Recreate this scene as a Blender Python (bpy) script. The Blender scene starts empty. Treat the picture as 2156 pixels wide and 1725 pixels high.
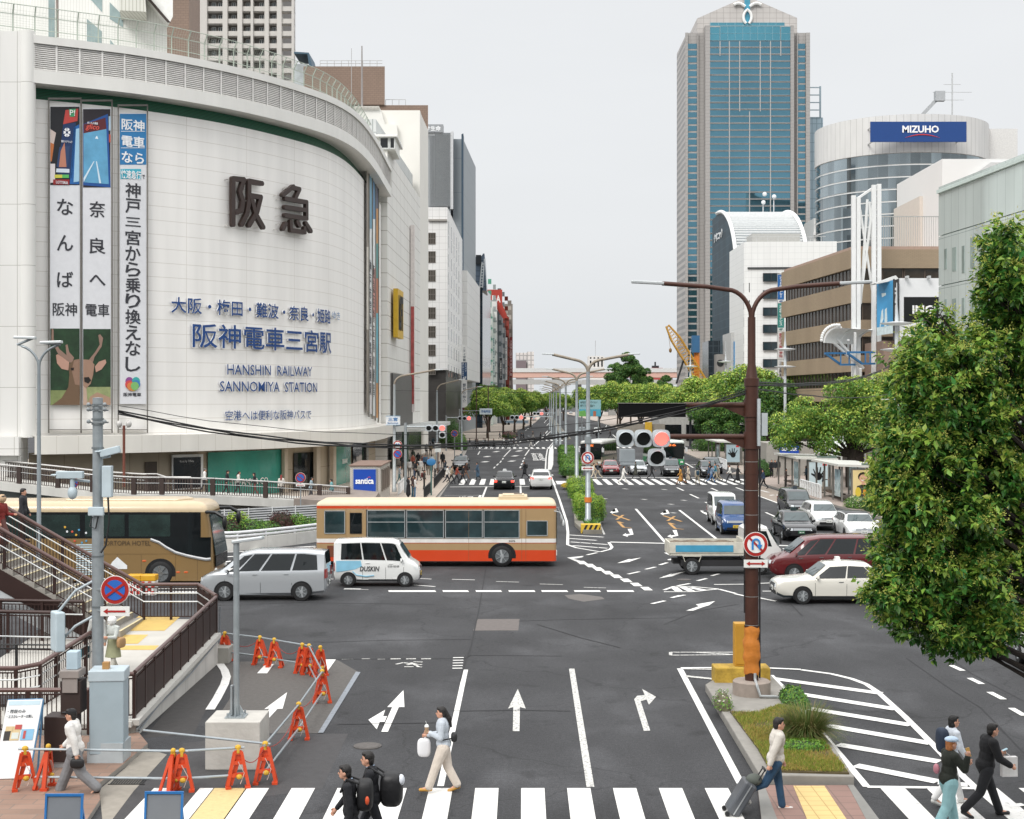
import bpy,bmesh,math,random
import numpy as np
from mathutils import Vector as _V,Matrix
R=math.radians
S=bpy.context.scene
COL=S.collection
random.seed(7)
# ---------------------------------------------------------------- camera, sky, sun, exposure
FQ,CX,HZ,CH=2994.4,1078.,844.,7.4
_c=bpy.data.cameras.new('camera')
cam=bpy.data.objects.new('camera',_c);COL.objects.link(cam)
_c.sensor_width=36;_c.lens=50;_c.clip_start=.1;_c.clip_end=9000
_c.shift_y=-(862.5-HZ)/2156
cam.location=(0,0,CH);cam.rotation_euler=(R(90),0,0)
S.camera=cam
W=bpy.data.worlds.new('World');S.world=W;W.use_nodes=True
nt=W.node_tree;nt.nodes.clear()
def wn(t):return nt.nodes.new(t)
sky=wn('ShaderNodeTexSky');sky.sky_type='NISHITA';sky.sun_disc=False
sky.sun_elevation=R(58);sky.sun_rotation=R(150);sky.air_density=1.5;sky.dust_density=3
tc=wn('ShaderNodeTexCoord');sp=wn('ShaderNodeSeparateXYZ');nt.links.new(tc.outputs['Generated'],sp.inputs[0])
rmp=wn('ShaderNodeValToRGB');nt.links.new(sp.outputs[2],rmp.inputs[0])
e=rmp.color_ramp.elements
e[0].position=0;e[0].color=(.29,.304,.318,1)
e[1].position=1;e[1].color=(.95,.95,.95,1)
for p,c in((.1,(.316,.323,.331)),(.28,(.325,.331,.338)),(.4,(.5,.5,.51))):
 k=e.new(p);k.color=c+(1,)
nz=wn('ShaderNodeTexNoise');nz.inputs['Scale'].default_value=2.2;nz.inputs['Detail'].default_value=4
mp=wn('ShaderNodeMapping');mp.inputs['Scale'].default_value=(1,1,4);nt.links.new(tc.outputs['Generated'],mp.inputs[0]);nt.links.new(mp.outputs[0],nz.inputs[0])
mr=wn('ShaderNodeMapRange');mr.inputs[1].default_value=.3;mr.inputs[2].default_value=.7;mr.inputs[3].default_value=19.7;mr.inputs[4].default_value=20.9
nt.links.new(nz.outputs[0],mr.inputs[0])
mul=wn('ShaderNodeVectorMath');mul.operation='SCALE';nt.links.new(rmp.outputs[0],mul.inputs[0]);nt.links.new(mr.outputs[0],mul.inputs['Scale'])
mix=wn('ShaderNodeMix');mix.data_type='RGBA';mix.inputs[0].default_value=.96
nt.links.new(sky.outputs[0],mix.inputs[6]);nt.links.new(mul.outputs[0],mix.inputs[7])
bg=wn('ShaderNodeBackground');bg.inputs[1].default_value=.1
nt.links.new(mix.outputs[2],bg.inputs[0]);out=wn('ShaderNodeOutputWorld');nt.links.new(bg.outputs[0],out.inputs[0])
_s=bpy.data.lights.new('sun','SUN');sun=bpy.data.objects.new('sun',_s);COL.objects.link(sun)
_s.energy=1.5;_s.angle=R(22);_s.color=(1,.97,.93)
# behind the camera's left shoulder, high, through cloud
sun.rotation_euler=(R(48),0,R(-28))
S.view_settings.view_transform='Standard';S.view_settings.look='None';S.view_settings.exposure=.36;S.view_settings.gamma=1
# ---------------------------------------------------------------- helpers
def G(u,v,z=0.):
 s=(v-HZ)/(CH-z);return _V(((u-CX)/s,FQ/s,z))
def AT(u,v,Y):
 return _V(((u-CX)*Y/FQ,Y,CH-(v-HZ)*Y/FQ))
def ZW(ox,oy,k):return lambda x,y:(ox+x/k,oy+y/k)
qA=ZW(0,1118.4,2.845);qB=ZW(673.7,1118.4,2.845);qC=ZW(1398,1118.4,2.845)
qD=ZW(631.6,715.8,3.657);qE=ZW(1136.9,715.8,3.657);qF=ZW(1566.4,715.8,3.657)
qG=ZW(0,0,2.845);qH=ZW(0,505.3,2.845);qI=ZW(1313.8,0,2.56);qJ=ZW(589.5,0,3.657);qK=ZW(758,421.1,4.267);qL=ZW(1600,421.1,3.879)
def hexc(h):
 h=h.lstrip('#');c=[int(h[i:i+2],16)/255 for i in(0,2,4)]
 return tuple((x/12.92 if x<=.04045 else((x+.055)/1.055)**2.4)for x in c)
_M={}
def mat(h,rough=.6,metal=0,var=.12,sc=2.5,bump=0,bsc=40,emit=0,coat=0,spec=.5,streak=0):
 key=(h,rough,metal,var,sc,bump,bsc,emit,coat,spec,streak)
 if key in _M:return _M[key]
 m=bpy.data.materials.new('mat_'+h.lstrip('#'));m.use_nodes=True
 t=m.node_tree;b=t.nodes['Principled BSDF'];c=hexc(h)
 b.inputs['Roughness'].default_value=rough;b.inputs['Metallic'].default_value=metal
 b.inputs['Specular IOR Level'].default_value=spec
 if coat:b.inputs['Coat Weight'].default_value=coat;b.inputs['Coat Roughness'].default_value=.08
 co=t.nodes.new('ShaderNodeTexCoord')
 if var:
  n=t.nodes.new('ShaderNodeTexNoise');n.inputs['Scale'].default_value=sc;n.inputs['Detail'].default_value=5;n.inputs['Roughness'].default_value=.62
  src=co.outputs['Object']
  if streak:
   mpn=t.nodes.new('ShaderNodeMapping');mpn.inputs['Scale'].default_value=(1,1,1/streak);t.links.new(src,mpn.inputs[0]);src=mpn.outputs[0]
  t.links.new(src,n.inputs[0])
  r=t.nodes.new('ShaderNodeMapRange');r.inputs[1].default_value=.25;r.inputs[2].default_value=.75;r.inputs[3].default_value=1-var;r.inputs[4].default_value=1+var
  t.links.new(n.outputs[0],r.inputs[0])
  v=t.nodes.new('ShaderNodeVectorMath');v.operation='SCALE';v.inputs[0].default_value=c;t.links.new(r.outputs[0],v.inputs['Scale'])
  t.links.new(v.outputs[0],b.inputs['Base Color'])
 else:b.inputs['Base Color'].default_value=c+(1,)
 if bump:
  n2=t.nodes.new('ShaderNodeTexNoise');n2.inputs['Scale'].default_value=bsc;n2.inputs['Detail'].default_value=3;t.links.new(co.outputs['Object'],n2.inputs[0])
  bp=t.nodes.new('ShaderNodeBump');bp.inputs['Strength'].default_value=bump;bp.inputs['Distance'].default_value=.03;t.links.new(n2.outputs[0],bp.inputs['Height']);t.links.new(bp.outputs[0],b.inputs['Normal'])
 if emit:b.inputs['Emission Color'].default_value=c+(1,);b.inputs['Emission Strength'].default_value=emit
 _M[key]=m;return m
def grid(h,hl,du,dv,w=.02,rough=.5,off=0.,var=.06,sc=.6,wv=None,spec=.4,alt=0,streak=4):
 
 key=('g',h,hl,du,dv,w,rough,off,var,wv,alt,spec)
 if key in _M:return _M[key]
 m=bpy.data.materials.new('mat_panel_'+h.lstrip('#'));m.use_nodes=True
 t=m.node_tree;b=t.nodes['Principled BSDF'];b.inputs['Roughness'].default_value=rough;b.inputs['Specular IOR Level'].default_value=spec
 uv=t.nodes.new('ShaderNodeUVMap');br=t.nodes.new('ShaderNodeTexBrick');t.links.new(uv.outputs[0],br.inputs[0])
 c=hexc(h);c2=tuple(x*(1-alt)for x in c)
 br.offset=off;br.squash=1;br.inputs['Color1'].default_value=c+(1,);br.inputs['Color2'].default_value=c2+(1,);br.inputs['Mortar'].default_value=hexc(hl)+(1,)
 br.inputs['Scale'].default_value=1;br.inputs['Mortar Size'].default_value=w;br.inputs['Mortar Smooth'].default_value=.1;br.inputs['Brick Width'].default_value=du;br.inputs['Row Height'].default_value=dv
 n=t.nodes.new('ShaderNodeTexNoise');n.inputs['Scale'].default_value=sc;n.inputs['Detail'].default_value=5
 co=t.nodes.new('ShaderNodeTexCoord');mpn=t.nodes.new('ShaderNodeMapping');mpn.inputs['Scale'].default_value=(1,1,1/streak);t.links.new(co.outputs['Object'],mpn.inputs[0]);t.links.new(mpn.outputs[0],n.inputs[0])
 r=t.nodes.new('ShaderNodeMapRange');r.inputs[1].default_value=.25;r.inputs[2].default_value=.75;r.inputs[3].default_value=1-var;r.inputs[4].default_value=1+var;t.links.new(n.outputs[0],r.inputs[0])
 v=t.nodes.new('ShaderNodeVectorMath');v.operation='SCALE';t.links.new(br.outputs[0],v.inputs[0]);t.links.new(r.outputs[0],v.inputs['Scale']);t.links.new(v.outputs[0],b.inputs['Base Color'])
 _M[key]=m;return m
def metal(m,v):m.node_tree.nodes['Principled BSDF'].inputs['Metallic'].default_value=v;return m
def glass(h,rough=.06,var=.35,sc=.35,spec=.6):
 return mat(h,rough,0,var,sc,spec=spec)
class MB:
 def __init__(s):s.v=[];s.f=[];s.mi=[];s.uv={};s.m=0
 def add(s,vs,fs,uvs=None):
  b=len(s.v);s.v+=[tuple(p)for p in vs]
  for i,f in enumerate(fs):
   if uvs:s.uv[len(s.f)]=uvs[i]
   s.f.append(tuple(k+b for k in f));s.mi.append(s.m)
  return s
 def quad(s,a,b,c,d):return s.add((a,b,c,d),((0,1,2,3),))
 def poly(s,pts):return s.add(pts,(tuple(range(len(pts))),))
 def box(s,x0,y0,z0,x1,y1,z1):
  return s.add([(x0,y0,z0),(x1,y0,z0),(x1,y1,z0),(x0,y1,z0),(x0,y0,z1),(x1,y0,z1),(x1,y1,z1),(x0,y1,z1)],[(0,3,2,1),(4,5,6,7),(0,1,5,4),(1,2,6,5),(2,3,7,6),(3,0,4,7)])
 def obox(s,c,ux,sx,sy,sz):
  
  ux=_V(ux).normalized();uy=_V((-ux.y,ux.x,0));c=_V(c);z=_V((0,0,1))
  P=[c+ux*(a*sx/2)+uy*(b*sy/2)+z*(k*sz/2)for k in(-1,1)for a,b in((-1,-1),(1,-1),(1,1),(-1,1))]
  return s.add(P,[(0,3,2,1),(4,5,6,7),(0,1,5,4),(1,2,6,5),(2,3,7,6),(3,0,4,7)])
 def bar(s,a,b,w,h=None):
  
  a=_V(a);b=_V(b);d=(b-a).normalized();h=h or w
  up=_V((0,0,1))if abs(d.z)<.95 else _V((0,1,0))
  x=d.cross(up).normalized()*(w/2);y=x.cross(d).normalized()*(h/2)
  P=[p+x*i+y*j for p in(a,b)for i,j in((-1,-1),(1,-1),(1,1),(-1,1))]
  return s.add(P,[(3,2,1,0),(4,5,6,7),(0,1,5,4),(1,2,6,5),(2,3,7,6),(3,0,4,7)])
 def tube(s,pts,r,n=8,cap=True):
  pts=[_V(p)for p in pts];rs=r if isinstance(r,(list,tuple))else[r]*len(pts)
  P=[];F=[];x=None
  for i,p in enumerate(pts):
   d=(pts[min(i+1,len(pts)-1)]-pts[max(i-1,0)]).normalized()
   if x is None:x=d.orthogonal().normalized()
   x=(x-d*x.dot(d));x=x.normalized()if x.length>1e-6 else d.orthogonal().normalized()
   y=d.cross(x)
   for k in range(n):
    a=2*math.pi*k/n;P.append(p+(x*math.cos(a)+y*math.sin(a))*rs[i])
  for i in range(len(pts)-1):
   for k in range(n):F.append((i*n+k,i*n+(k+1)%n,(i+1)*n+(k+1)%n,(i+1)*n+k))
  if cap:F.append(tuple(reversed(range(n))));F.append(tuple(range((len(pts)-1)*n,len(pts)*n)))
  return s.add(P,F)
 def cyl(s,a,b,r,n=12):return s.tube([a,b],r,n)
 def prism(s,pts,z0,z1):
  
  pts=[(p[0],p[1])for p in pts];n=len(pts)
  if sum(pts[i][0]*pts[(i+1)%n][1]-pts[(i+1)%n][0]*pts[i][1]for i in range(n))<0:pts=pts[::-1]
  V=[(x,y,z0)for x,y in pts]+[(x,y,z1)for x,y in pts]
  return s.add(V,[tuple(reversed(range(n))),tuple(range(n,2*n))]+[(i,(i+1)%n,n+(i+1)%n,n+i)for i in range(n)])
 def slab(s,pts,d):
  
  pts=[_V(p)for p in pts];d=_V(d);n=len(pts)
  nn=_V((0,0,0))
  for i in range(n):nn+=pts[i].cross(pts[(i+1)%n])
  if nn.dot(d)>0:pts=pts[::-1]
  V=pts+[p+d for p in pts]
  return s.add(V,[tuple(range(n)),tuple(reversed(range(n,2*n)))]+[(i,n+i,n+(i+1)%n,(i+1)%n)for i in range(n)])
 def ell(s,c,r,n=12,m=8,rot=None):
  c=_V(c);r=(r,r,r)if not isinstance(r,(tuple,list))else r
  P=[];F=[]
  for i in range(m+1):
   th=math.pi*i/m
   for k in range(n):
    ph=2*math.pi*k/n;p=_V((r[0]*math.sin(th)*math.cos(ph),r[1]*math.sin(th)*math.sin(ph),r[2]*math.cos(th)))
    P.append(c+(rot@p if rot else p))
  for i in range(m):
   for k in range(n):F.append((i*n+k,(i+1)*n+k,(i+1)*n+(k+1)%n,i*n+(k+1)%n))
  return s.add(P,F)
 def sup(s,c,r,pw=.45,n=16,m=10,rot=None):
  
  b=len(s.v);s.ell((0,0,0),1,n,m);c=_V(c)
  for i in range(b,len(s.v)):q=_V([math.copysign(abs(a)**pw,a)*k for a,k in zip(s.v[i],r)]);s.v[i]=tuple(c+(rot@q if rot else q))
  return s
 def lathe(s,prof,c=(0,0,0),n=16,axis='z'):
  P=[];F=[];c=_V(c)
  for r,z in prof:
   for k in range(n):
    a=2*math.pi*k/n;q=(r*math.cos(a),r*math.sin(a),z)
    q=q if axis=='z' else((q[0],q[2],q[1])if axis=='y' else(q[2],q[0],q[1]))
    P.append(c+_V(q))
  for i in range(len(prof)-1):
   for k in range(n):
    f=(i*n+k,i*n+(k+1)%n,(i+1)*n+(k+1)%n,(i+1)*n+k)
    F.append(f if axis!='y' else f[::-1])
  return s.add(P,F)
 def text(s,body,o,ux,uz,w=None,h=None,d=.02,bold=0.,fn=None,vert=False,shear=0):
  
  o=_V(o);ux=_V(ux).normalized();uz=_V(uz).normalized();n=ux.cross(uz)
  V,F=glyphs(body,bold,vert,shear)
  x0,x1=V[:,0].min(),V[:,0].max();y0,y1=V[:,1].min(),V[:,1].max()
  kx=w/(x1-x0)if w else None;ky=h/(y1-y0)if h else kx
  kx=kx or ky
  P=[]
  for a in V:
   x=(a[0]-x0)*kx;y=(a[1]-y0)*ky;z=d if a[2]>0 else 0
   P.append(fn(x,y,z)if fn else o+ux*x+uz*y+n*z)
  return s.add(P,F)
 def bd(s,name,mats,parent=None,smooth=None,bevel=0,W=True,seg=2):
  vs=np.array(s.v,dtype=float).reshape(-1,3);loc=None
  if parent is None and len(vs):
   loc=_V(((vs[:,0].min()+vs[:,0].max())/2,(vs[:,1].min()+vs[:,1].max())/2,vs[:,2].min()));vs=vs-np.array(loc)
  me=bpy.data.meshes.new(name);me.from_pydata(vs.tolist(),[],s.f)
  mats=mats if isinstance(mats,(list,tuple))else[mats]
  for m in mats:me.materials.append(m)
  if len(mats)>1:me.polygons.foreach_set('material_index',s.mi)
  ul=me.uv_layers.new(name='UVMap');uvd=np.zeros((len(me.loops),2));V=np.array(s.v,dtype=float)
  for i,p in enumerate(me.polygons):
   if i in s.uv:
    for j,l in enumerate(p.loop_indices):uvd[l]=s.uv[i][j]
    continue
   n=p.normal
   for l in p.loop_indices:
    q=V[me.loops[l].vertex_index]
    if abs(n.z)>.7:uvd[l]=(q[0],q[1])
    else:
     k=math.hypot(n.x,n.y)or 1;uvd[l]=(q[0]*-n.y/k+q[1]*n.x/k,q[2])
  ul.data.foreach_set('uv',uvd.ravel())
  if smooth:
   me.polygons.foreach_set('use_smooth',[True]*len(me.polygons));me.set_sharp_from_angle(angle=R(smooth))
  me.update()
  ob=bpy.data.objects.new(name,me);COL.objects.link(ob)
  if parent is not None:
   ob.parent=parent
   if W:ob.matrix_parent_inverse=parent.matrix_basis.inverted()
  elif loc is not None:ob.location=loc
  if bevel:
   bv=ob.modifiers.new('bevel','BEVEL');bv.width=bevel;bv.segments=seg;bv.limit_method='ANGLE';bv.angle_limit=R(40)
  return ob
_gl={}
def glyphs(body,bold,vert,shear=0):
 key=(body,bold,vert,shear)
 if key in _gl:return _gl[key]
 if vert:
  Vs=[];Fs=[];b=0;y=0
  for ch in body:
   if ch==' ':y-=.45;continue
   V,F=glyphs(ch,bold,False);V=V.copy()
   if ch in 'ー|':V=V[:,[1,0,2]]*np.array([1,-1,1]);F=[f[::-1]for f in F];V[:,1]+=.85-V[:,1].max();V[:,0]+=.5-V[:,0].mean()
   elif V[:,0].max()<.8:V[:,0]+=.5-(V[:,0].max()+V[:,0].min())/2
   V[:,1]+=y;y-=1.02;Vs.append(V);Fs+=[tuple(k+b for k in f)for f in F];b+=len(V)
  r=(np.vstack(Vs),Fs);_gl[key]=r;return r
 c=bpy.data.curves.new('t','FONT');c.body=body;c.size=1;c.offset=bold;c.extrude=.02;c.resolution_u=2;c.shear=shear
 o=bpy.data.objects.new('t',c);COL.objects.link(o);dg=bpy.context.evaluated_depsgraph_get()
 m=bpy.data.meshes.new_from_object(o.evaluated_get(dg))
 V=np.zeros(len(m.vertices)*3);m.vertices.foreach_get('co',V);F=[tuple(p.vertices)for p in m.polygons]
 bpy.data.objects.remove(o);bpy.data.curves.remove(c);bpy.data.meshes.remove(m)
 _gl[key]=(V.reshape(-1,3),F);return _gl[key]
def tag(o,label,cat,group=None,kind=None):
 if label:o['label']=label
 if cat:o['category']=cat
 if group:o['group']=group
 if kind:o['kind']=kind
 return o
def struct(o):o['kind']='structure';return o
def _t(name,label,cat,loc=(0,0,0),rz=0,group=None):
 o=bpy.data.objects.new(name,None);COL.objects.link(o);o.empty_display_size=.3
 o.location=loc;o.rotation_euler=(0,0,rz);return tag(o,label,cat,group)
def dup(o,loc=None,rz=None,label=None,parent=None,group=None,scale=None):
 c=o.copy();COL.objects.link(c)
 if parent is not None:c.parent=parent
 for ch in list(o.children):dup(ch,parent=c)
 if loc is not None:c.location=loc
 if rz is not None:c.rotation_euler=(0,0,rz)
 if label:c['label']=label
 if group:c['group']=group
 if scale:c.scale=scale if isinstance(scale,tuple)else(scale,)*3
 return c
def _p(mb,m,parent,name='part',label=None,**k):
 o=mb.bd(name,m,parent,**k)
 if label:o['label']=label
 return o
WHITE='e4e3df';ASPH='48484a';STEEL='8b9194';GALV='9aa0a2';BROWN='3a2722';BLACK='0e0e10'
CON='a9a69f'
# ---------------------------------------------------------------- ground, roads, pavements, markings
def asphalt():
 m=bpy.data.materials.new('mat_asphalt');m.use_nodes=True;t=m.node_tree;b=t.nodes['Principled BSDF']
 co=t.nodes.new('ShaderNodeTexCoord');b.inputs['Roughness'].default_value=.82;b.inputs['Specular IOR Level'].default_value=.3
 def noise(s,d,scale=(1,1,1)):
  n=t.nodes.new('ShaderNodeTexNoise');n.inputs['Scale'].default_value=s;n.inputs['Detail'].default_value=d
  mpn=t.nodes.new('ShaderNodeMapping');mpn.inputs['Scale'].default_value=scale;t.links.new(co.outputs['Object'],mpn.inputs[0]);t.links.new(mpn.outputs[0],n.inputs[0]);return n.outputs[0]
 def rng(x,a,b_,c,d):
  r=t.nodes.new('ShaderNodeMapRange');r.inputs[1].default_value=a;r.inputs[2].default_value=b_;r.inputs[3].default_value=c;r.inputs[4].default_value=d;t.links.new(x,r.inputs[0]);return r.outputs[0]
 def mulv(a,b_):
  v=t.nodes.new('ShaderNodeMath');v.operation='MULTIPLY';t.links.new(a,v.inputs[0]);t.links.new(b_,v.inputs[1]);return v.outputs[0]
 f=rng(noise(.16,6),.3,.7,.72,1.3)
 f=mulv(f,rng(noise(1.3,5,(1,.35,1)),.3,.7,.9,1.1))
 f=mulv(f,rng(noise(38,2),.3,.7,.55,1.45));f=mulv(f,rng(noise(11,4),.3,.7,.82,1.18));f=mulv(f,rng(noise(.9,3),.62,.72,1,.66))
 f=mulv(f,rng(noise(14,3),.6,.78,1,1.35))
 f=mulv(f,rng(noise(.42,7,(1,.6,1)),.5,.75,1,1.8))
 vo=t.nodes.new('ShaderNodeTexVoronoi');vo.feature='DISTANCE_TO_EDGE';vo.inputs['Scale'].default_value=.16
 nzz=t.nodes.new('ShaderNodeTexNoise');nzz.inputs['Scale'].default_value=.8;nzz.inputs['Detail'].default_value=6;t.links.new(co.outputs['Object'],nzz.inputs[0])
 ad=t.nodes.new('ShaderNodeVectorMath');ad.operation='MULTIPLY_ADD';ad.inputs[1].default_value=(2.2,2.2,0);t.links.new(nzz.outputs['Color'],ad.inputs[0]);t.links.new(co.outputs['Object'],ad.inputs[2]);t.links.new(ad.outputs[0],vo.inputs[0])
 f=mulv(f,rng(vo.outputs[0],0,.006,.62,1))
 v=t.nodes.new('ShaderNodeVectorMath');v.operation='SCALE';v.inputs[0].default_value=(.038,.0385,.0408);t.links.new(f,v.inputs['Scale']);t.links.new(v.outputs[0],b.inputs['Base Color'])
 bp=t.nodes.new('ShaderNodeBump');bp.inputs['Strength'].default_value=.35;bp.inputs['Distance'].default_value=.01;t.links.new(noise(55,2),bp.inputs['Height']);t.links.new(bp.outputs[0],b.inputs['Normal'])
 return m
M_ASPH=asphalt()
def worn(h,wear=.5,sc=9,name='mat_road_paint',under=(.05,.05,.052)):
 
 key=('w',h,wear,sc)
 if key in _M:return _M[key]
 m=bpy.data.materials.new(name);m.use_nodes=True;t=m.node_tree;b=t.nodes['Principled BSDF'];b.inputs['Roughness'].default_value=.7
 co=t.nodes.new('ShaderNodeTexCoord');n=t.nodes.new('ShaderNodeTexNoise');n.inputs['Scale'].default_value=sc;n.inputs['Detail'].default_value=8;n.inputs['Roughness'].default_value=.72;t.links.new(co.outputs['Object'],n.inputs[0])
 cr=t.nodes.new('ShaderNodeValToRGB');el=cr.color_ramp.elements;c=hexc(h)
 el[0].position=max(0.,wear-.1);el[0].color=under+(1,);el[1].position=wear+.02;el[1].color=tuple(x*.86 for x in c)+(1,)
 k=el.new(min(.95,wear+.3));k.color=c+(1,)
 t.links.new(n.outputs[0],cr.inputs[0]);t.links.new(cr.outputs[0],b.inputs['Base Color']);_M[key]=m;return m
PW=worn('e2e1dd',.402);PW2=worn('d0cfca',.475,14)
mb=MB().quad((-2500,-60,0),(2500,-60,0),(2500,4000,0),(-2500,4000,0));road=struct(mb.bd('road',M_ASPH))
# repaired patches of surfacing lie as sheets on the road
def sheet(name,pts,m,z):
 b=MB();P=[G(*p)for p in pts]
 if sum(P[i].x*P[(i+1)%len(P)].y-P[(i+1)%len(P)].x*P[i].y for i in range(len(P)))<0:P=P[::-1]
 b.poly([(p.x,p.y,z)for p in P]);return struct(b.bd(name,m))
sheet('road_patch',[qB(945,528),qB(1196,527),qB(1188,596),qB(917,597)],mat('625c59',.9,var=.15,sc=6),.004)
sheet('road_patch',[qB(1465,385),qB(1560,377),qB(1690,395),qB(1705,408),qB(1580,424),qB(1490,405)],mat('605c59',.9,var=.15,sc=6),.004)
sheet('road_patch',[qA(1030,1340),qA(1100,1270),qA(1700,1215),qA(2085,1215),qA(1930,1545),qA(780,1700),qA(560,1900),qA(200,2050)],mat('3f3e3f',.9,var=.16,sc=5,bump=.3),.003)
sheet('road_patch',[qA(1130,920),qA(1240,830),qA(1330,790),qA(1375,860),qA(1330,980),qA(1230,1080),qA(1160,1215),qA(860,1240)],mat('3d3b3a',.9,var=.2,sc=5,bump=.3),.003)
sheet('road_patch',[qA(1330,785),qA(2020,772),qA(2156,850),qA(1920,1212),qA(1240,1215),qA(1380,1000),qA(1385,900)],mat('55524f',.92,var=.2,sc=9,bump=.3),.004)
sheet('road_patch',[qE(975,1520),qE(1110,1518),qE(1150,1560),qE(1010,1560)],mat('3c3c3e',.9),.004)
sheet('road_patch',[qE(1220,1520),qE(1360,1520),qE(1420,1560),qE(1270,1560)],mat('3c3c3e',.9),.004)
mk=MB();mw=MB();my=MB();mg=MB();seams=MB();mt=MB();ZN=[0]
def zj(z):ZN[0]+=1;return z+.0004*(ZN[0]%23)
def gp(b,pts,z=.008):
 z=zj(z)
 P=[G(*p)for p in pts]
 if sum(P[i].x*P[(i+1)%len(P)].y-P[(i+1)%len(P)].x*P[i].y for i in range(len(P)))<0:P=P[::-1]
 bm=bmesh.new();vs=[bm.verts.new((p.x,p.y,z))for p in P];f=bm.faces.new(vs)
 if len(vs)>4:bmesh.ops.triangulate(bm,faces=[f])
 bm.verts.index_update();b.add([v.co for v in bm.verts],[[v.index for v in g.verts]for g in bm.faces]);bm.free()
def gl(b,a,c,w,z=.008):
 z=zj(z)
 a=G(*a);c=G(*c);d=_V((c.x-a.x,c.y-a.y,0));n=_V((-d.y,d.x,0)).normalized()*(w/2)
 P=[a-n,c-n,c+n,a+n]
 if(P[1]-P[0]).cross(P[2]-P[0]).z<0:P=P[::-1]
 b.add([(p.x,p.y,z)for p in P],[(0,1,2,3)])
def wr(b,x0,y0,x1,y1,z=.007):b.add([(x0,y0,z),(x1,y0,z),(x1,y1,z),(x0,y1,z)],[(0,1,2,3)])
def gpl(b,pts,w):
 for i in range(len(pts)-1):gl(b,pts[i],pts[i+1],w)
# near crossing
X0=.174
def stripe(b,x,w,y0=22.3,y1=27.15):
 k=.0073;b.add([(x+k*(y0-27.15),y0,.007),(x+w+k*(y0-27.15),y0,.007),(x+w,y1,.007),(x,y1,.007)],[(0,1,2,3)])
for k in range(-8,5):
 if k==-7:stripe(mk,X0+.876*k,.26);stripe(mt,X0+.876*k+.28,.62)
 elif k==4:stripe(mk,X0+.876*k,.446,23.2)
 else:stripe(mk,X0+.876*k,.446)
for k in range(6):stripe(mk,7.03+.88*k,.47)
gl(mk,qB(873,832),qB(722,1530),.13);gl(mw,qB(1508,826),qB(1620,1535),.15);gl(mk,qC(95,825),qC(460,1515),.16)
gp(mw,[qB(*p)for p in((1185,948),(1127,1066),(1158,1056),(1155,1201),(1195,1201),(1198,1056),(1233,1066))])
gp(mw,[qB(*p)for p in((1930,948),(2013,995),(1970,1043))])
gp(mw,[qB(*p)for p in((1945,985),(1960,1012),(1922,1020),(1882,1010),(1900,989))]);gp(mw,[qB(*p)for p in((1882,1008),(1920,1018),(1978,1198),(1940,1200))])
gp(mk,[qB(*p)for p in((500,955),(403,1057),(433,1057),(367,1205),(407,1205),(472,1057),(506,1057))])
gp(mk,[qB(*p)for p in((290,1133),(391,1073),(378,1112),(402,1112),(387,1146),(358,1146),(340,1190))])
gp(mk,[qA(*p)for p in((1720,968),(1582,1070),(1615,1066),(1535,1150),(1545,1195),(1662,1068),(1693,1067))])
gpl(mk,[qA(*p)for p in((1315,793),(1345,835),(1358,875),(1345,920),(1300,1005),(1258,1072))],.22)
gp(mk,[qA(*p)for p in((1935,772),(2012,772),(1960,845),(1922,840))]);gp(mk,[qA(*p)for p in((1590,800),(1640,800),(1600,855),(1540,855))])
gp(mg,[qB(*p)for p in((215,845),(243,848),(20,1212),(-12,1212))])
for a,b in((423,483),(515,575),(607,665),(250,300),(345,390),(130,200)):gl(mw,qB(a,769),qB(b,768),.13 if a>400 else .06)
for i in range(5):gl(mk,qB(797-i,760+16*i),qB(861-i*2,759+16*i),.11)
for a,b in(((455,800),(500,790)),((500,790),(560,800)),((505,815),(560,815)),((560,785),(615,787)),((570,800),(612,803)),((545,790),(590,815)),((580,815),(612,817)),((520,805),(575,795))):gl(mw,qB(*a),qB(*b),.09)
# crossing street
for a,b in((408,697),(733,893),(931,1091),(1128,1291),(1325,1487),(1521,1683),(1717,1883)):gp(mk,[qB(a,357),qB(b-8,357),qB(b,367),qB(a+5,367)])
for a,b,y in((790,928,293),(1055,1193,305),(1315,1455,320),(1580,1713,340),(600,668,287),(145,290,350),(0,80,287)):gl(mw if y>300 else mk,qB(a,y-2),qB(b,y+2),.11)
gl(mk,qB(560,324),qB(690,334),.14);gl(mw,qB(480,188),qB(700,188),.1)
gp(mk,[qB(*p)for p in((1480,160),(1580,150),(1572,158),(1520,168),(1560,180),(1530,182))])
for x,y in((1566,190),(1616,208),(1665,229),(1720,251),(1772,273),(1830,297),(1890,322),(1952,347)):gp(mk,[qB(x-35,y-10),qB(x+15,y-10),qB(x+42,y+10),qB(x-8,y+10)])
for a,b in(((1598,145),(1660,131)),((1845,260),(1913,245)),((1950,231),(2010,217)),((2035,205),(2080,191)),((2090,176),(2115,168)),((1988,438),(2066,420)),((2105,401),(2160,386)),((2070,130),(2100,145))):gl(mk,qB(*a),qB(*b),.16)
for pts in(((1780,193),(1853,186),(1868,180),(1925,160),(1850,172),(1858,166)),((2030,284),(2110,272),(2135,262),(2190,245),(2098,262),(2110,254))):gp(mk,[qB(*p)for p in pts])
gp(mk,[qC(*p)for p in((132,478),(210,452),(190,441),(306,421),(270,446),(238,455),(175,478))])
gpl(mk,[qC(*p)for p in((0,365),(170,365),(325,348),(160,333),(60,333),(0,355))],.14)
for a,b in(((60,338),(90,362)),((110,336),(165,362)),((160,340),(240,356))):gl(mk,qC(*a),qC(*b),.3)
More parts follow.
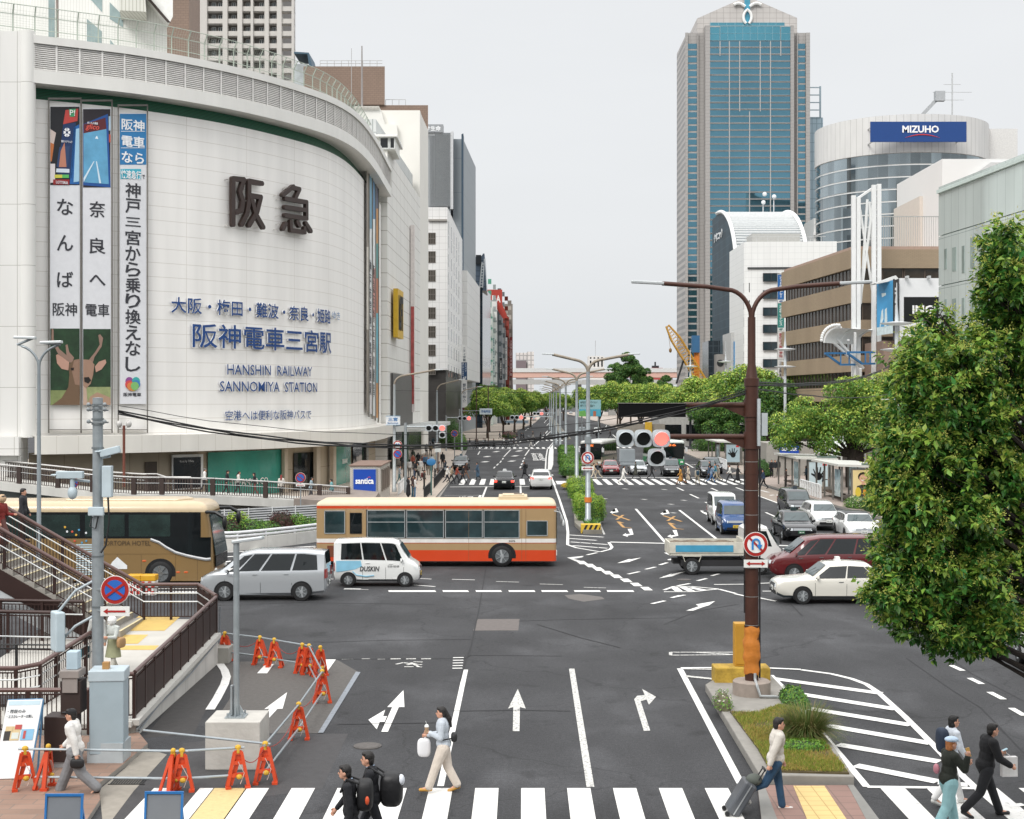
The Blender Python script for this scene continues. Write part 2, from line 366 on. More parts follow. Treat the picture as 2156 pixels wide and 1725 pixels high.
for a,b in(((300,322),(480,320)),((330,350),(430,376)),((425,378),(490,392)),((570,402),(670,422)),((590,362),(680,362)),((80,330),(155,316)),((200,300),(255,286)),((0,275),(125,245)),((285,270),(330,258)),((45,402),(125,385)),((560,315),(650,311))):gl(mk,qC(*a),qC(*b),.15)
# zebra by the elevated walkway
for a,b in(((1290,128),(1540,122)),((1290,160),(1580,140)),((1500,112),(1890,100)),((1640,105),(1890,92)),((1290,195),(1390,180)),((1760,180),(1990,178)),((1920,200),(1990,205)),((1940,235),(1990,237)),((860,345),(1190,345)),((870,365),(1190,366)),((2060,348),(2160,349))):gl(mk,qA(*a),qA(*b),.26)
# median nose and right-hand carriageway
gpl(mk,[qE(*p)for p in((70,1010),(100,1090),(150,1230),(205,1400),(215,1480),(213,1580),(280,1603),(465,1635),(540,1615),(555,1598),(530,1562))],.15)
gpl(mw,[qE(*p)for p in((405,1300),(495,1500))],.12)
for a,b in(((225,1503),(490,1520)),((225,1530),(435,1545)),((235,1557),(520,1577)),((250,1585),(520,1606))):gl(mk,qE(*a),qE(*b),.22)
gl(mk,qE(540,1558),qE(1000,1569),.36);gl(mk,qE(1100,1570),qE(1262,1573),.34);gl(mk,qE(1410,1577),qE(1560,1580),.36);gl(mk,qE(1840,1585),qE(2120,1590),.36)
gl(mk,qE(738,1303),qE(966,1562),.16);gl(mk,qE(1073,1312),qE(1413,1576),.16);gl(mk,qE(1510,1138),qE(1872,1273),.17)
for a,b in(((1055,1138),(1106,1162)),((1155,1190),(1222,1221)),((1318,1143),(1380,1169)),((1738,1330),(1832,1372)),((1272,1250),(1300,1262)),((1875,1608),(1915,1625)),((1925,1637),(1965,1652)),((975,1590),(1000,1605)),((990,1695),(1035,1685))):gl(mk,qE(*a),qE(*b),.16)
gl(mk,qF(560,1500),qF(650,1562),.13);gl(mk,qF(690,1498),qF(705,1510),.13)
for dx,dy,s in((0,0,1),(345,10,1.08)):
 gp(mk,[qE(dx+a*s,dy+b)for a,b in((575,1300),(590,1300),(605,1328),(560,1335),(563,1342),(538,1330),(555,1320),(560,1326),(585,1323))])
 gp(mk,[qE(dx+35+a,dy+b)for a,b in((640,1458),(672,1455),(685,1500),(640,1508),(642,1518),(600,1505),(625,1490),(630,1498),(660,1494))])
 for a,b in(((560,1345),(690,1390)),((640,1350),(590,1385)),((600,1400),(645,1445)),((645,1445),(705,1450)),((600,1400),(640,1412))):gl(my,qE(dx+a[0]*s,dy+a[1]),qE(dx+b[0]*s,dy+b[1]),.17,.0085)
gp(mk,[qE(*p)for p in((1232,1316),(1262,1318),(1255,1324),(1300,1338),(1290,1352),(1262,1338),(1252,1334))])
for x,y in((480,1222),(785,1228),(640,1147),(940,1152),(1090,1235),(990,1265),(1010,1332)):gl(mw,qE(x,y),qE(x+35,y+4),.3)
# far crossings, stop lines and lanes down the street
for k in range(18):wr(mk,5.7+.92*k,125.2,6.16+.92*k,134.4)
for k in range(10):wr(mk,-4.7+.9*k,125.2,-4.24+.9*k,134.4)
wr(mk,4.,126,5.4,131)
wr(mk,6.4,136.5,19.6,137.);gl(mk,qD(1155,1134),qD(1790,1130),.4)
gl(mk,qD(1437,1133),qD(1395,1240),.15);gl(mk,qD(1698,1124),qD(1701,1240),.15);gl(mk,qD(1112,1198),qD(1392,1197),.12);gl(mk,qD(1390,1197),qD(1362,1245),.2)
t0=MB();P=G(*qD(1200,1228));mk.text('バス',(P.x,P.y,.006),(1,0,0),(0,1,0),w=1.3,h=3.6,d=.003)
P=G(*qD(1795,930));mk.text('直進',(P.x,P.y,.006),(1,0,0),(0,1,0),w=1.6,h=26,d=.003)
for a,b in(((1622,846),(1570,900)),((1566,910),(1558,922)),((1550,932),(1540,946)),((1528,954),(1514,968)),((1502,978),(1492,990)),((1766,846),(1733,892)),((1730,907),(1725,918)),((1720,928),(1714,942)),((1710,952),(1704,964)),((1700,975),(1694,988)),((1385,858),(1370,885))):gl(mk,qD(*a),qD(*b),.16)
for x,y in((1440,900),(1425,940),(1510,862),(1655,895),(1630,935),(1685,857)):gl(mk,qD(x-14,y+3),qD(x+16,y-4),.7)
gl(mk,qD(1275,842),qD(1900,840),.7)
for k in range(14):wr(mk,-5.2+.9*k,219.5,-4.75+.9*k,226)
for k in range(10):wr(mk,9.8+.95*k,222,10.25+.95*k,230)
for k in range(13):wr(mk,-1.8+.9*k,262,-1.35+.9*k,270)
gpl(mk,[qD(*p)for p in((1950,790),(1905,845),(1895,900),(1890,998))],.16)
gp(mk,[qD(*p)for p in((1950,800),(1920,845),(1912,900),(1908,1000),(1935,1000),(1950,960),(1952,845))],.0075)
for a,b in(((1930,705),(1895,738)),((1880,745),(1860,765)),((1840,600),(1770,670)),((1905,610),(1880,640)),((1760,680),(1735,700)),((1950,610),(1900,660)),((1700,780),(1680,800)),((1840,780),(1800,815)),((1935,545),(1955,560)),((1890,590),(1920,560))):gl(mk,qD(*a),qD(*b),.2)
for a,b in(((60,700),(10,760)),((500,690),(520,640)),((560,730),(640,800)),((1120,950),(1180,985)),((1200,960),(1150,965)),((1700,1160),(1760,1175)),((1770,1200),(1800,1195)),((1830,1195),(1850,1210))):gl(mk,qE(*a),qE(*b),.22)
# hatched area right of the island
gpl(mk,[qC(*p)for p in((100,823),(240,822),(620,823),(820,832),(1000,856),(1120,885),(1210,918),(1280,965),(1440,1110),(1620,1290),(1790,1470),(1870,1545))],.16)
gpl(mk,[qC(*p)for p in((640,865),(760,985),(860,1110),(1010,1290),(1215,1535),(1640,1540),(1900,1545))],.15)
for a,b,w in(((650,885),(1300,975),.34),((750,968),(1390,1070),.34),((870,1066),(1480,1165),.34),((975,1168),(1600,1275),.34),((1040,1282),(1650,1385),.34),((1145,1407),(1640,1505),.34),((1640,1510),(1820,1525),.3)):gl(mk,qC(*a),qC(*b),w)
gl(mw,qC(130,872),qC(306,890),.2);gl(mw,qC(100,828),qC(306,832),.12)
gpl(mw,[qC(*p)for p in((40,727),(435,727),(435,742),(40,745),(40,727))],.1);gl(mw,qC(180,728),qC(435,742),.12)
for a,b in(((1720,806),(1790,838)),((1830,882),(1905,918)),((1950,966),(2035,1010)),((2080,1062),(2160,1108)),((2060,1650),(2156,1640))):gl(mk,qC(*a),qC(*b),.17)
# seams and cracks in the surfacing
for pts in([qB(993,230),qB(952,470),qB(905,690),qB(868,790),qB(840,900)],[qB(0,668),qB(400,655),qB(900,650)],[qB(-240,770),qB(870,765),qB(900,745),qB(1450,750)],[qB(800,1080),qB(1200,1075),qB(1500,1080)],[qB(100,1160),qB(700,1150)],[qC(760,440),qC(830,510)],[qC(1640,710),qC(1850,860),qC(2156,1020)],[qC(1450,760),qC(1720,950),qC(1900,1060),qC(2156,1330)],[qC(0,560),qC(200,480),qC(440,440)],[qA(1250,450),qA(1800,430),qA(2600,440)],[qB(1480,90),qB(1600,60),qB(1700,120)],[qB(1190,540),qB(1500,530),qB(2150,520)],[qB(1300,560),qB(1560,640),qB(1800,700)]):
 gpl(seams,pts,.035)if 0 else[gl(seams,pts[i],pts[i+1],.04,.0055)for i in range(len(pts)-1)]
o=struct(mk.bd('road_markings',PW));struct(mw.bd('worn_road_markings',PW2));struct(my.bd('yellow_road_markings',worn('b98c4d',.4,12)));struct(mt.bd('tactile_road_strip',worn('cbb681',.36)));struct(mg.bd('grey_road_marking',worn('858b92',.42)));struct(seams.bd('road_seams',mat('262628',.9)))
# manholes
for(u,v),r in((qB(285,1290),.3),(qC(120,293),.3)):
 p=G(u,v);mb=MB().cyl((p.x,p.y,0),(p.x,p.y,.02),r,26);mb.cyl((p.x,p.y,.01),(p.x,p.y,.026),r*.86,26);mb.bd('manhole_cover',mat('55514e',.8,var=.3,sc=18))
_mh=[x for x in COL.objects if x.name.startswith('manhole')]
tag(_mh[0],'round iron manhole cover in the lane left of the walking woman','manhole cover');tag(_mh[1],'small round manhole cover by the hatched marking below the lorry','manhole cover')
# pavements
PAVE=grid('b3a79a','8f8478',.6,.3,.012,.8,.5,.12,.5,alt=.1,streak=1)
KERB=mat('8d8a84',.85,var=.15,sc=3)
def pavement(name,pts,h,m,z0=0,kerb=True):
 b=MB();P=[tuple(G(*p)[:2])if isinstance(p[0],(int,float))and len(p)==2 else p for p in pts]
 b.prism(P,z0,h);b.mi=[0 if i==1 else 1 for i in range(len(b.f))];return struct(b.bd(name,[m,KERB]))
pavement('pavement_left',[tuple(G(911,1058)[:2])+(0,),tuple(G(949,1013)[:2])+(0,),(-5.9,140,0),(-6.6,165,0),(-7.2,212,0),(-13.3,220,0),(-60,220,0),(-60,104,0),(-13,104,0),(-11.6,99,0),(-9.5,99,0)],.15,PAVE)
gutter=MB();[gl(gutter,a,b,.5,.005)for a,b in((qD(1030,1245),qD(1118,1120)),(qD(1118,1120),qD(1185,1040)),(qD(1200,985),qD(1275,850)))];struct(gutter.bd('gutter',mat('8f8b84',.9,var=.15)))
pavement('pavement_far_left',[(-40,262,0),(-2,262,0),(2.2,367,0),(7.7,474,0),(13,640,0),(13,900,0),(-60,900,0)],.15,PAVE)
pavement('pavement_right',[(22.6,96,0),(22.,126,0),(23.5,133,0),(27,142,0),(60,142,0),(60,60,0),(27,60,0),(23.2,84,0)],.15,grid('9c8f86','7d726b',.6,.3,.012,.8,.5,.14,.5,alt=.12,streak=1))
pavement('pavement_far_right',[(21.6,141,0),(24,149,0),(23.5,180,0),(24.6,212,0),(60,212,0),(60,143,0),(27,143,0)],.15,grid('a59a90','7d726b',.6,.3,.012,.8,.5,.14,.5,alt=.12,streak=1))
pavement('pavement_harbour',[(26,236,0),(30,520,0),(30,900,0),(140,900,0),(140,236,0)],.15,grid('a59a90','7d726b',.6,.3,.012,.8,.5,.14,.5,alt=.12,streak=1))
sheet('bus_bay',[qE(1590,1030),qE(1700,1120),qE(1880,1180),qE(2156,1250),qE(2156,1330),qE(1880,1272),qE(1690,1200),qE(1580,1120)],mat('8e8378',.9,var=.12,sc=2),.004)
BRK=grid('8f7566','75675d',.62,.31,.014,.85,.5,.16,1.2,alt=.25,streak=1)
pavement('pavement_front',[qA(640,1252),qA(830,1232),qA(885,1300),qA(745,1420),qA(590,1545),qA(600,1640),qA(470,1840),qA(-900,1900),qA(-900,1250),qA(0,1250)],.1,BRK)
sheet('gutter_strip',[qA(1000,1340),qA(870,1300),qA(745,1425),qA(595,1550),qA(620,1800),qA(800,1560)],mat('8e887e',.9,var=.14,sc=4),.006)
_g=MB();p=G(*qA(765,1505));[_g.box(p.x-.3+.05*i,p.y-.18,.004,p.x-.275+.05*i,p.y+.18,.02)for i in range(13)];_g.box(p.x-.33,p.y-.2,.004,p.x+.38,p.y-.18,.02);_g.box(p.x-.33,p.y+.18,.004,p.x+.38,p.y+.2,.02)
tag(_g.bd('drain_grate',mat('3a3a3a',.6,.6)),'slotted iron drain grate set at the kerb ramp in front','drain grate')
# ---------------------------------------------------------------- buildings
def window(parent,c,ux,w,h,gm,fm=None,fw=.06,nx=1,nz=1,name='window',proud=.02,gap=0):
 
 ux=_V(ux).normalized();n=_V((ux.y,-ux.x,0));c=_V(c);z=_V((0,0,1));mb=MB()
 o=c+n*proud-ux*w/2-z*h/2
 mb.slab([o,o+ux*w,o+ux*w+z*h,o+z*h],n*-.12)
 if fm:
  mb.m=1
  for k in range(nx+1):
   p=o+ux*(w*k/nx)+n*.02;mb.bar(p,p+z*h,fw,fw)
  for k in range(nz+1):
   p=o+z*(h*k/nz)+n*.015;mb.bar(p-ux*fw/2,p+ux*(w+fw/2),fw,fw)
 return mb.bd(name,[gm,fm]if fm else gm,parent)
def block(name,label,cat,pts,z0,z1,m,roof=None,group=None):
 x=sum(p[0]for p in pts)/len(pts);y=min(p[1]for p in pts)
 t=_t(name,label,cat,(x,y,z0),0,group);b=MB().prism(pts,z0,z1);b.m=1
 b.mi=[1 if i==1 else 0 for i in range(len(b.f))]
 b.bd('wall',[m,roof or mat('8a8985',.9)],t);return t
def rect(x0,y0,x1,y1):return[(x0,y0),(x1,y0),(x1,y1),(x0,y1)]
FR=mat('c9cbc9',.5,.2);DK=mat('17191c',.4);GLS=glass('2c3a40');GLD=glass('15191c');GLB=glass('3b5a66')
# --- the curved department store
CP=[(-32.6,96.8),(-29.9,98.3),(-27,100),(-24.5,102),(-21.9,104.6),(-20.1,106.8),(-18.4,109.3),(-16.75,112.2),(-15.2,115.4),(-14.1,119),(-13.4,123.5),(-13.05,129),(-12.9,136),(-12.9,143),(-12.9,151)]
def crom(P,n):
 Q=[_V(P[0])*2-_V(P[1])]+[_V(p)for p in P]+[_V(P[-1])*2-_V(P[-2])];o=[]
 for i in range(1,len(Q)-2):
  for k in range(n):
   t=k/n;a,b,c,d=Q[i-1:i+3]
   o.append(.5*((2*b)+(c-a)*t+(2*a-5*b+4*c-d)*t*t+(3*b-a-3*c+d)*t**3))
 return o+[Q[-2]]
WPT=crom(CP,5);WS=[0]
for i in range(1,len(WPT)):WS.append(WS[-1]+(WPT[i]-WPT[i-1]).length)
WL=WS[-1]
def WP(s,off=0.):
 i=1
 while i<len(WS)-1 and WS[i]<s:i+=1
 t=(s-WS[i-1])/(WS[i]-WS[i-1]);p=WPT[i-1].lerp(WPT[i],t)
 def tan(j):a=WPT[max(j-1,0)];b=WPT[min(j+1,len(WPT)-1)];return(b-a).normalized()
 d=tan(i-1).lerp(tan(i),min(1,max(0,t))).normalized()
 return _V((p.x+d.y*off,p.y-d.x*off)),d
def WV(s,z,off=0.):p,d=WP(s,off);return _V((p.x,p.y,z))
def s_of(u,off=0.):
 lo,hi=-3,WL+2
 for _ in range(40):
  m=(lo+hi)/2;p,d=WP(m,off)
  if CX+p.x*FQ/p.y<u:lo=m
  else:hi=m
 return lo
def z_of(u,v,off=0.):p,d=WP(s_of(u,off),off);return CH+(HZ-v)*p.y/FQ
def band(mb,z0,z1,off0,off1=None,s0=0,s1=None,n=72,cap=True,back=None):
 
 s1=WL if s1 is None else s1;off1=off0 if off1 is None else off1
 for i in range(n):
  a=s0+(s1-s0)*i/n;b=s0+(s1-s0)*(i+1)/n
  mb.add([WV(a,z0,off0),WV(b,z0,off0),WV(b,z1,off1),WV(a,z1,off1)],[(0,1,2,3)],[[(a,z0),(b,z0),(b,z1+abs(off1-off0)),(a,z1+abs(off1-off0))]])
WO=-1.
WHP=grid('ebe9e5','d3cfc8',5.8,1.02,.024,.45,0,.075,.9,streak=14)
dept=_t('department_store','huge white department store with a curved panelled front and green band','building',(-25,100,0))
mb=MB();band(mb,4.9,28.15,WO);mb.add([WV(WL,4.9,WO),WV(WL,4.9,-14),WV(WL,33.5,-14),WV(WL,33.5,WO)],[(0,1,2,3)]);_p(mb,WHP,dept,'curved_wall')
mb=MB();band(mb,28.1,29.05,WO-.55);band(mb,28.14,28.15,WO,WO-.55)
GR=MB();band(GR,28.15,29.05,WO-.5)
_p(GR,grid('1f6b4c','123f2d',40,.105,.025,.45,0,.05),dept,'green_louvre_band')
mb=MB();band(mb,29.03,29.04,WO-.6,.1);band(mb,29.04,29.95,.1);band(mb,31.75,32.27,.12);band(mb,32.27,32.28,.12,-1.2);band(mb,29.95,29.96,.1,-.3);band(mb,31.74,31.75,-.3,.12)
mb.add([WV(WL,29.03,.12),WV(WL,29.03,-2),WV(WL,32.27,-2),WV(WL,32.27,.12)],[(0,1,2,3)]);_p(mb,mat('dddcd7',.5,var=.06,sc=.6,streak=5),dept,'cornice')
mb=MB();band(mb,29.95,31.75,-.28);_p(mb,mat('3c3b38',.8),dept,'louvre_backing')
def louvre_panel(a,b):
 mb=MB();n=13
 for i in range(n):
  z=29.98+1.76*i/n;mb.slab([WV(a+.05,z,-.16),WV(b-.05,z,-.16),WV(b-.05,z+.02,-.02),WV(a+.05,z+.02,-.02)],(0,0,.07))
 mb.slab([WV(a-.06,29.94,.02),WV(a+.06,29.94,.02),WV(a+.06,31.76,.02),WV(a-.06,31.76,.02)],(0,.06,0))
 return mb
LV=mat('dedcd8',.5);nl=40
for i in range(nl):louvre_panel(WL*i/nl,WL*(i+1)/nl).bd('louvre_panel',LV,dept)
mb=MB();band(mb,4.98,4.99,.55,WO);band(mb,3.75,4.98,.55);band(mb,3.7,3.75,-2.5,.55);_p(mb,grid('dad7cf','b9b3a6',1.45,6,.012,.5,0,.07),dept,'canopy_band')
mb=MB();band(mb,0,3.8,-1.6);_p(mb,grid('a99c88','7c7060',2.4,1.9,.02,.6,0,.15),dept,'street_level_wall')
# roof deck
mb=MB();P=[WV(WL*i/40,32.2,-1.1)for i in range(41)];mb.add(P+[_V((-70,151,32.2)),_V((-70,97,32.2))],[tuple(range(43))]);_p(mb,mat('9b9a95',.9),dept,'roof')
# far-left wing with its round pilaster
mb=MB().box(-52,96.6,0,-33.35,98,32.5);mb.box(-52,96.,3.7,-33.3,96.5,4.95);_p(mb,grid('dcdbd7','a8a69f',1.2,4.15,.02,.45,0,.05),dept,'side_wing')
mb=MB().cyl((-33.,96.95,4.9),(-33.,96.95,32.55),.52,20);_p(mb,grid('dfded9','a8a69f',40,4.15,.02,.45),dept,smooth=40).name='pilaster'
# shop windows at street level
def wall_rect(mb,u0,u1,z0,z1,off,d=.06):
 a,b=s_of(u0,off),s_of(u1,off);P=[]
 for i in range(6):
  s=a+(b-a)*i/6;e_=a+(b-a)*(i+1)/6;n=WP(s,0)[1]
  mb.slab([WV(s,z0,off),WV(e_,z0,off),WV(e_,z1,off),WV(s,z1,off)],(n.y*d,-n.x*d,0))
 return a,b
mb=MB();wall_rect(mb,437,593,0,3.55,-1.5);_p(mb,mat('3f8f80',.12,var=.2,sc=.4),dept,'shop_window')
a=s_of(487,-1.3);b_=s_of(568,-1.3);mb=MB().text('TIFFANY & CO.',(0,0,0),(1,0,0),(0,0,1),w=b_-a,h=.5,d=.03,fn=lambda x,y,z:WV(a+x,.95+y,-1.38+z));_p(mb,mat('efefea'),dept,'shop_lettering')
mb=MB();wall_rect(mb,702,737,0,3.55,-1.5);_p(mb,mat('4f9384',.12,var=.2,sc=.4),dept,'shop_window')
mb=MB();wall_rect(mb,742,775,0,3.5,-1.5);_p(mb,GLD,dept,'shop_window')
a2=s_of(722,-1.3);mb=MB().text('TIFFANY',(0,0,0),(1,0,0),(0,0,1),w=2.4,h=.4,d=.03,fn=lambda x,y,z:WV(a2+x,1.9+y,-1.38+z));_p(mb,mat('efefea'),dept,'shop_lettering')
mb=MB();wall_rect(mb,618,660,0,3.2,-1.52);_p(mb,GLD,dept,'doorway')
mb=MB();wall_rect(mb,305,330,0,3.,-1.52);_p(mb,mat('4a3f35',.6),dept,'side_door')
for a,b_ in((593,600),(695,701),(660,668)):mb=MB();wall_rect(mb,a,b_,0,3.6,-1.3,.3);_p(mb,mat('b5a896',.5),dept,'pillar')
ad=_t('advert_board','black shop advert in a white frame left of the turquoise shop window','advert',WV(s_of(395,-1),0,-1))
mb=MB();wall_rect(mb,361,426,.9,3.45,-1.4,.12);_p(mb,mat('e6e6e3',.5),ad,'frame')
mb=MB();wall_rect(mb,365,422,1.,3.25,-1.27);_p(mb,mat('171f27',.2,var=.5,sc=.8),ad,'poster')
a3=s_of(379,-1.2);mb=MB().text('Knot by Tiffany',(0,0,0),(1,0,0),(0,0,1),w=1.2,h=.2,d=.01,fn=lambda x,y,z:WV(a3+x,2.85+y,-1.2+z));_p(mb,mat('dddddd'),ad,'lettering')
# wall lettering
def wall_text(name,label,body,u0,u1,v0,v1,m,d,off,bold=0.,letters=None):
 a,b=s_of(u0,off),s_of(u1,off);p,_=WP(a,off);k=p.y/FQ;z0=CH+(HZ-v1)*k;h=(v1-v0)*k
 mb=MB().text(body,(0,0,0),(1,0,0),(0,0,1),w=b-a,h=h,d=d,bold=bold,fn=lambda x,y,z:WV(a+x,z0+y,off+z))
 n0=len(mb.f)
 mb.mi=[]
 V=np.array(mb.v)
 for f in mb.f:
  P=V[list(f)][:3];nn=np.cross(P[1]-P[0],P[2]-P[0]);c=V[list(f)].mean(0);s=s_of(CX+c[0]*FQ/c[1],0)
  nd=np.linalg.norm(nn)or 1;pt,dd=WP(s);mb.mi.append(0 if abs(np.dot(nn/nd,(dd.y,-dd.x,0)))>.5 else 1)
 return tag(mb.bd(name,m if isinstance(m,list)else[m,mat('dfe0e0',.5)]),label,'sign')
BRN=mat('33241f',.45,var=.08);BLU=mat('17427f',.4,var=.08)
def stroke_sign(label,strokes,w):
 
 mb=MB();n=0
 for st in strokes:
  P=[(s_of(x/2.845,WO+.5),z_of(x/2.845,y/2.845,WO+.5))for x,y in st]
  for(a,b),(c,d)in zip(P,P[1:]):
   n+=1;o=WO+.52+.004*n;L=math.hypot(c-a,d-b)or 1;q=math.atan2(d-b,c-a)
   pts=[(c+w*math.cos(q+t),d+w*math.sin(q+t))for t in np.linspace(-1.57,1.57,8)]+[(a+w*math.cos(q+t),b+w*math.sin(q+t))for t in np.linspace(1.57,4.71,8)]
   f=[WV(x,z,o)for x,z in pts];k=[WV(x,z,o-.3)for x,z in pts];m=len(pts)
   mb.add(f+k,[tuple(range(m)),tuple(range(2*m-1,m-1,-1))]+[(i,m+i,m+(i+1)%m,(i+1)%m)for i in range(m)])
 t=_t('wall_lettering',label,'sign',WV(s_of(strokes[0][0][0]/2.845),15,WO));_p(mb,BRN,t,'character')
 mb=MB();[mb.bar(WV(s_of(x/2.845),z_of(x/2.845,y/2.845),WO),WV(s_of(x/2.845),z_of(x/2.845,y/2.845),WO+.4),.05)for st in strokes for x,y in(st[0],st[-1])];_p(mb,mat('c9c7c2',.5),t,'brackets')
stroke_sign('left one of two large dark brown characters high on the curved wall',[[(1399,1070),(1399,1345)],[(1399,1070),(1462,1076),(1440,1150),(1456,1205),(1448,1260),(1420,1272)],[(1493,1085),(1570,1100)],[(1493,1085),(1493,1200),(1478,1285),(1448,1345)],[(1500,1172),(1562,1182),(1540,1270),(1492,1350)],[(1508,1200),(1535,1290),(1576,1362)]],.19)
stroke_sign('right one of two large dark brown characters high on the curved wall',[[(1760,1118),(1730,1142),(1698,1168)],[(1752,1124),(1796,1134),(1772,1185)],[(1712,1190),(1838,1212),(1838,1308)],[(1710,1241),(1834,1260)],[(1710,1290),(1838,1310)],[(1712,1340),(1696,1372)],[(1742,1328),(1744,1380),(1826,1392),(1824,1368)],[(1780,1330),(1792,1352)],[(1832,1338),(1862,1385)]],.175)
wall_text('wall_lettering','blue raised lettering line 大阪・梅田・難波・奈良・姫路, uppermost of the blue lines','大阪・梅田・難波・奈良・姫路',359,694,624.5,659,[BLU,mat('dfe0e0',.5)],.1,WO+.1,.012)
wall_text('wall_lettering','two tiny pale blue characters ゆき after the top blue line','ゆき',698,714,655,672,mat('7d97bb'),.08,WO+.12)
wall_text('wall_lettering','biggest blue raised lettering line 阪神電車三宮駅 on the curved wall','阪神電車三宮駅',403.5,695,680,732,[BLU,mat('dfe0e0',.5)],.11,WO+.11,.012)
wall_text('wall_lettering','blue raised lettering HANSHIN RAILWAY on the curved white wall','HANSHIN  RAILWAY',477,655.5,767,789,[BLU,mat('dfe0e0',.5)],.08,WO+.1,.004)
wall_text('wall_lettering','blue raised lettering SANNOMIYA STATION on the curved white wall','SANNOMIYA  STATION',461.5,666,802.5,824.5,[BLU,mat('dfe0e0',.5)],.08,WO+.1,.004)
wall_text('wall_lettering','lowest blue lettering line about airport buses 空港へは便利な阪神バスで','空港へは便利な阪神バスで',473,654,864.5,886,[BLU,mat('dfe0e0',.5)],.07,WO+.1,.004)
# hanging banners on the wall
class Board:
 
 def __init__(s,a,b):
  s.a=_V(a);d=_V(b)-s.a;d.z=0;s.ux=d.normalized();s.n=_V((s.ux.y,-s.ux.x,0));s.w=d.length
  s.ua=CX+a[0]*FQ/a[1];s.ub=CX+b[0]*FQ/b[1];s.ya=a[1];s.yb=b[1]
 def pt(s,u,v,l=0):
# plane point seen at display position (u, v), l layers proud
  r=_V(((u-CX)/FQ,1,-(v-HZ)/FQ));c0=_V((0,0,CH));q=s.a+s.n*(.012*l)
  t=(q-c0).dot(s.n)/r.dot(s.n);return c0+r*t
 def panel(s,mb,pts,l=1):return mb.slab([s.pt(u,v,l)for u,v in pts],s.n*-.01)
 def rect(s,mb,u0,v0,u1,v1,l=1):return s.panel(mb,[(u0,v0),(u1,v0),(u1,v1),(u0,v1)],l)
 def text(s,mb,body,u0,v0,u1,v1,l=2,bold=.01,d=.012,vert=False):
  o=s.pt(u0,v1,l);w=(s.pt(u1,v1,l)-o).length;h=(s.pt(u0,v0,l)-o).length
  return mb.text(body,o,s.ux,(0,0,1),w,h,d,bold,vert=vert)
def wall_board(u0,u1,off):return Board(WV(s_of(u0,off),0,off),WV(s_of(u1,off),0,off))
DKT=mat('33343a',.6);CLO=mat('d8d9dc',.7,var=.05);BSK=mat('2a77ad',.6,var=.06)
def banner(label,u0,u1,v0,v1):
 B=wall_board(u0,u1,WO+.22);p=B.pt((u0+u1)/2,v1);t=_t('wall_banner',label,'banner',p,0,'banners on the curved wall')
 mb=MB();B.rect(mb,u0,v0,u1,v1,1);_p(mb,CLO,t,'cloth')
 mb=MB()
 for u in(u0-3,u1+2.5):mb.bar(B.pt(u,v0-18,1),B.pt(u,912,1),.08)
 mb.bar(B.pt(u0-3,v0-16,1),B.pt(u1+2,v0-16,1),.12);mb.bar(B.pt(u0-3,905,1),B.pt(u1+2,905,1),.3,.06);_p(mb,mat('77746f',.5,.3),t,'rail')
 return B,t
def pic(t,B,name,items):
 mats=[];mb=MB()
 for it in items:
  c=it[0];m=mat(c,.6,var=.05)if isinstance(c,str)else c
  if m not in mats:mats.append(m)
  mb.m=mats.index(m)
  if len(it)==3:B.panel(mb,it[1],it[2])
  else:B.rect(mb,*it[1:6])
 return _p(mb,mats,t)
B1,t1=banner('leftmost hanging banner, night street picture over the word なんば and half a deer',105.5,168,224,853)
o=pic(t1,B1,'p',[('15161c',106,225,167.5,390,2),('b8423c',[(138,232),(165,229),(163,255),(133,262)],3),('3e9a68',[(145,230),(160,229),(157,246),(147,246)],4),('14305c',[(133,262),(160,258),(152,376),(120,376)],3),('263f66',[(125,310),(147,308),(143,352),(119,352)],4),('b77a63',[(128,318),(136,300),(140,352),(124,352)],5),('1d5ea0',[(155,268),(167,262),(167,388),(147,388)],3),('9cc4dc',[(160,272),(167,270),(167,382),(155,384)],4),('cdd7e2',[(119,355),(146,356),(146,364),(118,363)],5),('c9c24a',115,368,131,375,5),('58b45a',131,368,145,375,5),('8e2020',112,378,146,389,5),('c9b8b0',[(106,272),(118,280),(110,320),(106,320)],3),('b86b3a',[(106,300),(114,304),(109,340),(106,340)],4),('d8d0d0',106,345,116,385,4)]);o.name='night_picture'
mb=MB();B1.text(mb,'♣',133,266,151,290,5)if 0 else None
for k in range(6):
 a=k*math.pi/3;B1.panel(mb,[(141+7.5*math.cos(a+q)*(1 if j else .35),279+10*math.sin(a+q)*(1 if j else .35))for j,q in((1,-.35),(1,.35),(0,.5),(0,-.5))],6)
B1.text(mb,'雪印メグミルク',129,295,152,300,6);B1.text(mb,'LOTTERIA',118,380.5,143,386.5,7);_p(mb,mat('e6e8ec'),t1,'sign_emblem')
mb=MB();B1.text(mb,'P!',147,231,158,243,6);_p(mb,mat('e9ece6'),t1,'sign_lettering')
mb=MB();[B1.text(mb,c,120,v,154,v+34,2,.012)for c,v in(('な',418),('ん',494),('ば',571))];B1.text(mb,'阪神',111,637,162,665,2,.012);_p(mb,DKT,t1,'lettering')
DEERG='1f3a22'
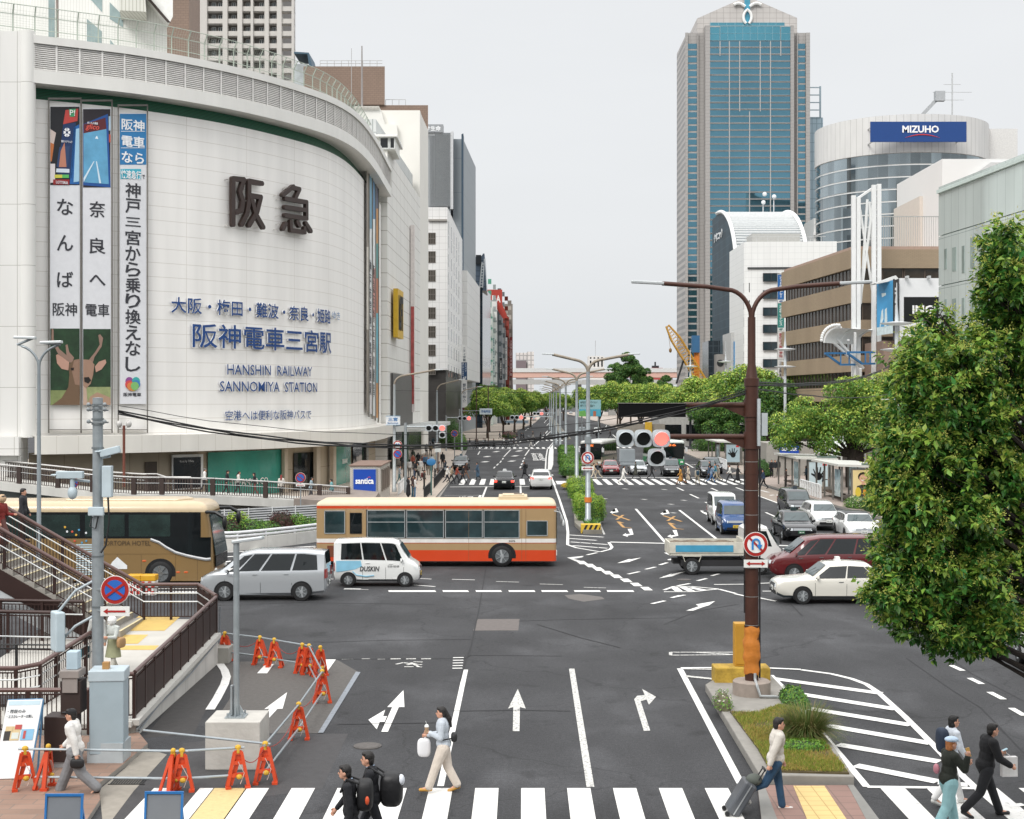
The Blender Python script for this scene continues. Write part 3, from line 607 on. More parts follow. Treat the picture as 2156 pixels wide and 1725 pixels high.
o=pic(t1,B1,'p',[(mat(DEERG,.6,var=.6,sc=1.4),106,692,167.5,853,2),(mat('7f8a58',.6,var=.3,sc=2),106,822,167.5,853,3),('8f7466',[(109,692),(113,694),(113,715),(126,736),(140,748),(138,727),(142,725),(146,742),(156,753),(152,765),(144,762),(122,745),(108,716)],4),('b78f7d',[(118,748),(122,746),(146,762),(144,780),(130,777),(120,765)],4),('6b543f',[(145,768),(156,758),(168,757),(168,853),(110,853),(130,838),(144,815),(146,790)],5),('8d705d',[(156,758),(168,756),(168,812),(158,810),(151,780)],6),('20150f',[(149,775),(156,774),(155,780),(150,780)],7)]);o.name='deer_picture'
B2,t2=banner('hanging banner second from left, blue street sign picture over 奈良へ and half a deer',174,233.5,228,853)
o=pic(t2,B2,'p',[('251f26',175,230,232.5,395,2),('1b4f93',[(175,262),(227,240),(233,395),(175,390)],3),('5b1f27',[(176,262),(222,248),(224,272),(176,281)],4),(mat('5fa0c4',.6,var=.25,sc=.7),[(176,281),(224,272),(229,388),(176,384)],4),('e5f0f6',[(200,292),(204,286),(207,293)],5),('cfe2ec',[(176,384),(176,375),(197,340),(199,340)],5),('cfe2ec',[(213,386),(209,386),(202,340),(204,340)],5),('b34a35',229.5,283,233,300,4),('a9c0cf',229,245,233,275,4)]);o.name='sign_picture'
mb=MB();B2.text(mb,'あいもの菓業',184,256,206,261,5);_p(mb,mat('e6e8ec'),t2,'small_lettering')
mb=MB();c=B2.pt(180,275,5);mb.text('glico',c,B2.ux,_V((0,0,1))+B2.ux*-0.,.95,.5,.012,.015,shear=.3);_p(mb,mat('d8584c'),t2,'red_lettering')
mb=MB();[B2.text(mb,c,188,v,222,v+34,2,.012)for c,v in(('奈',423),('良',500))];B2.text(mb,'へ',188,578,222,601,2,.012);B2.text(mb,'電車',180,639,230,666,2,.012);_p(mb,DKT,t2,'lettering')
o=pic(t2,B2,'p',[(mat(DEERG,.6,var=.6,sc=1.4),175,693,233,853,2),(mat('8d9667',.6,var=.3,sc=2),175,815,233,853,3),('8f7466',[(207,706),(211,704),(217,712),(214,730),(199,752),(195,765),(187,758),(200,742),(210,726)],4),('b78f7d',[(200,772),(208,762),(222,757),(224,764),(214,778),(202,784)],4),('9a7b68',[(175,757),(190,758),(199,768),(196,790),(191,808),(182,818),(175,812)],5),('b59c8a',[(175,812),(182,818),(185,853),(175,853)],4),('19130f',[(177,795),(187,794),(192,801),(186,808),(178,804)],6),('a58670',[(190,835),(205,826),(233,838),(233,853),(183,853)],4)]);o.name='deer_picture'
B3,t3=banner('hanging banner with blue head and long vertical line 神戸三宮から乗り換えなし',252,308,238,851)
o=pic(t3,B3,'p',[(BSK,252.5,240,308,347,2),('dfe3e6',255,276,305,277.2,3),('dfe3e6',255,311,305,312.2,3),('3fa9bd',254,356,297,377,2)]);o.name='blue_heading'
mb=MB();B3.text(mb,'阪神',256,249,304,273,3,.02);B3.text(mb,'電車',256,284,304,308,3,.02);B3.text(mb,'なら',256,318,303,342,3,.02);B3.text(mb,'快速急行',255,357,297,375,3,.02);_p(mb,mat('e8eaec'),t3,'white_lettering')
mb=MB();B3.text(mb,'で',299,368,305,376,2)
for i,c in enumerate('神戸三宮から乗り換えなし'):B3.text(mb,c,264,384+33.4*i+(6 if c in '三' else 0),296,415+33.4*i-(6 if c in '三' else 0),2,.016)
B3.text(mb,'阪神電車',260,827,297,835,2);_p(mb,DKT,t3,'lettering')
o=pic(t3,B3,'p',[(c,[(279.5+dx+8.5*math.cos(a),809+dy+9*math.sin(a))for a in[k*.45 for k in range(14)]],2+i)for i,(c,dx,dy)in enumerate((('8c4b8c',-7,-6),('3aa6a0',7,-6),('cc4a4a',-7.5,1),('3f7fb5',7.5,0),('c9a43c',1,6),('d07f45',-3.5,5),('7bb36a',4.5,4)))]);o.name='heart_emblem'
for j,(ua,ub,va,vb,cols)in enumerate(((772,776,346,868,('8b8378','c9c3b8','8b8378')),(777,783,352,872,('6a97ad','d5d8d8','d5d8d8','ccc8c8')),(784.5,790,358,876,('517da0','d8dcdc','c98f84','dcdcd8','ccd0cf')),(791,796,366,880,('4a4f66','c28a52','4f8a86','b06a4a','5fa9b8','5f9fae','c18a58')))):
 B=wall_board(ua,ub,WO+.25);t=_t('wall_banner',['brown framed narrow strip, first at the turning end of the curved wall','thin pale blue and white banner at the turning end of the curved wall','thin white banner with a blue top near the store corner','thin orange and teal picture banner, last at the store corner'][j],'banner',B.pt(ua,vb),0,'narrow banners at the store corner')
 mb=MB();mats=[]
 for k,c in enumerate(cols):
  m=mat(c,.6,var=.25,sc=1.5);mats.append(m);mb.m=k;B.rect(mb,ua,va+(vb-va)*k/len(cols),ub,va+(vb-va)*(k+1)/len(cols),1)
 _p(mb,mats,t,'cloth')
 mb=MB().bar(B.pt(ub+.5,va-14,1),B.pt(ub+.5,vb+10,1),.16);_p(mb,mat('8a8782',.5,.3),t,'rail')
 if j in(1,2):
  mb=MB().text('神戸市営地下鉄乗換駅' if j==1 else '阪急百貨店春の催事',B.pt(ua+1,vb-40,2),B.ux,(0,0,1),(B.pt(ub-1,vb,2)-B.pt(ua+1,vb,2)).length,13,.01,vert=True);_p(mb,DKT,t,'lettering')
for v0,v1 in((474,500),(566,588),(659,684),(752,776)):
 u0,u1=803,823;z1=CH+(HZ-v0)*140/FQ;z0=CH+(HZ-v1+3)*140/FQ
 a,b=s_of(u0,WO),s_of(u1,WO);mb=MB();m_=(a+b)/2
 mb.slab([WV(a,z0,WO),WV(b,z0,WO),WV(b,z1,WO),WV(a,z1,WO)],(.05,-.02,0));_p(mb,mat('26302d',.2),dept,'corner_window')
# fence along the store roof
fn=_t('rooftop_fence','pale green wire safety fence standing along the store roof edge','fence',WV(20,32.2,-1.4));FG=mat('a3aca0',.6)
s=-4
while s<WL*.82:
 p=WV(s,32.2,-1.3);q=WV(s,33.9,-1.3);r_=WV(s,34.5,-.95)
 _p(MB().tube([p,q,r_],.05,6),FG,fn,'post');s+=1.45
mb=MB()
for z,off in((33.,-1.3),(33.9,-1.3),(34.5,-.95)):
 mb.tube([WV(-4+(WL*.82+4)*i/50,z,off)for i in range(51)],.03,5)
_p(mb,FG,fn,'rails')
mb=MB()
for i in range(260):
 s=-4+(WL*.82+4)*i/260;mb.tube([WV(s,32.2,-1.3),WV(s,33.9,-1.3),WV(s,34.5,-.95)],.006,3,False)
for i in range(12):mb.tube([WV(-4+(WL*.82+4)*k/40,32.3+.17*i,-1.3+max(0,(i*.17-1.7)*.55))for k in range(41)],.006,3,False)
_p(mb,FG,fn,'wire_mesh')
# rooftop house behind the fence
rh=_t('rooftop_house','white rooftop house with slanting windows and a dark roof edge','building',(-38,118,32))
Y=120;mb=MB().slab([AT(u,v,Y)for u,v in((-120,-80),(330,-80),(351.5,40),(351.5,175),(-120,175))],(-8,22,0));_p(mb,grid('e0e0db','bdbcb4',.25,60,.01,.5),rh,'wall')
mb=MB().slab([AT(u,v,Y-1.2)for u,v in((287,-28),(364,-28),(364,35),(358.5,46),(352,45))],(-9,24,0));_p(mb,mat('e4e4e0',.5),rh,'roof_overhang')
mb=MB().slab([AT(u,v,Y-1.3)for u,v in((294,-20),(301,-20),(358,46),(351,46),(342,36))],(0,.3,0));_p(mb,mat('3a2f2a',.7),rh,'roof_edge')
for pts in(((183,40),(214,66),(214,92),(183,92)),((231,5),(259,33),(259,58),(231,40)),((190,-30),(215,-30),(215,26),(190,-2)),((102,-20),(115,-20),(115,78),(102,78)),((232,84),(252,108),(232,112))):
 mb=MB().slab([AT(u,v,Y-.04)for u,v in pts],(0,.1,0));_p(mb,glass('8ea0a0',.2),rh,'window')
mb=MB().slab([AT(u,v,Y-3)for u,v in((250,-40),(303,-40),(308,25),(252,22))],(-.7,2.9,0));_p(mb,grid('cfcfc6','a5a598',.3,60,.03,.6),rh,'bay')
fp=tag(MB().tube([AT(121,78,108),AT(120,-60,108)],.1,8).bd('flagpole',mat('8b7f78',.6)),'thick rusty flagpole in front of the white rooftop house','flagpole')
TILE=grid('877467','716055',.6,.3,.02,.8,.5,.08,.3,alt=.08)
bt=block('brown_tower','brown tiled tower between the white rooftop house and the apartment block','building',[(AT(330,0,170).x,170),(AT(398,0,170).x,170),(AT(421,0,186).x,186),(AT(340,0,190).x,190)],0,62,TILE)
# apartment tower
Y=345;s_=FQ/Y;ap=_t('apartment_tower','tall grey apartment tower with stacked balconies behind the store roof','building',(-64,Y,0))
xa,xb=(421-CX)/s_,(619-CX)/s_;mb=MB().box(xa+.8,Y+2,0,xb-3.2,Y+20,120);_p(mb,mat('6d6966',.7,var=.2),ap,'wall')
AC=mat('c5c1bb',.7,var=.05)
for zc in np.arange(72,112,3.):
 mb=MB().box(xa+1.5,Y+.3,zc,xb,Y+.6,zc+1.15);mb.box(xa+1.5,Y+.6,zc-.2,xb,Y+2.1,zc-.02);_p(mb,AC,ap,'balcony')
for u0,u1 in((421,436),(469,479),(500,510),(528,533),(557,566),(583,593),(614,619)):
 mb=MB().box((u0-CX)/s_,Y-.2,0,(u1-CX)/s_,Y+2.2,116);_p(mb,AC,ap,'column')
for i,zc in enumerate(np.arange(73.3,111,3.)):
 for u in(447,461,489,519,548,574):window(ap,((u-CX)/s_,Y+1.95,zc+.4),(1,0,0),.9,1.5,GLS,FR,.1,2)
br=block('brown_slab_building','wide brown tiled slab building with a stepped flat top behind the store','building',[((655-CX)/14.6,205),(-12.1,205),(-13.4,225),((655-CX)/14.6,225)],0,50,TILE)
mb=MB().prism([((640-CX)/14.6,204.6),(-18.3,204.6),(-20.2,224),((640-CX)/14.6,224)],50,55.5);_p(mb,TILE,br,'upper_storey')
mb=MB()
for u in np.arange(674,806,15):mb.cyl(AT(u,142,206),AT(u,128,206),.04,5)
for v in(128,134):mb.cyl(AT(674,v,206),AT(805,v,206),.04,5)
for u in np.arange(812,855,14):mb.cyl(AT(u,222,206),AT(u,210,206),.04,5)
mb.cyl(AT(812,210,206),AT(854,210,206),.04,5);_p(mb,mat('a9aaa8',.6),br,'roof_railing')
tag(MB().tube([AT(762,245,190),AT(762,97,190)],[.16,.08],8).bd('flagpole',mat('8f8a88',.5)),'slim grey flagpole before the brown slab building','flagpole')
tag(MB().tube([AT(740,220,190),AT(740,102,190)],.04,6).bd('lightning_rod',mat('a5a5a5',.5)),'hair thin lightning rod left of the slim flagpole','lightning rod')
pb=block('rooftop_plant_room','small rooftop frame with a blue sloping roof right of the apartment tower','building',rect((620-CX)/9,332,(649-CX)/9,340),70,86,mat('aab0b2',.6,var=.3,sc=.6));mb=MB().slab([AT(u,v,331)for u,v in((619,109),(650,111),(657,140),(651,140),(647,114),(619,113))],(0,10,0));_p(mb,mat('3f5a6b',.6),pb,'roof')
# white annex along the street
AX=-12.9;an=block('white_annex','long white ribbed annex running down the street beside the store','building',[(AX-.35,151.2),(AX+.7,189),(-40,189),(-40,151.2)],0,34.3,grid('dcdbd6','aeaaa2',4.2,1.5,.045,.5,0,.05,.4))
mb=MB().prism([(AX-1.6,151.5),(AX-.3,189),(-40,189),(-40,151.5)],34.3,37.4);_p(mb,grid('c9ccca','9ba09f',.55,9,.06,.5),an,'ribbed_upper_storey')
pt=_t('rooftop_pavilion','low glazed pavilion with an overhanging white roof on the annex','building',(-14,150.5,34));Y=151;mb=MB().slab([AT(u,v,Y)for u,v in((790,287),(832,287),(832,316),(790,316))],(0,6,0));_p(mb,mat('d9d9d4',.5),pt,'wall')
mb=MB().slab([AT(u,v,Y-.6)for u,v in((784,283),(836,283),(836,287.5),(784,287.5))],(0,8,0));_p(mb,mat('e4e4e0',.5),pt,'roof')
for u0,u1 in((800,818),(821,831)):window(pt,AT((u0+u1)/2,301.5,Y-.02),(1,0,0),(u1-u0)*Y/FQ,23*Y/FQ,GLD,FR,.12)
cb=block('cream_block','plain cream block with a chamfered corner rising behind the annex','building',[((780-CX)/15.76,190),((884-CX)/15.76,190),((889-CX)/15.4,194.5),(-12,204),((780-CX)/15.76,204)],0,46.2,mat('dfddd6',.6,var=.04,sc=.2))
mb=MB().slab([AT(u,v,189)for u,v in((745,224),(798,224),(802,232),(810,262),(835,262),(838,290),(745,290))],(0,12,0));_p(mb,mat('dddcd6',.6,var=.04,sc=.2),cb,'lower_step')
mb=MB();[mb.slab([AT(u,224,188.9),AT(u+1.4,224,188.9),AT(u+1.4,232,188.9),AT(u,232,188.9)],(0,-.2,0))for u in np.arange(746,799,3)];_p(mb,mat('b6b2aa',.6),cb,'roof_slats')
mb=MB().prism([(AX-.3,154),(AX+.35,176),(AX+.62,176),(AX+0.,154)],1,10.4);_p(mb,grid('6a6866','3a3937',.35,30,.09,.5),an,'metal_fin_screen')
mb=MB().prism([(AX+.2,151),(AX+3.2,152),(AX+4.4,196),(AX+1,196)],4.1,4.35)
for k in range(40):y=151.5+1.1*k;mb.box(AX+.3+.025*(y-151),y,4.36,AX+3.3+.027*(y-151),y+.12,4.6)
_p(mb,mat('cfd1cf',.4,var=.1),an,'street_canopy')
mb=MB().prism([(AX+.05,151.2),(AX+.8,188),(AX+.9,188),(AX+.15,151.2)],.2,3.9);_p(mb,glass('3a3a36',.1,.6,.5),an,'shop_windows_strip')
mb=MB().box(-12.2,158,.15,-11.6,159.6,4);_p(mb,mat('1f4d33',.6),an,'green_pillar')
lo=_t('shop_sign','upright yellow sign with black letters on the white annex','sign',(-12.4,156,13.5))
z0,z1=14.3,19.6;mb=MB().prism([(-12.9,154.5),(-12.4,154.5),(-12.2,159.8),(-12.7,159.8)],z0,z1);_p(mb,mat('c9a32a',.5),lo,'board')
mb=MB().text('LOFT',(-12.36,155.2,z0+.8),(.04,1,0),(0,0,1),3.9,3.9,.05,.03);_p(mb,mat('1b1a18'),lo,'lettering')
o=_t('shop_sign','thin white vertical banner with red lettering on the annex end','sign',(-12,174,8));z0=8.5;mb=MB().prism([(-12.5,175),(-12.,175),(-12.,176),(-12.5,176)],6,29);_p(mb,mat('d9d2ce',.6),o,'board')
mb=MB().prism([(-12.45,174.96),(-12.05,174.96),(-12.05,174.99),(-12.45,174.99)],7,19);_p(mb,mat('a34a48',.6,var=.5,sc=1.2),o,'red_panel')
# bank banners on the brown building edge
for j,(v0,v1,txt)in enumerate(((573,686,'三井住友信託銀行'),(700,813,'三井住友トラスト不動産'))):
 Y=204.4;t=_t('bank_banner',('upper' if j==0 else 'lower')+' vertical blue banner with white cap on the brown building edge','banner',AT(892,v1,Y),0,'blue bank banners');B=Board(AT(885,v1,Y),AT(899,v1,Y))
 mb=MB();B.rect(mb,885.5,v0+27,898.8,v1,1);_p(mb,mat('2c7f9c',.5),t,'blue_field')
 mb=MB();B.rect(mb,885.5,v0,898.8,v0+27,1);_p(mb,mat('dad9d5',.5),t,'white_cap')
 mb=MB();mats=[mat(c)for c in('c05a3c','6a9a4a','3f6fa8','c9a23c')]
 for k,(dx,dy)in enumerate(((-1.8,-2),(1.8,-2),(-1.8,2),(1.8,2))):mb.m=k;B.rect(mb,892+dx*1.2-1.6,v0+11+dy*1.2-1.6,892+dx*1.2+1.6,v0+11+dy*1.2+1.6,2)
 _p(mb,mats,t,'emblem')
 mb=MB();B.text(mb,txt,888.2,v0+38,896,v1-8,2,.01,vert=True);_p(mb,mat('e8eaea'),t,'lettering')
# white office block
Y=258;s_=FQ/Y;x0,x1=(895-CX)/s_,(942-CX)/s_
wo=block('white_office','white tiled office block with one column of square windows on its front','building',[(x0-8,Y),(x1,Y),(x1+.9,310),(x0-8,310)],13,42.5,grid('e0e0de','bcbcba',1.2,1.2,.03,.4,0,.03))
mb=MB().prism([(x0-8,Y+.6),(x1-.3,Y+.6),(x1+.6,309),(x0-8,309)],0,13);_p(mb,mat('3a3836',.4,var=.4,sc=.4),wo,'street_level')
for v in(502.5,541.5,581,620,659.5,699,738,777.5):window(wo,AT(909.5,v,Y),(1,0,0),14*Y/FQ,23*Y/FQ,glass('4d4a45'),mat('6f6a64',.5),.12,3,2)
for row,v in enumerate((475,505,545,583,622,662,700,738,780)):
 for k in range(5):
  y=262+k*8.5;x=x1+.9*(y-Y)/52;zz=CH+(HZ-v)*Y/FQ;window(wo,(x+.02,y,zz),(.0173,1,0),1.2,2.3,GLS)
mb=MB().slab([AT(u,v,Y-.4)for u,v in((902,461.5),(941,461.5),(941,465.5),(902,465.5))],(0,.5,0));_p(mb,mat('97948e',.6),wo,'ledge')
mb=MB().prism([(x1+.9,312),(x1+1.9,312),(x1+3.6,360),(x1-3,360)],12,36);_p(mb,grid('d9d9d7','b9b9b8',3,2.4,.05,.5),wo,'lower_wing')
t=_t('sign_banner','white and navy vertical signboard with 6F on the white office','sign',AT(978,820,300));B=Board(AT(971,800,300),AT(983.5,800,300));mb=MB();B.rect(mb,971.5,726,983.5,764,1);_p(mb,mat('dfdfdd'),t,'white_board')
mb=MB();B.rect(mb,971.5,763,983.5,800,1);_p(mb,mat('23456b'),t,'navy_board');mb=MB();B.text(mb,'ニチイ学館',974.5,732,980.5,761,2,vert=True);_p(mb,mat('3a4a5a'),t,'dark_lettering')
mb=MB();B.text(mb,'ダンディハウス',972.3,765,977,792,2,vert=True);B.text(mb,'ミスパリ',978.5,765,982.8,783,2,vert=True);B.text(mb,'6F',974,793,982,799,2,.03);_p(mb,mat('e6e8ea'),t,'white_lettering')
t=_t('sign_banner','white vertical signboard with characters just above the left street trees','sign',AT(977,880,298));B=Board(AT(971,870,298),AT(983,870,298));mb=MB();B.rect(mb,971.5,801,983.5,858,1);_p(mb,mat('dfdfdd'),t,'white_board');mb=MB();B.text(mb,'野村の仲介',974.5,808,981,848,2,vert=True);_p(mb,mat('3a4a5a'),t,'lettering')
mb=MB();B.rect(mb,971.5,859,977.5,871,1);B.rect(mb,977.6,859,983.5,871,1);_p(mb,mat('5b2a33'),t,'foot_panel')
# grey towers behind
Y=330;s_=FQ/Y
gt=block('grey_fin_tower','grey tower with a vertical finned facade and rooftop lettering','building',rect((895-CX)/s_,Y,(949-CX)/s_,Y+15),0,69,mat('8f9498',.6));mb=MB().slab([AT(u,v,Y-.3)for u,v in((916,280),(949,280),(949,434),(916,434))],(0,.3,0));_p(mb,glass('566066',.2,.5,.15),gt,'glass_front')
mb=MB()
for u in np.arange(903,949,2.):mb.slab([AT(u,279,Y-.9),AT(u+.6,279,Y-.9),AT(u+.6,435,Y-.9),AT(u,435,Y-.9)],(0,.5,0))
_p(mb,mat('b9bdbf',.5),gt,'fins')
mb=MB().slab([AT(u,v,Y-1)for u,v in((896,262),(933,262),(933,279),(896,279))],(0,3,0));_p(mb,mat('94979a',.6),gt,'roof_signboard')
mb=MB();B=Board(AT(896,270,Y-1),AT(933,270,Y-1));B.text(mb,'日本生命',887,265,928,276,2,.03);_p(mb,mat('e9ebec'),gt,'roof_lettering')
mb=MB().slab([AT(u,v,Y-.6)for u,v in((948,278),(954,276),(954,440),(948,440))],(0,3,0));_p(mb,mat('c3c5c6'),gt,'edge_pier')
g2=block('grey_slab_tower','smooth blue grey slab tower with a dark vertical slot','building',[((953-CX)/s_,Y+2),((972-CX)/s_,Y+2),(-11.3,Y+4),(-9.5,372),((953-CX)/s_,372)],0,68.5,grid('8f979c','7a8288',8,8,.06,.5,0,.04));mb=MB().slab([AT(u,v,Y-.2)for u,v in((971.5,283),(975.5,281),(975.5,580),(971.5,580))],(0,5,0));_p(mb,mat('2f4454',.4),g2,'slot')
Y=378;s_=FQ/Y
g3=block('dark_glass_building','dark glass office with a slanted top and ladder frame','building',[((998-CX)/s_,Y),((1016-CX)/s_,Y),((1024.5-CX)/s_+.6,Y+34),((998-CX)/s_,Y+34)],0,38,grid('26343f','131c24',1.7,1.7,.12,.12,0,.2,.3,alt=.45));mb=MB().slab([AT(u,v,Y+1)for u,v in((1001,541),(1013,541),(1017,534),(1020,534),(1024.5,612),(1001,612))],(0,18,0));_p(mb,grid('5e6c7c','414d59',1.4,1.4,.1,.2,0,.1),g3,'slanted_top')
mb=MB().slab([AT(u,v,Y)for u,v in((1002,537),(1013,537),(1013,556),(1002,556))],(0,4,0));_p(mb,mat('22272c'),g3,'roof_box')
mb=MB();[mb.bar(AT(1011+(606-v)*.08,v,Y-.5),AT(1017+(606-v)*.04,v,Y-.5),.25)for v in range(556,610,6)];mb.bar(AT(1010,606,Y-.5),AT(1015,552,Y-.5),.3);mb.bar(AT(1016,606,Y-.5),AT(1020,545,Y-.5),.3);_p(mb,mat('c5cacc'),g3,'ladder_frame')
far=[('green_balcony_building','narrow white building with green balcony strips beyond the dark glass office',1025,1037,648,420,'c9cfc9','5f9a84'),('white_shop_building','thin white building with small signs right of the green balconies',1036,1046,632,440,'d8d8d5','9aa09f'),('grey_shop_building','grey narrow building under the red roof sign',1045,1058,655,455,'8e9296','5c6468'),('white_strip_building','small pale building behind the dark research centre sign',1056,1064,690,470,'a9a9a8','6a6f72'),('maroon_building','maroon building stepping down near the end of the row',1060,1072,668,490,'7c3328','54241d'),('beige_end_building','grey beige end building with an angled top, last in the left row',1066,1079.5,640,510,'a39c94','7b756e')]
for nm,lb,u0,u1,vt,Y,c1,c2 in far:
 s_=FQ/Y;t=block(nm,lb,'building',rect((u0-CX)/s_-4,Y,(u1-CX)/s_,Y+22),0,CH+(HZ-vt)/s_,grid(c1,c2,2.2,3.2,.3,.5,0,.1))
 for k in range(10):window(t,((u0+u1-2*CX)/2/s_,Y,12+3.4*k),(1,0,0),(u1-u0)/s_*.6,1.5,glass(c2),None)
t=_t('roof_signboard','big red rooftop signboard with white letters above the left row','sign',AT(1042,620,450));B=Board(AT(1025,640,450),AT(1058,640,450));mb=MB();B.panel(mb,[(1025,610),(1057.5,610),(1057.5,642),(1066,660),(1069,670),(1058,670),(1040,640),(1025,624)],1);_p(mb,mat('a8392c',.5),t,W=True).name='board'
mb=MB();B.text(mb,'DA',1036,622,1054,637,2,.03);_p(mb,mat('e2dcd8'),t,'lettering')
for nm,lb,u0,u1,v0,v1,Y,c,tc_,txt in(('vertical_sign','dark red vertical school sign at the end of the left row',1073,1079,710,795,508,'7a1f22','e6dcd8','大原簿記専門学校神戸校'),('vertical_sign','black vertical sign 三宮研修センター among the far left shops',1051.5,1057.5,754,800,452,'26272a','e6e6e4','三宮研修センター'),('vertical_sign','white vertical sign between the maroon building and dark red sign',1062.5,1068,711,800,488,'d9dad8','6a6a6a','神戸学院校舎'),('vertical_sign','teal and white small vertical sign on the thin white building',1037,1042,706,790,438,'cfd6d4','35657a','医院三階')):
 t=_t(nm,lb,'sign',AT(u0,v1,Y),0,'vertical signs down the street');B=Board(AT(u0,v1,Y),AT(u1,v1,Y));mb=MB();B.rect(mb,u0,v0,u1,v1,1);_p(mb,mat(c,.5),t,'board')
 mb=MB();B.text(mb,txt,u0+1.2,v0+6,u1-1.2,v1-3,2,.01,d=.03,vert=True);_p(mb,mat(tc_),t,'lettering')
# ---------------------------------------------------------------- right-hand buildings and the far end
STN=grid('a3a09d','8a8784',2.,1.04,.05,.6,0,.06,.1)
ch=_t('city_tower','very tall stone and blue glass tower with a gabled top and white emblem','building',(71,430,0))
x0,x1=52.9,89.7;sx=lambda ix,Y=430:(1313.8+ix/2.56-CX)*Y/FQ;sz=lambda iy,Y=430:CH+(HZ-iy/2.56)*Y/FQ
mb=MB().box(x0,430,0,x1,456,sz(178));_p(mb,STN,ch,'wall')
mb=MB();a,b=sx(430),sx(905);mb.box(a,427.5,0,b,430.2,sz(152));_p(mb,STN,ch,'centre_bay')
mb=MB().slab([(sx(395),430.5,sz(178)),(sx(395),430.5,sz(98)),(sx(665),430.5,sz(-22)),(sx(935),430.5,sz(95)),(sx(935),430.5,sz(178))],(0,18,0));_p(mb,grid('bab6b2','96918d',2.,1.6,.06,.6),ch,'gable')
mb=MB();P_=[(x0-.1,y,z)for y,z in((430.3,0),(455.6,0),(455.6,sz(180)),(430.3,sz(180)))];mb.slab(P_,(.2,0,0));_p(mb,grid('3b4046','a39e99',2.1,2.07,.52,.4,0,.2,.1,alt=.3),ch,'side_windows')
LN=mat('a9a9a8',.6)
GT1=metal(glass('5f8a9c',.04,.16,.05),.9)
top=sz(236);k=0;z=top
for(ix0,ix1,iy0,iy1)in((466,865,122,150),(512,832,155,230),(457,508,160,230),(838,886,158,230)):
 window(ch,((sx(ix0)+sx(ix1))/2,430.4 if iy0==122 else 427.4,(sz(iy0)+sz(iy1))/2),(1,0,0),sx(ix1)-sx(ix0),sz(iy0)-sz(iy1),metal(glass('62a0b2',.05,.12,.06),.9),mat('6f9aa8',.4),.14,max(1,int((ix1-ix0)/40)),2,name='glass_crown')
while z>6:
 h=1.62;c=GT1;mb=MB().box(sx(457),427.3,z-h,sx(886),427.45,z);mb.m=1;mb.box(sx(455),427.1,z-h-.4,sx(888),427.5,z-h-.29);mb.box(sx(455),427.1,z-h-.1,sx(888),427.5,z-h);_p(mb,[c,LN],ch,'glass_band')
 for a,b in((344,392),(936,977)):window(ch,((sx(a)+sx(b))/2,429.95,z-.8),(1,0,0),sx(b)-sx(a),1.5,GT1,None)
 z-=2.07;k+=1
zs=sz(612);mb=MB()
for ix in(510,560,615,725,780,835):mb.box(sx(ix)-.14,427.,zs if ix in(560,615,725,780)else sz(315),sx(ix)+.14,427.4,sz(236))
for ix in(560,668,780):mb.box(sx(ix)-.14,427.,0,sx(ix)+.14,427.4,zs)
_p(mb,LN,ch,'mullions')
mb=MB();[mb.box(sx(a),429.2,0,sx(b),430.1,sz(180))for a,b in((330,343),(393,400),(928,935),(978,1000))];[mb.box(sx(a),426.8,0,sx(b),427.6,sz(152))for a,b in((430,456),(887,905))];_p(mb,STN,ch,'piers')
mb=MB().box(sx(650),430.3,sz(118),sx(680),430.45,sz(-20));_p(mb,glass('4796b0'),ch,'gable_window')
mb=MB();zc=sz(65);xc=sx(665)
for sgn in(-1,1):
 P=[(xc+sgn*(2.*math.cos(t)-.8),429.9,zc-1.6+2.4*math.sin(t))for t in np.linspace(-.9,1.3,14)];mb.tube(P,.42,6)
 P=[(xc+sgn*(.7+3.4*t),429.9,zc+1.6+1.*math.sin(t*2.6))for t in np.linspace(0,1,8)];mb.tube(P,.45,6)
 mb.bar((xc+sgn*1.3,429.9,zc+5),(xc+sgn*1.3,429.9,zc+17),.5)
_p(mb,mat('e9e9e6',.5),ch,'emblem')
b=block('thin_tower','slim blue grey tower peeping out right of the tall stone tower','building',rect(94,455,99.5,475),0,98,grid('9fb4bf','7d919c',1.5,3,.12,.3));mb=MB();[mb.tube([(95+(i%2)*3.6,455,98),(95+(i%2)*3.6,455,108)],.3,6)for i in range(2)];[mb.bar((94.8,455,98+2.4*i),(98.8,455,98+2.4*i),.3)for i in range(5)];_p(mb,mat('8ea0a9',.5),b,'top_frame')
b=block('white_balcony_tower','thin white residential tower strip between the stone tower and round building','building',rect(87,410,96,424),0,60,mat('c9cac8',.6));[_p(MB().box(86.8,409.2,4+3*i,95,410,5+3*i),mat('dcdcda',.6),b).__setattr__('name','balcony')for i in range(18)]
# round bank building
RX,RY,RR=101.6,372,22
rb=_t('round_bank_building','round white office building with ring windows and a blue sign','building',(RX,350,0))
def ring(mb,r,z0,z1,a0=170,a1=375,n=60,r1=None):
 r1=r1 or r
 for i in range(n):
  p,q=R(a0+(a1-a0)*i/n),R(a0+(a1-a0)*(i+1)/n)
  mb.add([(RX+r*math.cos(p),RY+r*math.sin(p),z0),(RX+r*math.cos(q),RY+r*math.sin(q),z0),(RX+r1*math.cos(q),RY+r1*math.sin(q),z1),(RX+r1*math.cos(p),RY+r1*math.sin(p),z1)],[(0,1,2,3)],[[(r*p,z0),(r*q,z0),(r*q,z1),(r*p,z1)]])
mb=MB();ring(mb,RR,68.6,78);ring(mb,RR,78,78.05,r1=RR-3);ring(mb,RR-.6,68.5,68.6,r1=RR);_p(mb,grid('d3d2cf','b1b0ac',1.7,40,.06,.4),rb,'crown_band')
mb=MB().box(RX+RR-2,RY-6,0,RX+RR+6.5,RY+10,77.4);_p(mb,mat('d3d2cf',.5),rb,'flat_end')
z=68.5;i=0
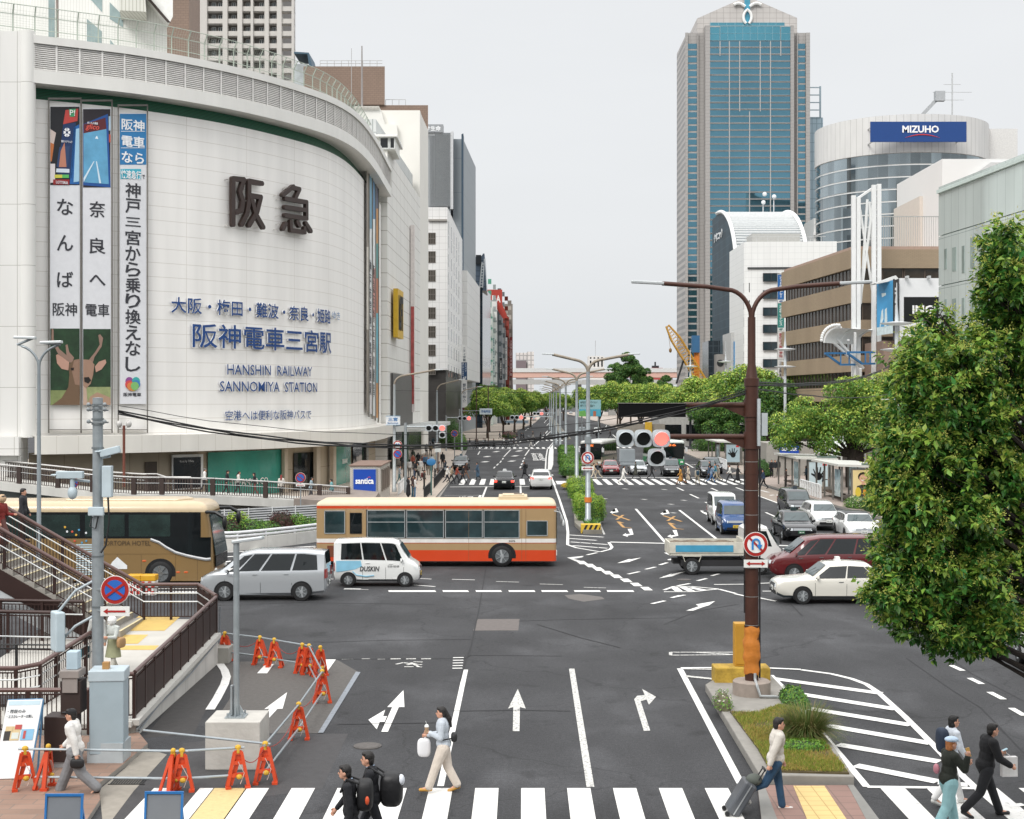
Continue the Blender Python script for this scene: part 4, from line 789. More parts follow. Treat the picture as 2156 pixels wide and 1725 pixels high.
while z>12:
 mb=MB();ring(mb,RR-.3,z-2.75,z);mb.m=1;ring(mb,RR-.05,z-3.,z-2.75);ring(mb,RR-.3,z-2.75,z-2.7,r1=RR)
 _p(mb,[metal(grid('9fabb0','9ca3a5',2.6,20,.04,.05,0,.35,.12,alt=.6,spec=.8),.8),mat('d5d6d4',.4)],rb,'window_band');z-=3.;i+=1  # alternating pane tones put varied reflections into the glass colour
mb=MB().cyl((RX+12,RY-5,78),(RX+12,RY-5,92),.18,6);[mb.bar((RX+12-w,RY-5,zz),(RX+12+w,RY-5,zz),.12)for w,zz in((5,87),(2.2,89),(3,85))];_p(mb,mat('b9bbbb',.5),rb,'antenna')
mb=MB().bar((RX+1,RY-8,78),(RX+8,RY-8,85.5),.9);mb.box(RX+6.5,RY-9,84,RX+9,RY-7.5,86.5);_p(mb,mat('a9acae',.5),rb,'window_cleaning_crane')
sg=_t('bank_sign','wide blue signboard with white MIZUHO lettering and red arc','sign',(RX-4,349,70))
def ringpt(u,z,off):
 r=(u-CX)/FQ;
 A=r*r+1;B_=-2*(r*RX+RY);C_=RX*RX+RY*RY-(RR+off)**2;y=(-B_-math.sqrt(B_*B_-4*A*C_))/(2*A);return _V((r*y,y,z))
za,zb=CH+(HZ-305)*351/FQ,CH+(HZ-263)*351/FQ
Pa=ringpt(1833,za,.6);Pb=ringpt(2035,za,.6);mb=MB();d_=_V((Pb.x-Pa.x,Pb.y-Pa.y,0)).normalized();Pa.y=Pb.y=min(Pa.y,Pb.y)-5.2;w_=(2035-1833)*Pa.y/FQ;Pa.x=(1833-CX)*Pa.y/FQ
mb.box(Pa.x,Pa.y,za,Pa.x+w_,Pa.y+.5,zb);_p(mb,mat('15407f',.4,var=.05),sg,'board')
mb=MB().text('Mizuho'.upper(),(Pa.x+w_*.33,Pa.y-.02,za+2.2),(1,0,0),(0,0,1),w_*.38,1.75,.1,.03);_p(mb,mat('eeeeee'),sg,'lettering')
mb=MB().tube([(Pa.x+w_*(.36+.36*t),Pa.y-.05,za+1.+.75*math.sin(math.pi*t))for t in np.linspace(0,1,12)],[.02+.13*math.sin(math.pi*t)for t in np.linspace(0,1,12)],6);_p(mb,mat('c43a3a'),sg,'red_arc')
mb=MB();[mb.bar((Pa.x+w_*t,Pa.y+.5,zz),(Pa.x+w_*t,RY-RR*.75,zz),.25)for t in(.05,.35,.65,.95)for zz in(za+.6,zb-.6)];_p(mb,mat('bbbbb8'),sg,'brackets')
# vaulted building
vb=_t('vaulted_building','glass building with a white ribbed quarter vault roof in front of the tower','building',(58,320,0));X0v,X1v=50.4,66.5
arc=[(320+30*(1-math.cos(t)),35.8+17.2*math.sin(t))for t in np.linspace(0,math.pi/2,15)]
mb=MB();[mb.add([(X0v,a[0],a[1]),(X1v,a[0],a[1]),(X1v,b[0],b[1]),(X0v,b[0],b[1])],[(0,1,2,3)])for a,b in zip(arc,arc[1:])];_p(mb,mat('a8adaf',.4),vb,'vault_roof')
mb=MB()
for t in np.linspace(0,math.pi/2,34):y,zz=320+30*(1-math.cos(t)),35.8+17.2*math.sin(t);mb.bar((X0v+.5,y-.25,zz+.25),(X1v-.3,y-.25,zz+.25),.26)
_p(mb,mat('dcdedd',.4),vb,'roof_slats')
mb=MB()
for xx in(X0v,X1v):mb.tube([(xx,y-.3,zz+.4)for y,zz in arc],.45,8)
mb.bar((X0v,319.7,35.8),(X0v,319.7,31),1.3);_p(mb,mat('e6e7e6',.4),vb,'roof_rim')
mb=MB().slab([(X0v,y,zz)for y,zz in[(321,0)]+arc+[(358,53),(358,0)]],(.3,0,0));_p(mb,grid('2c424e','40525c',1.9,1.9,.07,.45,0,.3,.15,alt=.3,spec=.08),vb,'glass_end_wall')
mb=MB().box(X0v+.4,321,0,X1v,357,35.8);_p(mb,grid('8d8a86','6d6a67',3,3.6,.2,.6),vb,'wall')
mb=MB().text('クリニック',(X0v-.05,354,46.5),(0,-1,0),(0,0,1),14,2.2,.1,.03);_p(mb,mat('e3e6e8'),vb,'lettering')
mb=MB();[mb.ell((61+dx,345,55.5+dz),(.55,.35,.55),8,6)for dx,dz in((0,0),(.3,2),(2.6,1.4))];mb.cyl((61,345.5,52),(61,345.5,56),.1,6);mb.cyl((63.6,345.5,52),(63.6,345.5,57),.1,6);_p(mb,mat('d9dcde',.4),vb,'dish_antennas')
# white tiled building
wb=block('white_tiled_building','white tiled building with rounded left corner and dark paired windows','building',[(47.4,290.6),(48.2,290),(66,289),(66,310),(47.4,310)],0,39.8,grid('e0e1df','c9cbc9',1.25,1.25,.03,.4,0,.04))
for k in range(7):window(wb,((1622-CX)/10.32,289.3,CH+(HZ-585-36.1*k)/10.32),(1,-.05,0),3.2,1.6,GLS,mat('2b3033',.4),.14,2)
for k in range(5):window(wb,(47.9,290.3,CH+(HZ-606-36.1*k)/10.32),(1,-.7,0),1.3,1.9,GLD)
mb=MB().slab([(48,289.9,34.6),(65.9,289,34.6),(65.9,289,34.2),(48,289.9,34.2)],(0,-.12,0));_p(mb,mat('3f4142',.5),wb,'shadow_gap')
mb=MB().box(50,296,39.8,60,303,42.2);_p(mb,mat('b4b4b0',.7),wb,'roof_plant')
mb=MB();[mb.cyl((47.8+2.2*i,290.6,39.8),(47.8+2.2*i,290.6,40.9),.05,5)for i in range(8)];mb.bar((47.8,290.6,40.9),(64,290.2,40.9),.08);_p(mb,mat('c2c4c3',.5),wb,'roof_railing')
Ys=200;ts=_t('sign_column','tall vertical column of stacked shop signs beside the tan building','sign',AT(1644,815,Ys));B=Board(AT(1637,815,Ys),AT(1651,815,Ys));mb=MB();B.rect(mb,1636.5,576,1651.5,816,0);_p(mb,mat('9a9c9c',.5),ts,'frame')
for nm,v0,v1,c,tcol,txt in(('blue_sign',579,631,'1f5f9f','e8ecef','アートネイチャー'),('floor_sign',631.5,638,'d9dbd9','2b4b7a',None),('green_sign',639,690,'2f7f78','dfe8e4','河合塾マナビス'),('floor_sign',690.5,697,'cfd3d0','3f6b66',None),('white_sign',698,757,'c9c6c4','a0363a','医療法人眼科学院'),('white_sign',758,814,'cdcccb','4a4244','三宮駅前歯科')):
 mb=MB();B.rect(mb,1637.5,v0,1650.5,v1,1);_p(mb,mat(c,.5),ts).name=nm
 mb=MB();B.text(mb,txt,1640.5,v0+4,1648,v1-4,2,.02,vert=True)if txt else B.text(mb,'4F',1640,v0+1,1648,v1-1,2,.03);_p(mb,mat(tcol),ts,'lettering')
# tan brick office
TAN=grid('9b8a73','857563',.45,.14,.012,.8,.5,.12,.3,alt=.06)
tb=_t('tan_brick_office','tan brick office block with long dark ribbon windows','building',(37,155,0));cA,cB,cC=(37,155),(34.8,182.5),(62,155)
mb=MB().prism([(37.5,155.5),(62,155.5),(62,183),(35.4,183)],0,23.3);_p(mb,mat('26211e',.4,var=.2),tb,'core')
for i,(v0,v1)in enumerate(((525.5,565),(599,638),(674,709),(748,783),(816,846))):
 z1,z0=CH+(HZ-v0)/19.3,CH+(HZ-v1)/19.3;mb=MB().prism([cA,(62,155),(62,183.2),(34.7,183.2)],z0,z1);_p(mb,TAN,tb,'brick_band')
 zb_=(CH+(HZ-(599,674,748,816,900)[i])/19.3);hh=z0-zb_
 for k in range(4):
  p=_V((37,155,0)).lerp(_V((34.8,182.5,0)),.12+.235*k+.05);window(tb,(p.x+.35,p.y,(z0+zb_)/2),(.08,-1,0),6.4,hh-.02,glass('2b2724',.08,.5,.5),mat('4a3f38',.5),.1,5)
 for k in range(5):window(tb,(40.5+4.6*k,155.45,(z0+zb_)/2),(1,0,0),4.4,hh-.02,glass('3a322c',.1,.5,.5),mat('5a4c42',.5),.1,2)
mb=MB().prism([(37.2,155.2),(62,155.2),(62,183),(35,183)],23.9,24.25);_p(mb,mat('a58d7f',.7),tb,'coping')
mb=MB().prism([(38,155.6),(62,155.6),(62,183),(36,183)],0,7.2);_p(mb,mat('6d5a4b',.6,var=.2),tb,'base_storey')
mb=MB();[mb.cyl((39+.25*i,156,24.2),(39+.25*i,156,27.6),.03,4)for i in range(60)];mb.bar((39,156,27.6),(54,156,27.6),.1);_p(mb,mat('a7a8a5',.5),tb,'roof_screen')
b=block('pinkish_annex','pinkish stone annex with slim windows below the white truss','building',rect(38.4,147,46,154.8),0,13.6,mat('8d776a',.7,var=.1))
for k in range(2):window(b,(39.6+1.6*k,146.9,9.4),(1,0,0),1.3,4,glass('6a6f6a'),mat('5d4a3f'),.12,2)
mb=MB().box(38.4,146.4,4.2,60,147,4.8);_p(mb,mat('8a4a3d',.6),b,'shop_fascia')
b2=block('cream_service_block','cream service block rising between the round building and glass building','building',rect(51,178,60,190),0,33,mat('cdc5bb',.6,var=.05))
b3=block('white_upper_block','blank white block above the pale glass building','building',[((1983-CX)/17.6,170),(75,170),(75,190),((1983-CX)/17.6,190)],0,36.3,mat('dfdfdd',.5,var=.03,sc=.1));mb=MB().slab([AT(u,v,169.5)for u,v in((2045,372),(2086,342),(2230,342),(2230,372))],(0,.4,0));_p(mb,mat('c5c6c5',.5),b3,'side_louvre')
gb=_t('pale_glass_building','pale green glass building with faint reflections at the right edge','building',(37,100,0));A_,B_=_V((36,120,0)),_V((38.4,90,0))
mb=MB().prism([(A_.x+.2,119.9),(B_.x+.2,90),(70,90),(70,120)],0,25);_p(mb,grid('a3b4ae','7f908b',1.5,4.2,.03,.12,0,.12,.25,spec=.7),gb,'wall')
for fl in range(6):
 mb=MB();z0=.3+4.2*fl;n=(B_-A_).normalized();mb.slab([A_+_V((0,0,z0)),B_+_V((0,0,z0)),B_+_V((0,0,z0+4.12)),A_+_V((0,0,z0+4.12))],(.15,0,0));_p(mb,metal(grid('cbd6d3','98a4a1',1.5,4.2,.025,.04,0,.14,.35,spec=.9),.22),gb,'glass_storey')
 for k in range(14):
  if fl==5:break
  p=A_.lerp(B_,.05+.062*k);window(gb,(p.x-.01,p.y,z0+2.1-.2*(k%3)),(.08,-1,0),.5+.3*(k%2),1.7+.25*(k%4),metal(glass('a3b4af',.06),.3),name='window',proud=.02)
mb=MB().bar((A_.x-.05,A_.y,25),(B_.x-.05,B_.y,25),.3);_p(mb,mat('c3d0ca',.3),gb,'roof_edge')
# truss mast, entrance vault and billboards
Y=150;tr=_t('white_truss_mast','tall white steel truss mast standing before the tan office','structure mast',AT(1822,844,Y));WS_=mat('dfe0df',.4,var=.04)
mb=MB()
for u,v in((1797,412),(1807,416),(1839.5,390),(1850.5,388)):mb.bar(AT(u,v,Y),AT(u,860,Y),.42)
_p(mb,WS_,tr,'columns');mb=MB()
for a,b in(((1808,425),(1838,620)),((1838,425),(1808,660)),((1826,420),(1812,640)),((1830,425),(1840,560)),((1806,418),(1838,396)),((1797,422),(1806,418))):mb.bar(AT(*a,Y),AT(*b,Y+.6),.22)
for v in range(400,690,14):mb.bar(AT(1839.5,v,Y),AT(1850.5,v,Y),.12)
for v in range(430,690,20):mb.bar(AT(1797,v,Y),AT(1807,v,Y),.12)
_p(mb,WS_,tr,'bracing')
ev=_t('entrance_vault','white barrel vault canopy on blue steel trusses below the mast','canopy',AT(1790,720,148));mb=MB();n=12
A1=[AT(1735+32*(1-math.cos(t)),722-32*math.sin(t),146)for t in np.linspace(0,math.pi*.55,n)];dv=AT(1842,700,150)-AT(1772,695,146)
for i in range(n-1):mb.add([A1[i],A1[i+1],A1[i+1]+dv,A1[i]+dv],[(0,1,2,3)])
_p(mb,mat('e2e4e2',.4),ev,'vault')
mb=MB();[mb.tube([p+dv*k for p in A1],.12,6)for k in(0,.5,1)];[mb.ell(A1[i]+_V((-.3,-.2,.25)),.18,6,4)for i in range(n)];_p(mb,WS_,ev,'ribs')
mb=MB();BT=mat('356f9f',.5)
for a,b in(((1737,744),(1770,768)),((1770,768),(1800,768)),((1784,742),(1842,742)),((1784,744),(1815,766)),((1815,766),(1842,766)),((1737,744),(1780,744))):mb.bar(AT(*a,147),AT(*b,148),.2)
for u in(1770,1788,1822,1832):mb.bar(AT(u,744,147.5),AT(u,766,147.5),.12)
_p(mb,BT,ev,'blue_trusses')
mb=MB();[mb.bar(AT(*a,147.5),AT(*b,149),.24)for a,b in(((1745,712),(1815,776)),((1760,712),(1818,776)),((1786,716),(1786,742)),((1812,776),(1812,850)),((1800,700),(1800,850)))];_p(mb,WS_,ev,'struts')
bb=_t('billboard','corner billboard, blue jumping figures poster with dark INGNI edge','billboard',AT(1870,707,146));p0,p1=AT(1846,707,148),AT(1879,703,145);B=Board(p0,p1)
mb=MB();B.panel(mb,[(1846,596),(1880,590),(1880,702),(1846,707)],1);_p(mb,mat('3f8fbf',.5,var=.25,sc=.25),bb,'poster')
for pts in(((1846,690),(1880,685),(1880,702),(1846,707)),((1856,655),(1859,650),(1860,672),(1853,690),(1852,688)),((1863,652),(1867,648),(1868,676),(1865,692),(1862,690)),((1856,618),(1865,617),(1865,622),(1857,626))):mb=MB();B.panel(mb,pts,2);_p(mb,mat('c5d4d6',.6,var=.2),bb,'pictured_figure')
Be=Board(p1,AT(1894,700,146.5));mb=MB();Be.panel(mb,[(1880,588),(1893,586),(1893,718),(1880,716)],1);_p(mb,mat('1d1b1b',.5),bb,'dark_edge')
mb=MB();o=Be.pt(1884,606,2);mb.text('INGNI',o,(0,0,-1),Be.ux,4.6,.42,.03,.03);_p(mb,mat('e6e6e6'),bb,'lettering')
mb=MB().slab([AT(u,v,145.5)for u,v in((1843,596),(1886,580),(1892,587),(1880,591),(1846,598))],(0,2,0));_p(mb,mat('d9dad9',.5),bb,'top_cap')
b4=_t('billboard','wide white billboard with a black INGNI panel beside the tree','billboard',AT(1940,718,146));B=Board(AT(1894,718,146.6),AT(2010,718,146.6));mb=MB().box(AT(1894,0,146.6).x,146.6,AT(0,718,146.6).z,AT(2010,0,146.6).x,148,AT(0,586,146.6).z);_p(mb,mat('dcddde',.5,var=.03),b4,'board')
mb=MB();B.rect(mb,1903,625.5,1990,679,1);_p(mb,mat('0f0f11',.4),b4,'black_panel');mb=MB();B.text(mb,'INGNI',1921,643,1992,661,2,.03);_p(mb,mat('e8e8e8'),b4,'lettering')
mb=MB();[mb.box(AT(u,0,146).x,145.8,AT(0,586,146).z,AT(u+5,0,146).x,146.5,AT(0,581,146).z)for u in(1908,1954)];_p(mb,mat('b9bbbb'),b4,'lamps')
# low buildings under the tower and shops behind the trees
b=block('concrete_block','grey concrete block with a round window under the vaulted building','building',rect((1509-CX)/9.66,310,(1542-CX)/9.66,322),0,CH+(HZ-746)/9.66,mat('8a8784',.8,var=.08));mb=MB().cyl((44.4+1.,309.9,15.6),(45.4,310.2,15.6),.75,16);_p(mb,GLD,b,'window')
b=block('glass_stair_tower','dark glass stair tower left of the concrete block','building',rect((1497-CX)/9.66,314,(1522-CX)/9.66,324),0,CH+(HZ-716)/9.66,grid('232c33','3a444b',1.2,1.5,.08,.15,0,.2))
b=block('pale_slim_block','pale slim block with a vertical blue sign left of the white tiled building','building',rect((1540-CX)/9.9,303,(1556-CX)/9.9,315),0,CH+(HZ-700)/9.9,mat('b3b4b3',.6));mb=MB().box((1545-CX)/9.9,302.6,14,(1549-CX)/9.9,302.9,20);_p(mb,mat('3f7fae'),b,'sign')
b=block('long_low_terminal','long low pale building behind the right hand street trees','building',rect(24,232,70,246),0,6.2,mat('a9a8a4',.7,var=.2));[window(b,(26+4*k,231.9,2.2),(1,0,0),3.2,2.6,GLD)for k in range(10)]
b=block('shop_row','row of low shops with striped fronts behind the right pavement','building',rect(38,122,62,134),0,5.2,mat('7a6a5c',.7,var=.3));mb=MB().slab([(33.5,121,3.2),(38.4,120.5,3.4),(39,122.2,4.2),(34.5,122.2,4.)],(0,0,-.15));_p(mb,mat('c8793f',.7),b,'orange_awning')
for k in range(4):mb=MB().box(35+.1*k,121.9,4.4+.3*k,44,122.1,4.52+.3*k);_p(mb,mat('5c2f2a' if k%2 else 'd9d4cd'),b,'fascia_stripe')
for k in range(4):window(b,(40+3*k,121.9,1.8),(1,0,0),2.2,2.6,GLD,mat('a89a8a'),.15)
# elevated highway at the harbour
hw=_t('elevated_highway','long peach and white elevated highway crossing at the harbour','bridge',(20,700,0))
mb=MB().box(-40,700,18.9,160,716,21.4);_p(mb,mat('c7a396',.7,var=.06,sc=.05),hw,'girder');mb=MB().box(-40,699.5,21.4,160,700,23.4);_p(mb,mat('c2c4c3',.6),hw,'parapet')
mb=MB().prism([(-10,652),(40,664),(160,664),(160,672),(40,672),(-12,660)],15,17.2);_p(mb,mat('a7a8a6',.7),hw,'lower_deck')
for x in(-8,20,48,76):mb=MB().box(x,704,0,x+3.5,710,18.9);_p(mb,mat('8f8f8c',.8),hw,'pier')
for x in(-2,30,62):mb=MB().box(x,665,0,x+2.5,669,15);_p(mb,mat('8f8f8c',.8),hw,'pier')
sF=FQ/900;fa=_t('distant_apartment','distant white apartment block above the highway, left of the lamps','building',((1105-CX)/sF,900,0));mb=MB().box((1086-CX)/sF,900,0,(1110-CX)/sF,912,CH+(HZ-743)/sF);mb.box((1110-CX)/sF,898,0,(1124-CX)/sF,912,CH+(HZ-741)/sF);_p(mb,grid('c9c5c2','9c9a99',2.4,3,.35,.6),fa,'wall');mb=MB().box((1087-CX)/sF,896,0,(1108-CX)/sF,899,CH+(HZ-760)/sF);_p(mb,mat('6f6468',.7),fa,'brown_front')
sF=FQ/780;fb=_t('distant_arch_building','distant white building with slot windows and a thin mast','building',((1256-CX)/sF,780,0));mb=MB().box((1239-CX)/sF,780,0,(1272-CX)/sF,792,CH+(HZ-750)/sF);_p(mb,mat('d0cfcc',.6),fb,'wall')
for k in range(4):window(fb,((1243.5+8*k-CX)/sF,780,CH+(HZ-766)/sF),(1,0,0),.9,3.4,GLD);window(fb,((1243.5+8*k-CX)/sF,780,CH+(HZ-754)/sF),(1,0,0),.9,.8,GLD)
mb=MB().cyl(((1255-CX)/sF,786,20),((1255-CX)/sF,786,CH+(HZ-716)/sF),.15,5);_p(mb,mat('a0a2a3'),fb,'mast')
sF=FQ/1100;sh=_t('harbour_ship','red and black ship hull showing over the highway parapet','ship',((1384-CX)/sF,1100,0));mb=MB().prism([((1371-CX)/sF,1100),((1395-CX)/sF,1098),((1395-CX)/sF,1110),((1371-CX)/sF,1108)],8,CH+(HZ-775)/sF);_p(mb,mat('a5453f',.6),sh,'hull');mb=MB().box((1374-CX)/sF,1102,32,(1388-CX)/sF,1107,CH+(HZ-770)/sF);mb.box((1379-CX)/sF,1103,34,(1382-CX)/sF,1105,CH+(HZ-762)/sF);_p(mb,mat('2a2c30',.6),sh,'superstructure')
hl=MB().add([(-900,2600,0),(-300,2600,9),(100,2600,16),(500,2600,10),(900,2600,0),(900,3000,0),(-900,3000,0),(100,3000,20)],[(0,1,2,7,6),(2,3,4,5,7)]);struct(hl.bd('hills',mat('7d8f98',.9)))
# wooded mountains north of the city, behind the viewer: they stand in the glass towers' reflections
hl=MB();N_=60;V_=[(-3600+120*i,-1550-60*math.sin(i*.7),0)for i in range(N_+1)]+[(-3600+120*i,-2000,325+70*math.sin(i*.31)+45*math.sin(i*.83+1)+18*math.sin(i*2.1))for i in range(N_+1)];hl.add(V_,[(i+1,i,N_+1+i,N_+2+i)for i in range(N_)]);struct(hl.bd('hills',mat('26382c',.9,var=.4,sc=.01)))
# crawler crane
Y=240;cr=_t('lattice_crane','yellow lattice boom crane with an orange and blue leader behind the trees','crane',AT(1470,844,Y));YC=mat('b98a2c',.5);mb=MB();a,b=AT(1405,686,Y),AT(1483,812,Y);dn=(b-a).normalized();px=_V((dn.z,0,-dn.x))*.75;py=_V((0,.75,0));n=22;C4=[px+py,px-py,-px-py,-px+py]
def wid(t):return min(1,.35+3*t)
for c in C4:mb.bar(a+c*.35,a.lerp(b,.22)+c,.16);mb.bar(a.lerp(b,.22)+c,b+c,.16)
for i in range(n):
 t,u=i/n,(i+1)/n
 for k in range(4):mb.bar(a.lerp(b,t)+C4[k]*wid(t),a.lerp(b,u)+C4[(k+1)%4]*wid(u),.09)
_p(mb,YC,cr,'boom')
mb=MB().cyl(AT(1467,803,Y+2),AT(1467,742,Y+2),.5,12);_p(mb,mat('c9772c',.5),cr,'orange_leader');mb=MB().box(AT(1459,0,Y).x,Y+1,AT(0,742,Y).z,AT(1475,0,Y).x,Y+2.4,AT(0,706,Y).z);_p(mb,mat('2f5f86',.5),cr,'blue_drive')
mb=MB().bar(AT(1440,756,Y),AT(1424,808,Y),.3);_p(mb,mat('1d1e20'),cr,'stay');mb=MB().tube([a,AT(1411.5,735,Y)],.04,4);mb.ell(AT(1411.5,738,Y),(.25,.25,.4),8,6);_p(mb,mat('7a5a2a'),cr,'hook')
mb=MB().box(AT(1468,0,Y).x,Y-1.5,.4,AT(1510,0,Y).x,Y+2,3.6);_p(mb,YC,cr,'body')
# ---------------------------------------------------------------- walkways, stairs, railings, poles, signs, signals
BRM=mat('35231f',.45,.2,.1,bump=0);BRL=mat('5d4743',.35,.2,.08);ALU=mat('c9cbca',.3,.6,.05);GAL=mat('9aa1a4',.42,.45,.14,6);YEL=mat('c39a2c',.6,var=.25,sc=6)
def zed(p,z):return _V((p[0],p[1],z))
def railing(t,pts,h,gap=.12,post=1.5,pw=.07,bw=.022,m=None,mt=None,rt=.045,low=.12,top2=True,hand=None,hm=None):
 
 m=m or BRM;pts=[_V(p)for p in pts];Z=_V((0,0,1));mb=MB().tube([p+Z*h for p in pts],rt,10);_p(mb,mt or m,t,'top_rail',smooth=40)
 for a,b in zip(pts,pts[1:]):
  L=(b-a).length;n=max(1,round(L/post))
  for i in range(n):
   p,q=a.lerp(b,i/n),a.lerp(b,(i+1)/n);mb=MB().bar(p,p+Z*h,pw);_p(mb,m,t,'post')
   mb=MB().bar(p+Z*low,q+Z*low,.03);mb.bar(p+Z*(h-.1),q+Z*(h-.1),.03);k=max(1,int((q-p).length/(gap or 99)))
   if gap:
    for j in range(1,k):r_=p.lerp(q,j/k);mb.bar(r_+Z*low,r_+Z*(h-.1),bw)
   _p(mb,m,t,'infill_panel')
 mb=MB().bar(pts[-1],pts[-1]+Z*h,pw);_p(mb,m,t,'post')
 for hz in hand or():mb=MB().tube([p+Z*hz+_V((0.,-.07,0))for p in pts],.02,6);_p(mb,hm or ALU,t,'handrail',smooth=40)
# sloping walkway before the store
wk=[(AT(u,v,Y))for u,v,Y in((-40,1010,93.5),(122,1027.6,92.5),(195,1036.4,92),(282,1041.8,92),(341,1041.8,92.5),(448,1043.5,94),(559,1049,95.5),(673,1056,97),(733,1060,98.5))]
rmp_=_t('walkway_ramp','long sloping concrete walkway with stained fascia before the store','walkway',wk[3]);mb=MB()
for a,b in zip(wk,wk[1:]):
 c=[a+_V((0,-.25,0)),b+_V((0,-.25,0)),b+_V((0,3.4,0)),a+_V((0,3.4,0))]
 mb.add(c+[p-_V((0,0,.55))for p in c],[(0,1,2,3),(4,7,6,5),(0,4,5,1),(2,6,7,3)])
_p(mb,mat('c3c2bc',.8,var=.16,sc=.8,streak=6),rmp_,'deck')
mb=MB().add([_V((wk[4].x-.5,wk[4].y+.6,0)),_V((wk[-1].x,wk[-1].y+.4,0)),_V((wk[-1].x,wk[-1].y+.4,wk[-1].z-.3)),_V((wk[4].x-.5,wk[4].y+.6,wk[4].z-.3))],[(0,1,2,3)]);_p(mb,grid('b7b0a5','8b8378',.25,.09,.012,.8,.5,.1),rmp_,'brick_wall')
mb=MB().add([_V((wk[0].x,95,0)),_V((wk[4].x,94.6,0)),_V((wk[4].x,94.6,wk[4].z-.4)),_V((wk[0].x,95,wk[0].z-.4))],[(0,1,2,3)]);_p(mb,mat('a5adab',.7,var=.1),rmp_,'under_wall')
rl=_t('walkway_railing','ornate dark brown railing with pale top rail along the sloping walkway','railing',wk[3])
railing(rl,wk,1.12,.16,3.6,.28,.045,mat('3b2e29',.6),mat('c5c3c0',.4,.2),.05,.08,hand=(.75,))
rl2=_t('walkway_railing','rear railing of the sloping walkway, closest to the shop windows','railing',wk[2]+_V((0,3,0)));railing(rl2,[p+_V((0,3.2,0))for p in wk[:4]],1.15,.18,3.6,.2,.045,mat('3b2e29',.6),mat('c5c3c0',.4,.2),.05,.08,hand=(.75,))
rl3=_t('walkway_railing','short railing of the lower flight left of the black shop advert','railing',AT(300,1030,96));railing(rl3,[AT(u,v,Y)for u,v,Y in((282,1033,96.5),(330,1033,96.5),(350,1040,95.5),(402,1040,95.5))],1.12,.18,2.4,.1,.045,mat('3b2e29',.6),mat('c5c3c0',.4,.2),.05,.08)
# louvred wall, planting bed wall and guard barrier behind the buses
lw=_t('louvre_wall','white slatted louvre wall behind the planting and orange bus','wall',AT(560,1105,82));a,b=_V((-19,80,0)),_V((-9.3,88,0))
mb=MB().bar(a+_V((0,.15,.55)),b+_V((0,.15,.55)),.06,1.1);_p(mb,mat('4a4f52',.7),lw,'backing')
mb=MB()
for k in range(8):mb.bar(a+_V((0,0,.1+.14*k)),b+_V((0,0,.1+.14*k)),.03,.075)
for k in range(9):p=a.lerp(b,k/8);mb.bar(p+_V((0,-.03,0)),p+_V((0,-.03,1.15)),.06)
_p(mb,mat('c9cbcb',.5),lw,'slats')
pw_=_t('planter_wall','low stone planter wall behind the guard barrier','wall',(-14,76,0));mb=MB().prism([(-26,73.5),(-9.5,77.5),(-9.4,78.2),(-26,74.2)],0,.5);_p(mb,mat('98948b',.85,var=.15),pw_,'wall')
gbr=_t('guard_barrier','curved white concrete guard barrier with pipe rail behind the orange bus','barrier',AT(560,1150,71));P=[G(440,1162),G(500,1160),G(560,1154),G(620,1147),G(670,1140),G(740,1128)]
mb=MB()
for p,q in zip(P,P[1:]):mb.bar(p+_V((0,0,.3)),q+_V((0,0,.3)),.25,.6)
_p(mb,mat('c4c3be',.8,var=.1),gbr,'wall');mb=MB();[mb.tube([p+_V((0,0,z))for p in P],.07,8)for z in(.72,.9)];[mb.cyl(p,p+_V((0,0,.95)),.05,6)for p in P];_p(mb,mat('d4d6d8',.4),gbr,'pipe_rail',smooth=40)
# subway entrance hut with blue sign
hut=_t('subway_entrance','small white brick subway entrance hut with a blue santica sign','entrance',(-10.4,101,0))
mb=MB().box(-11.5,101,0,-9.35,109,2.75);mb.m=1;mb.box(-11.6,100.9,2.75,-9.25,109.1,2.83);_p(mb,[grid('c3beb6','9b958b',.22,.075,.012,.8,.5,.1,1.5),mat('7d675b',.8)],hut,'walls')
mb=MB().box(-11.3,100.86,.75,-9.6,100.98,2.6);_p(mb,mat('c6cacb',.3,.5),hut,'sign_frame');mb=MB().box(-11.24,100.82,.82,-9.66,100.9,2.53);_p(mb,mat('1d48a6',.35,var=.04),hut,'blue_sign')
mb=MB().text('santica',(-11.1,100.81,1.5),(1,0,0),(0,0,1),1.3,.42,.02,.03);_p(mb,mat('eef0f0'),hut,'lettering')
mb=MB();[mb.box(-10.22+.07*i,100.8,1.93+.05*(i%2),-10.17+.07*i,100.81,1.98+.05*(i%2))for i in range(3)];_p(mb,mat('d8553c'),hut,'red_dots')
for k in range(4):window(hut,(-9.34,102.4+1.6*k,1.7),(0,1,0),1.1,1.5,mat('5c4a42',.5),mat('8d8379'),.08,name='slot_window')
sd=_t('slanted_entrance_roof','brownish slanted stone slab in front of the subway hut','entrance roof',(-12,96,0));mb=MB().slab([(-14.5,94.5,.9),(-9.4,94.5,.55),(-9.4,100.8,.95),(-12.2,100.8,1.2)],(0,0,-.5));_p(mb,mat('8a8078',.85,var=.15),sd,'roof');mb=MB().prism([(-14.2,94.9),(-9.6,94.9),(-9.6,100.6),(-12.2,100.6)],0,.42);_p(mb,mat('7b746c',.85),sd,'base')
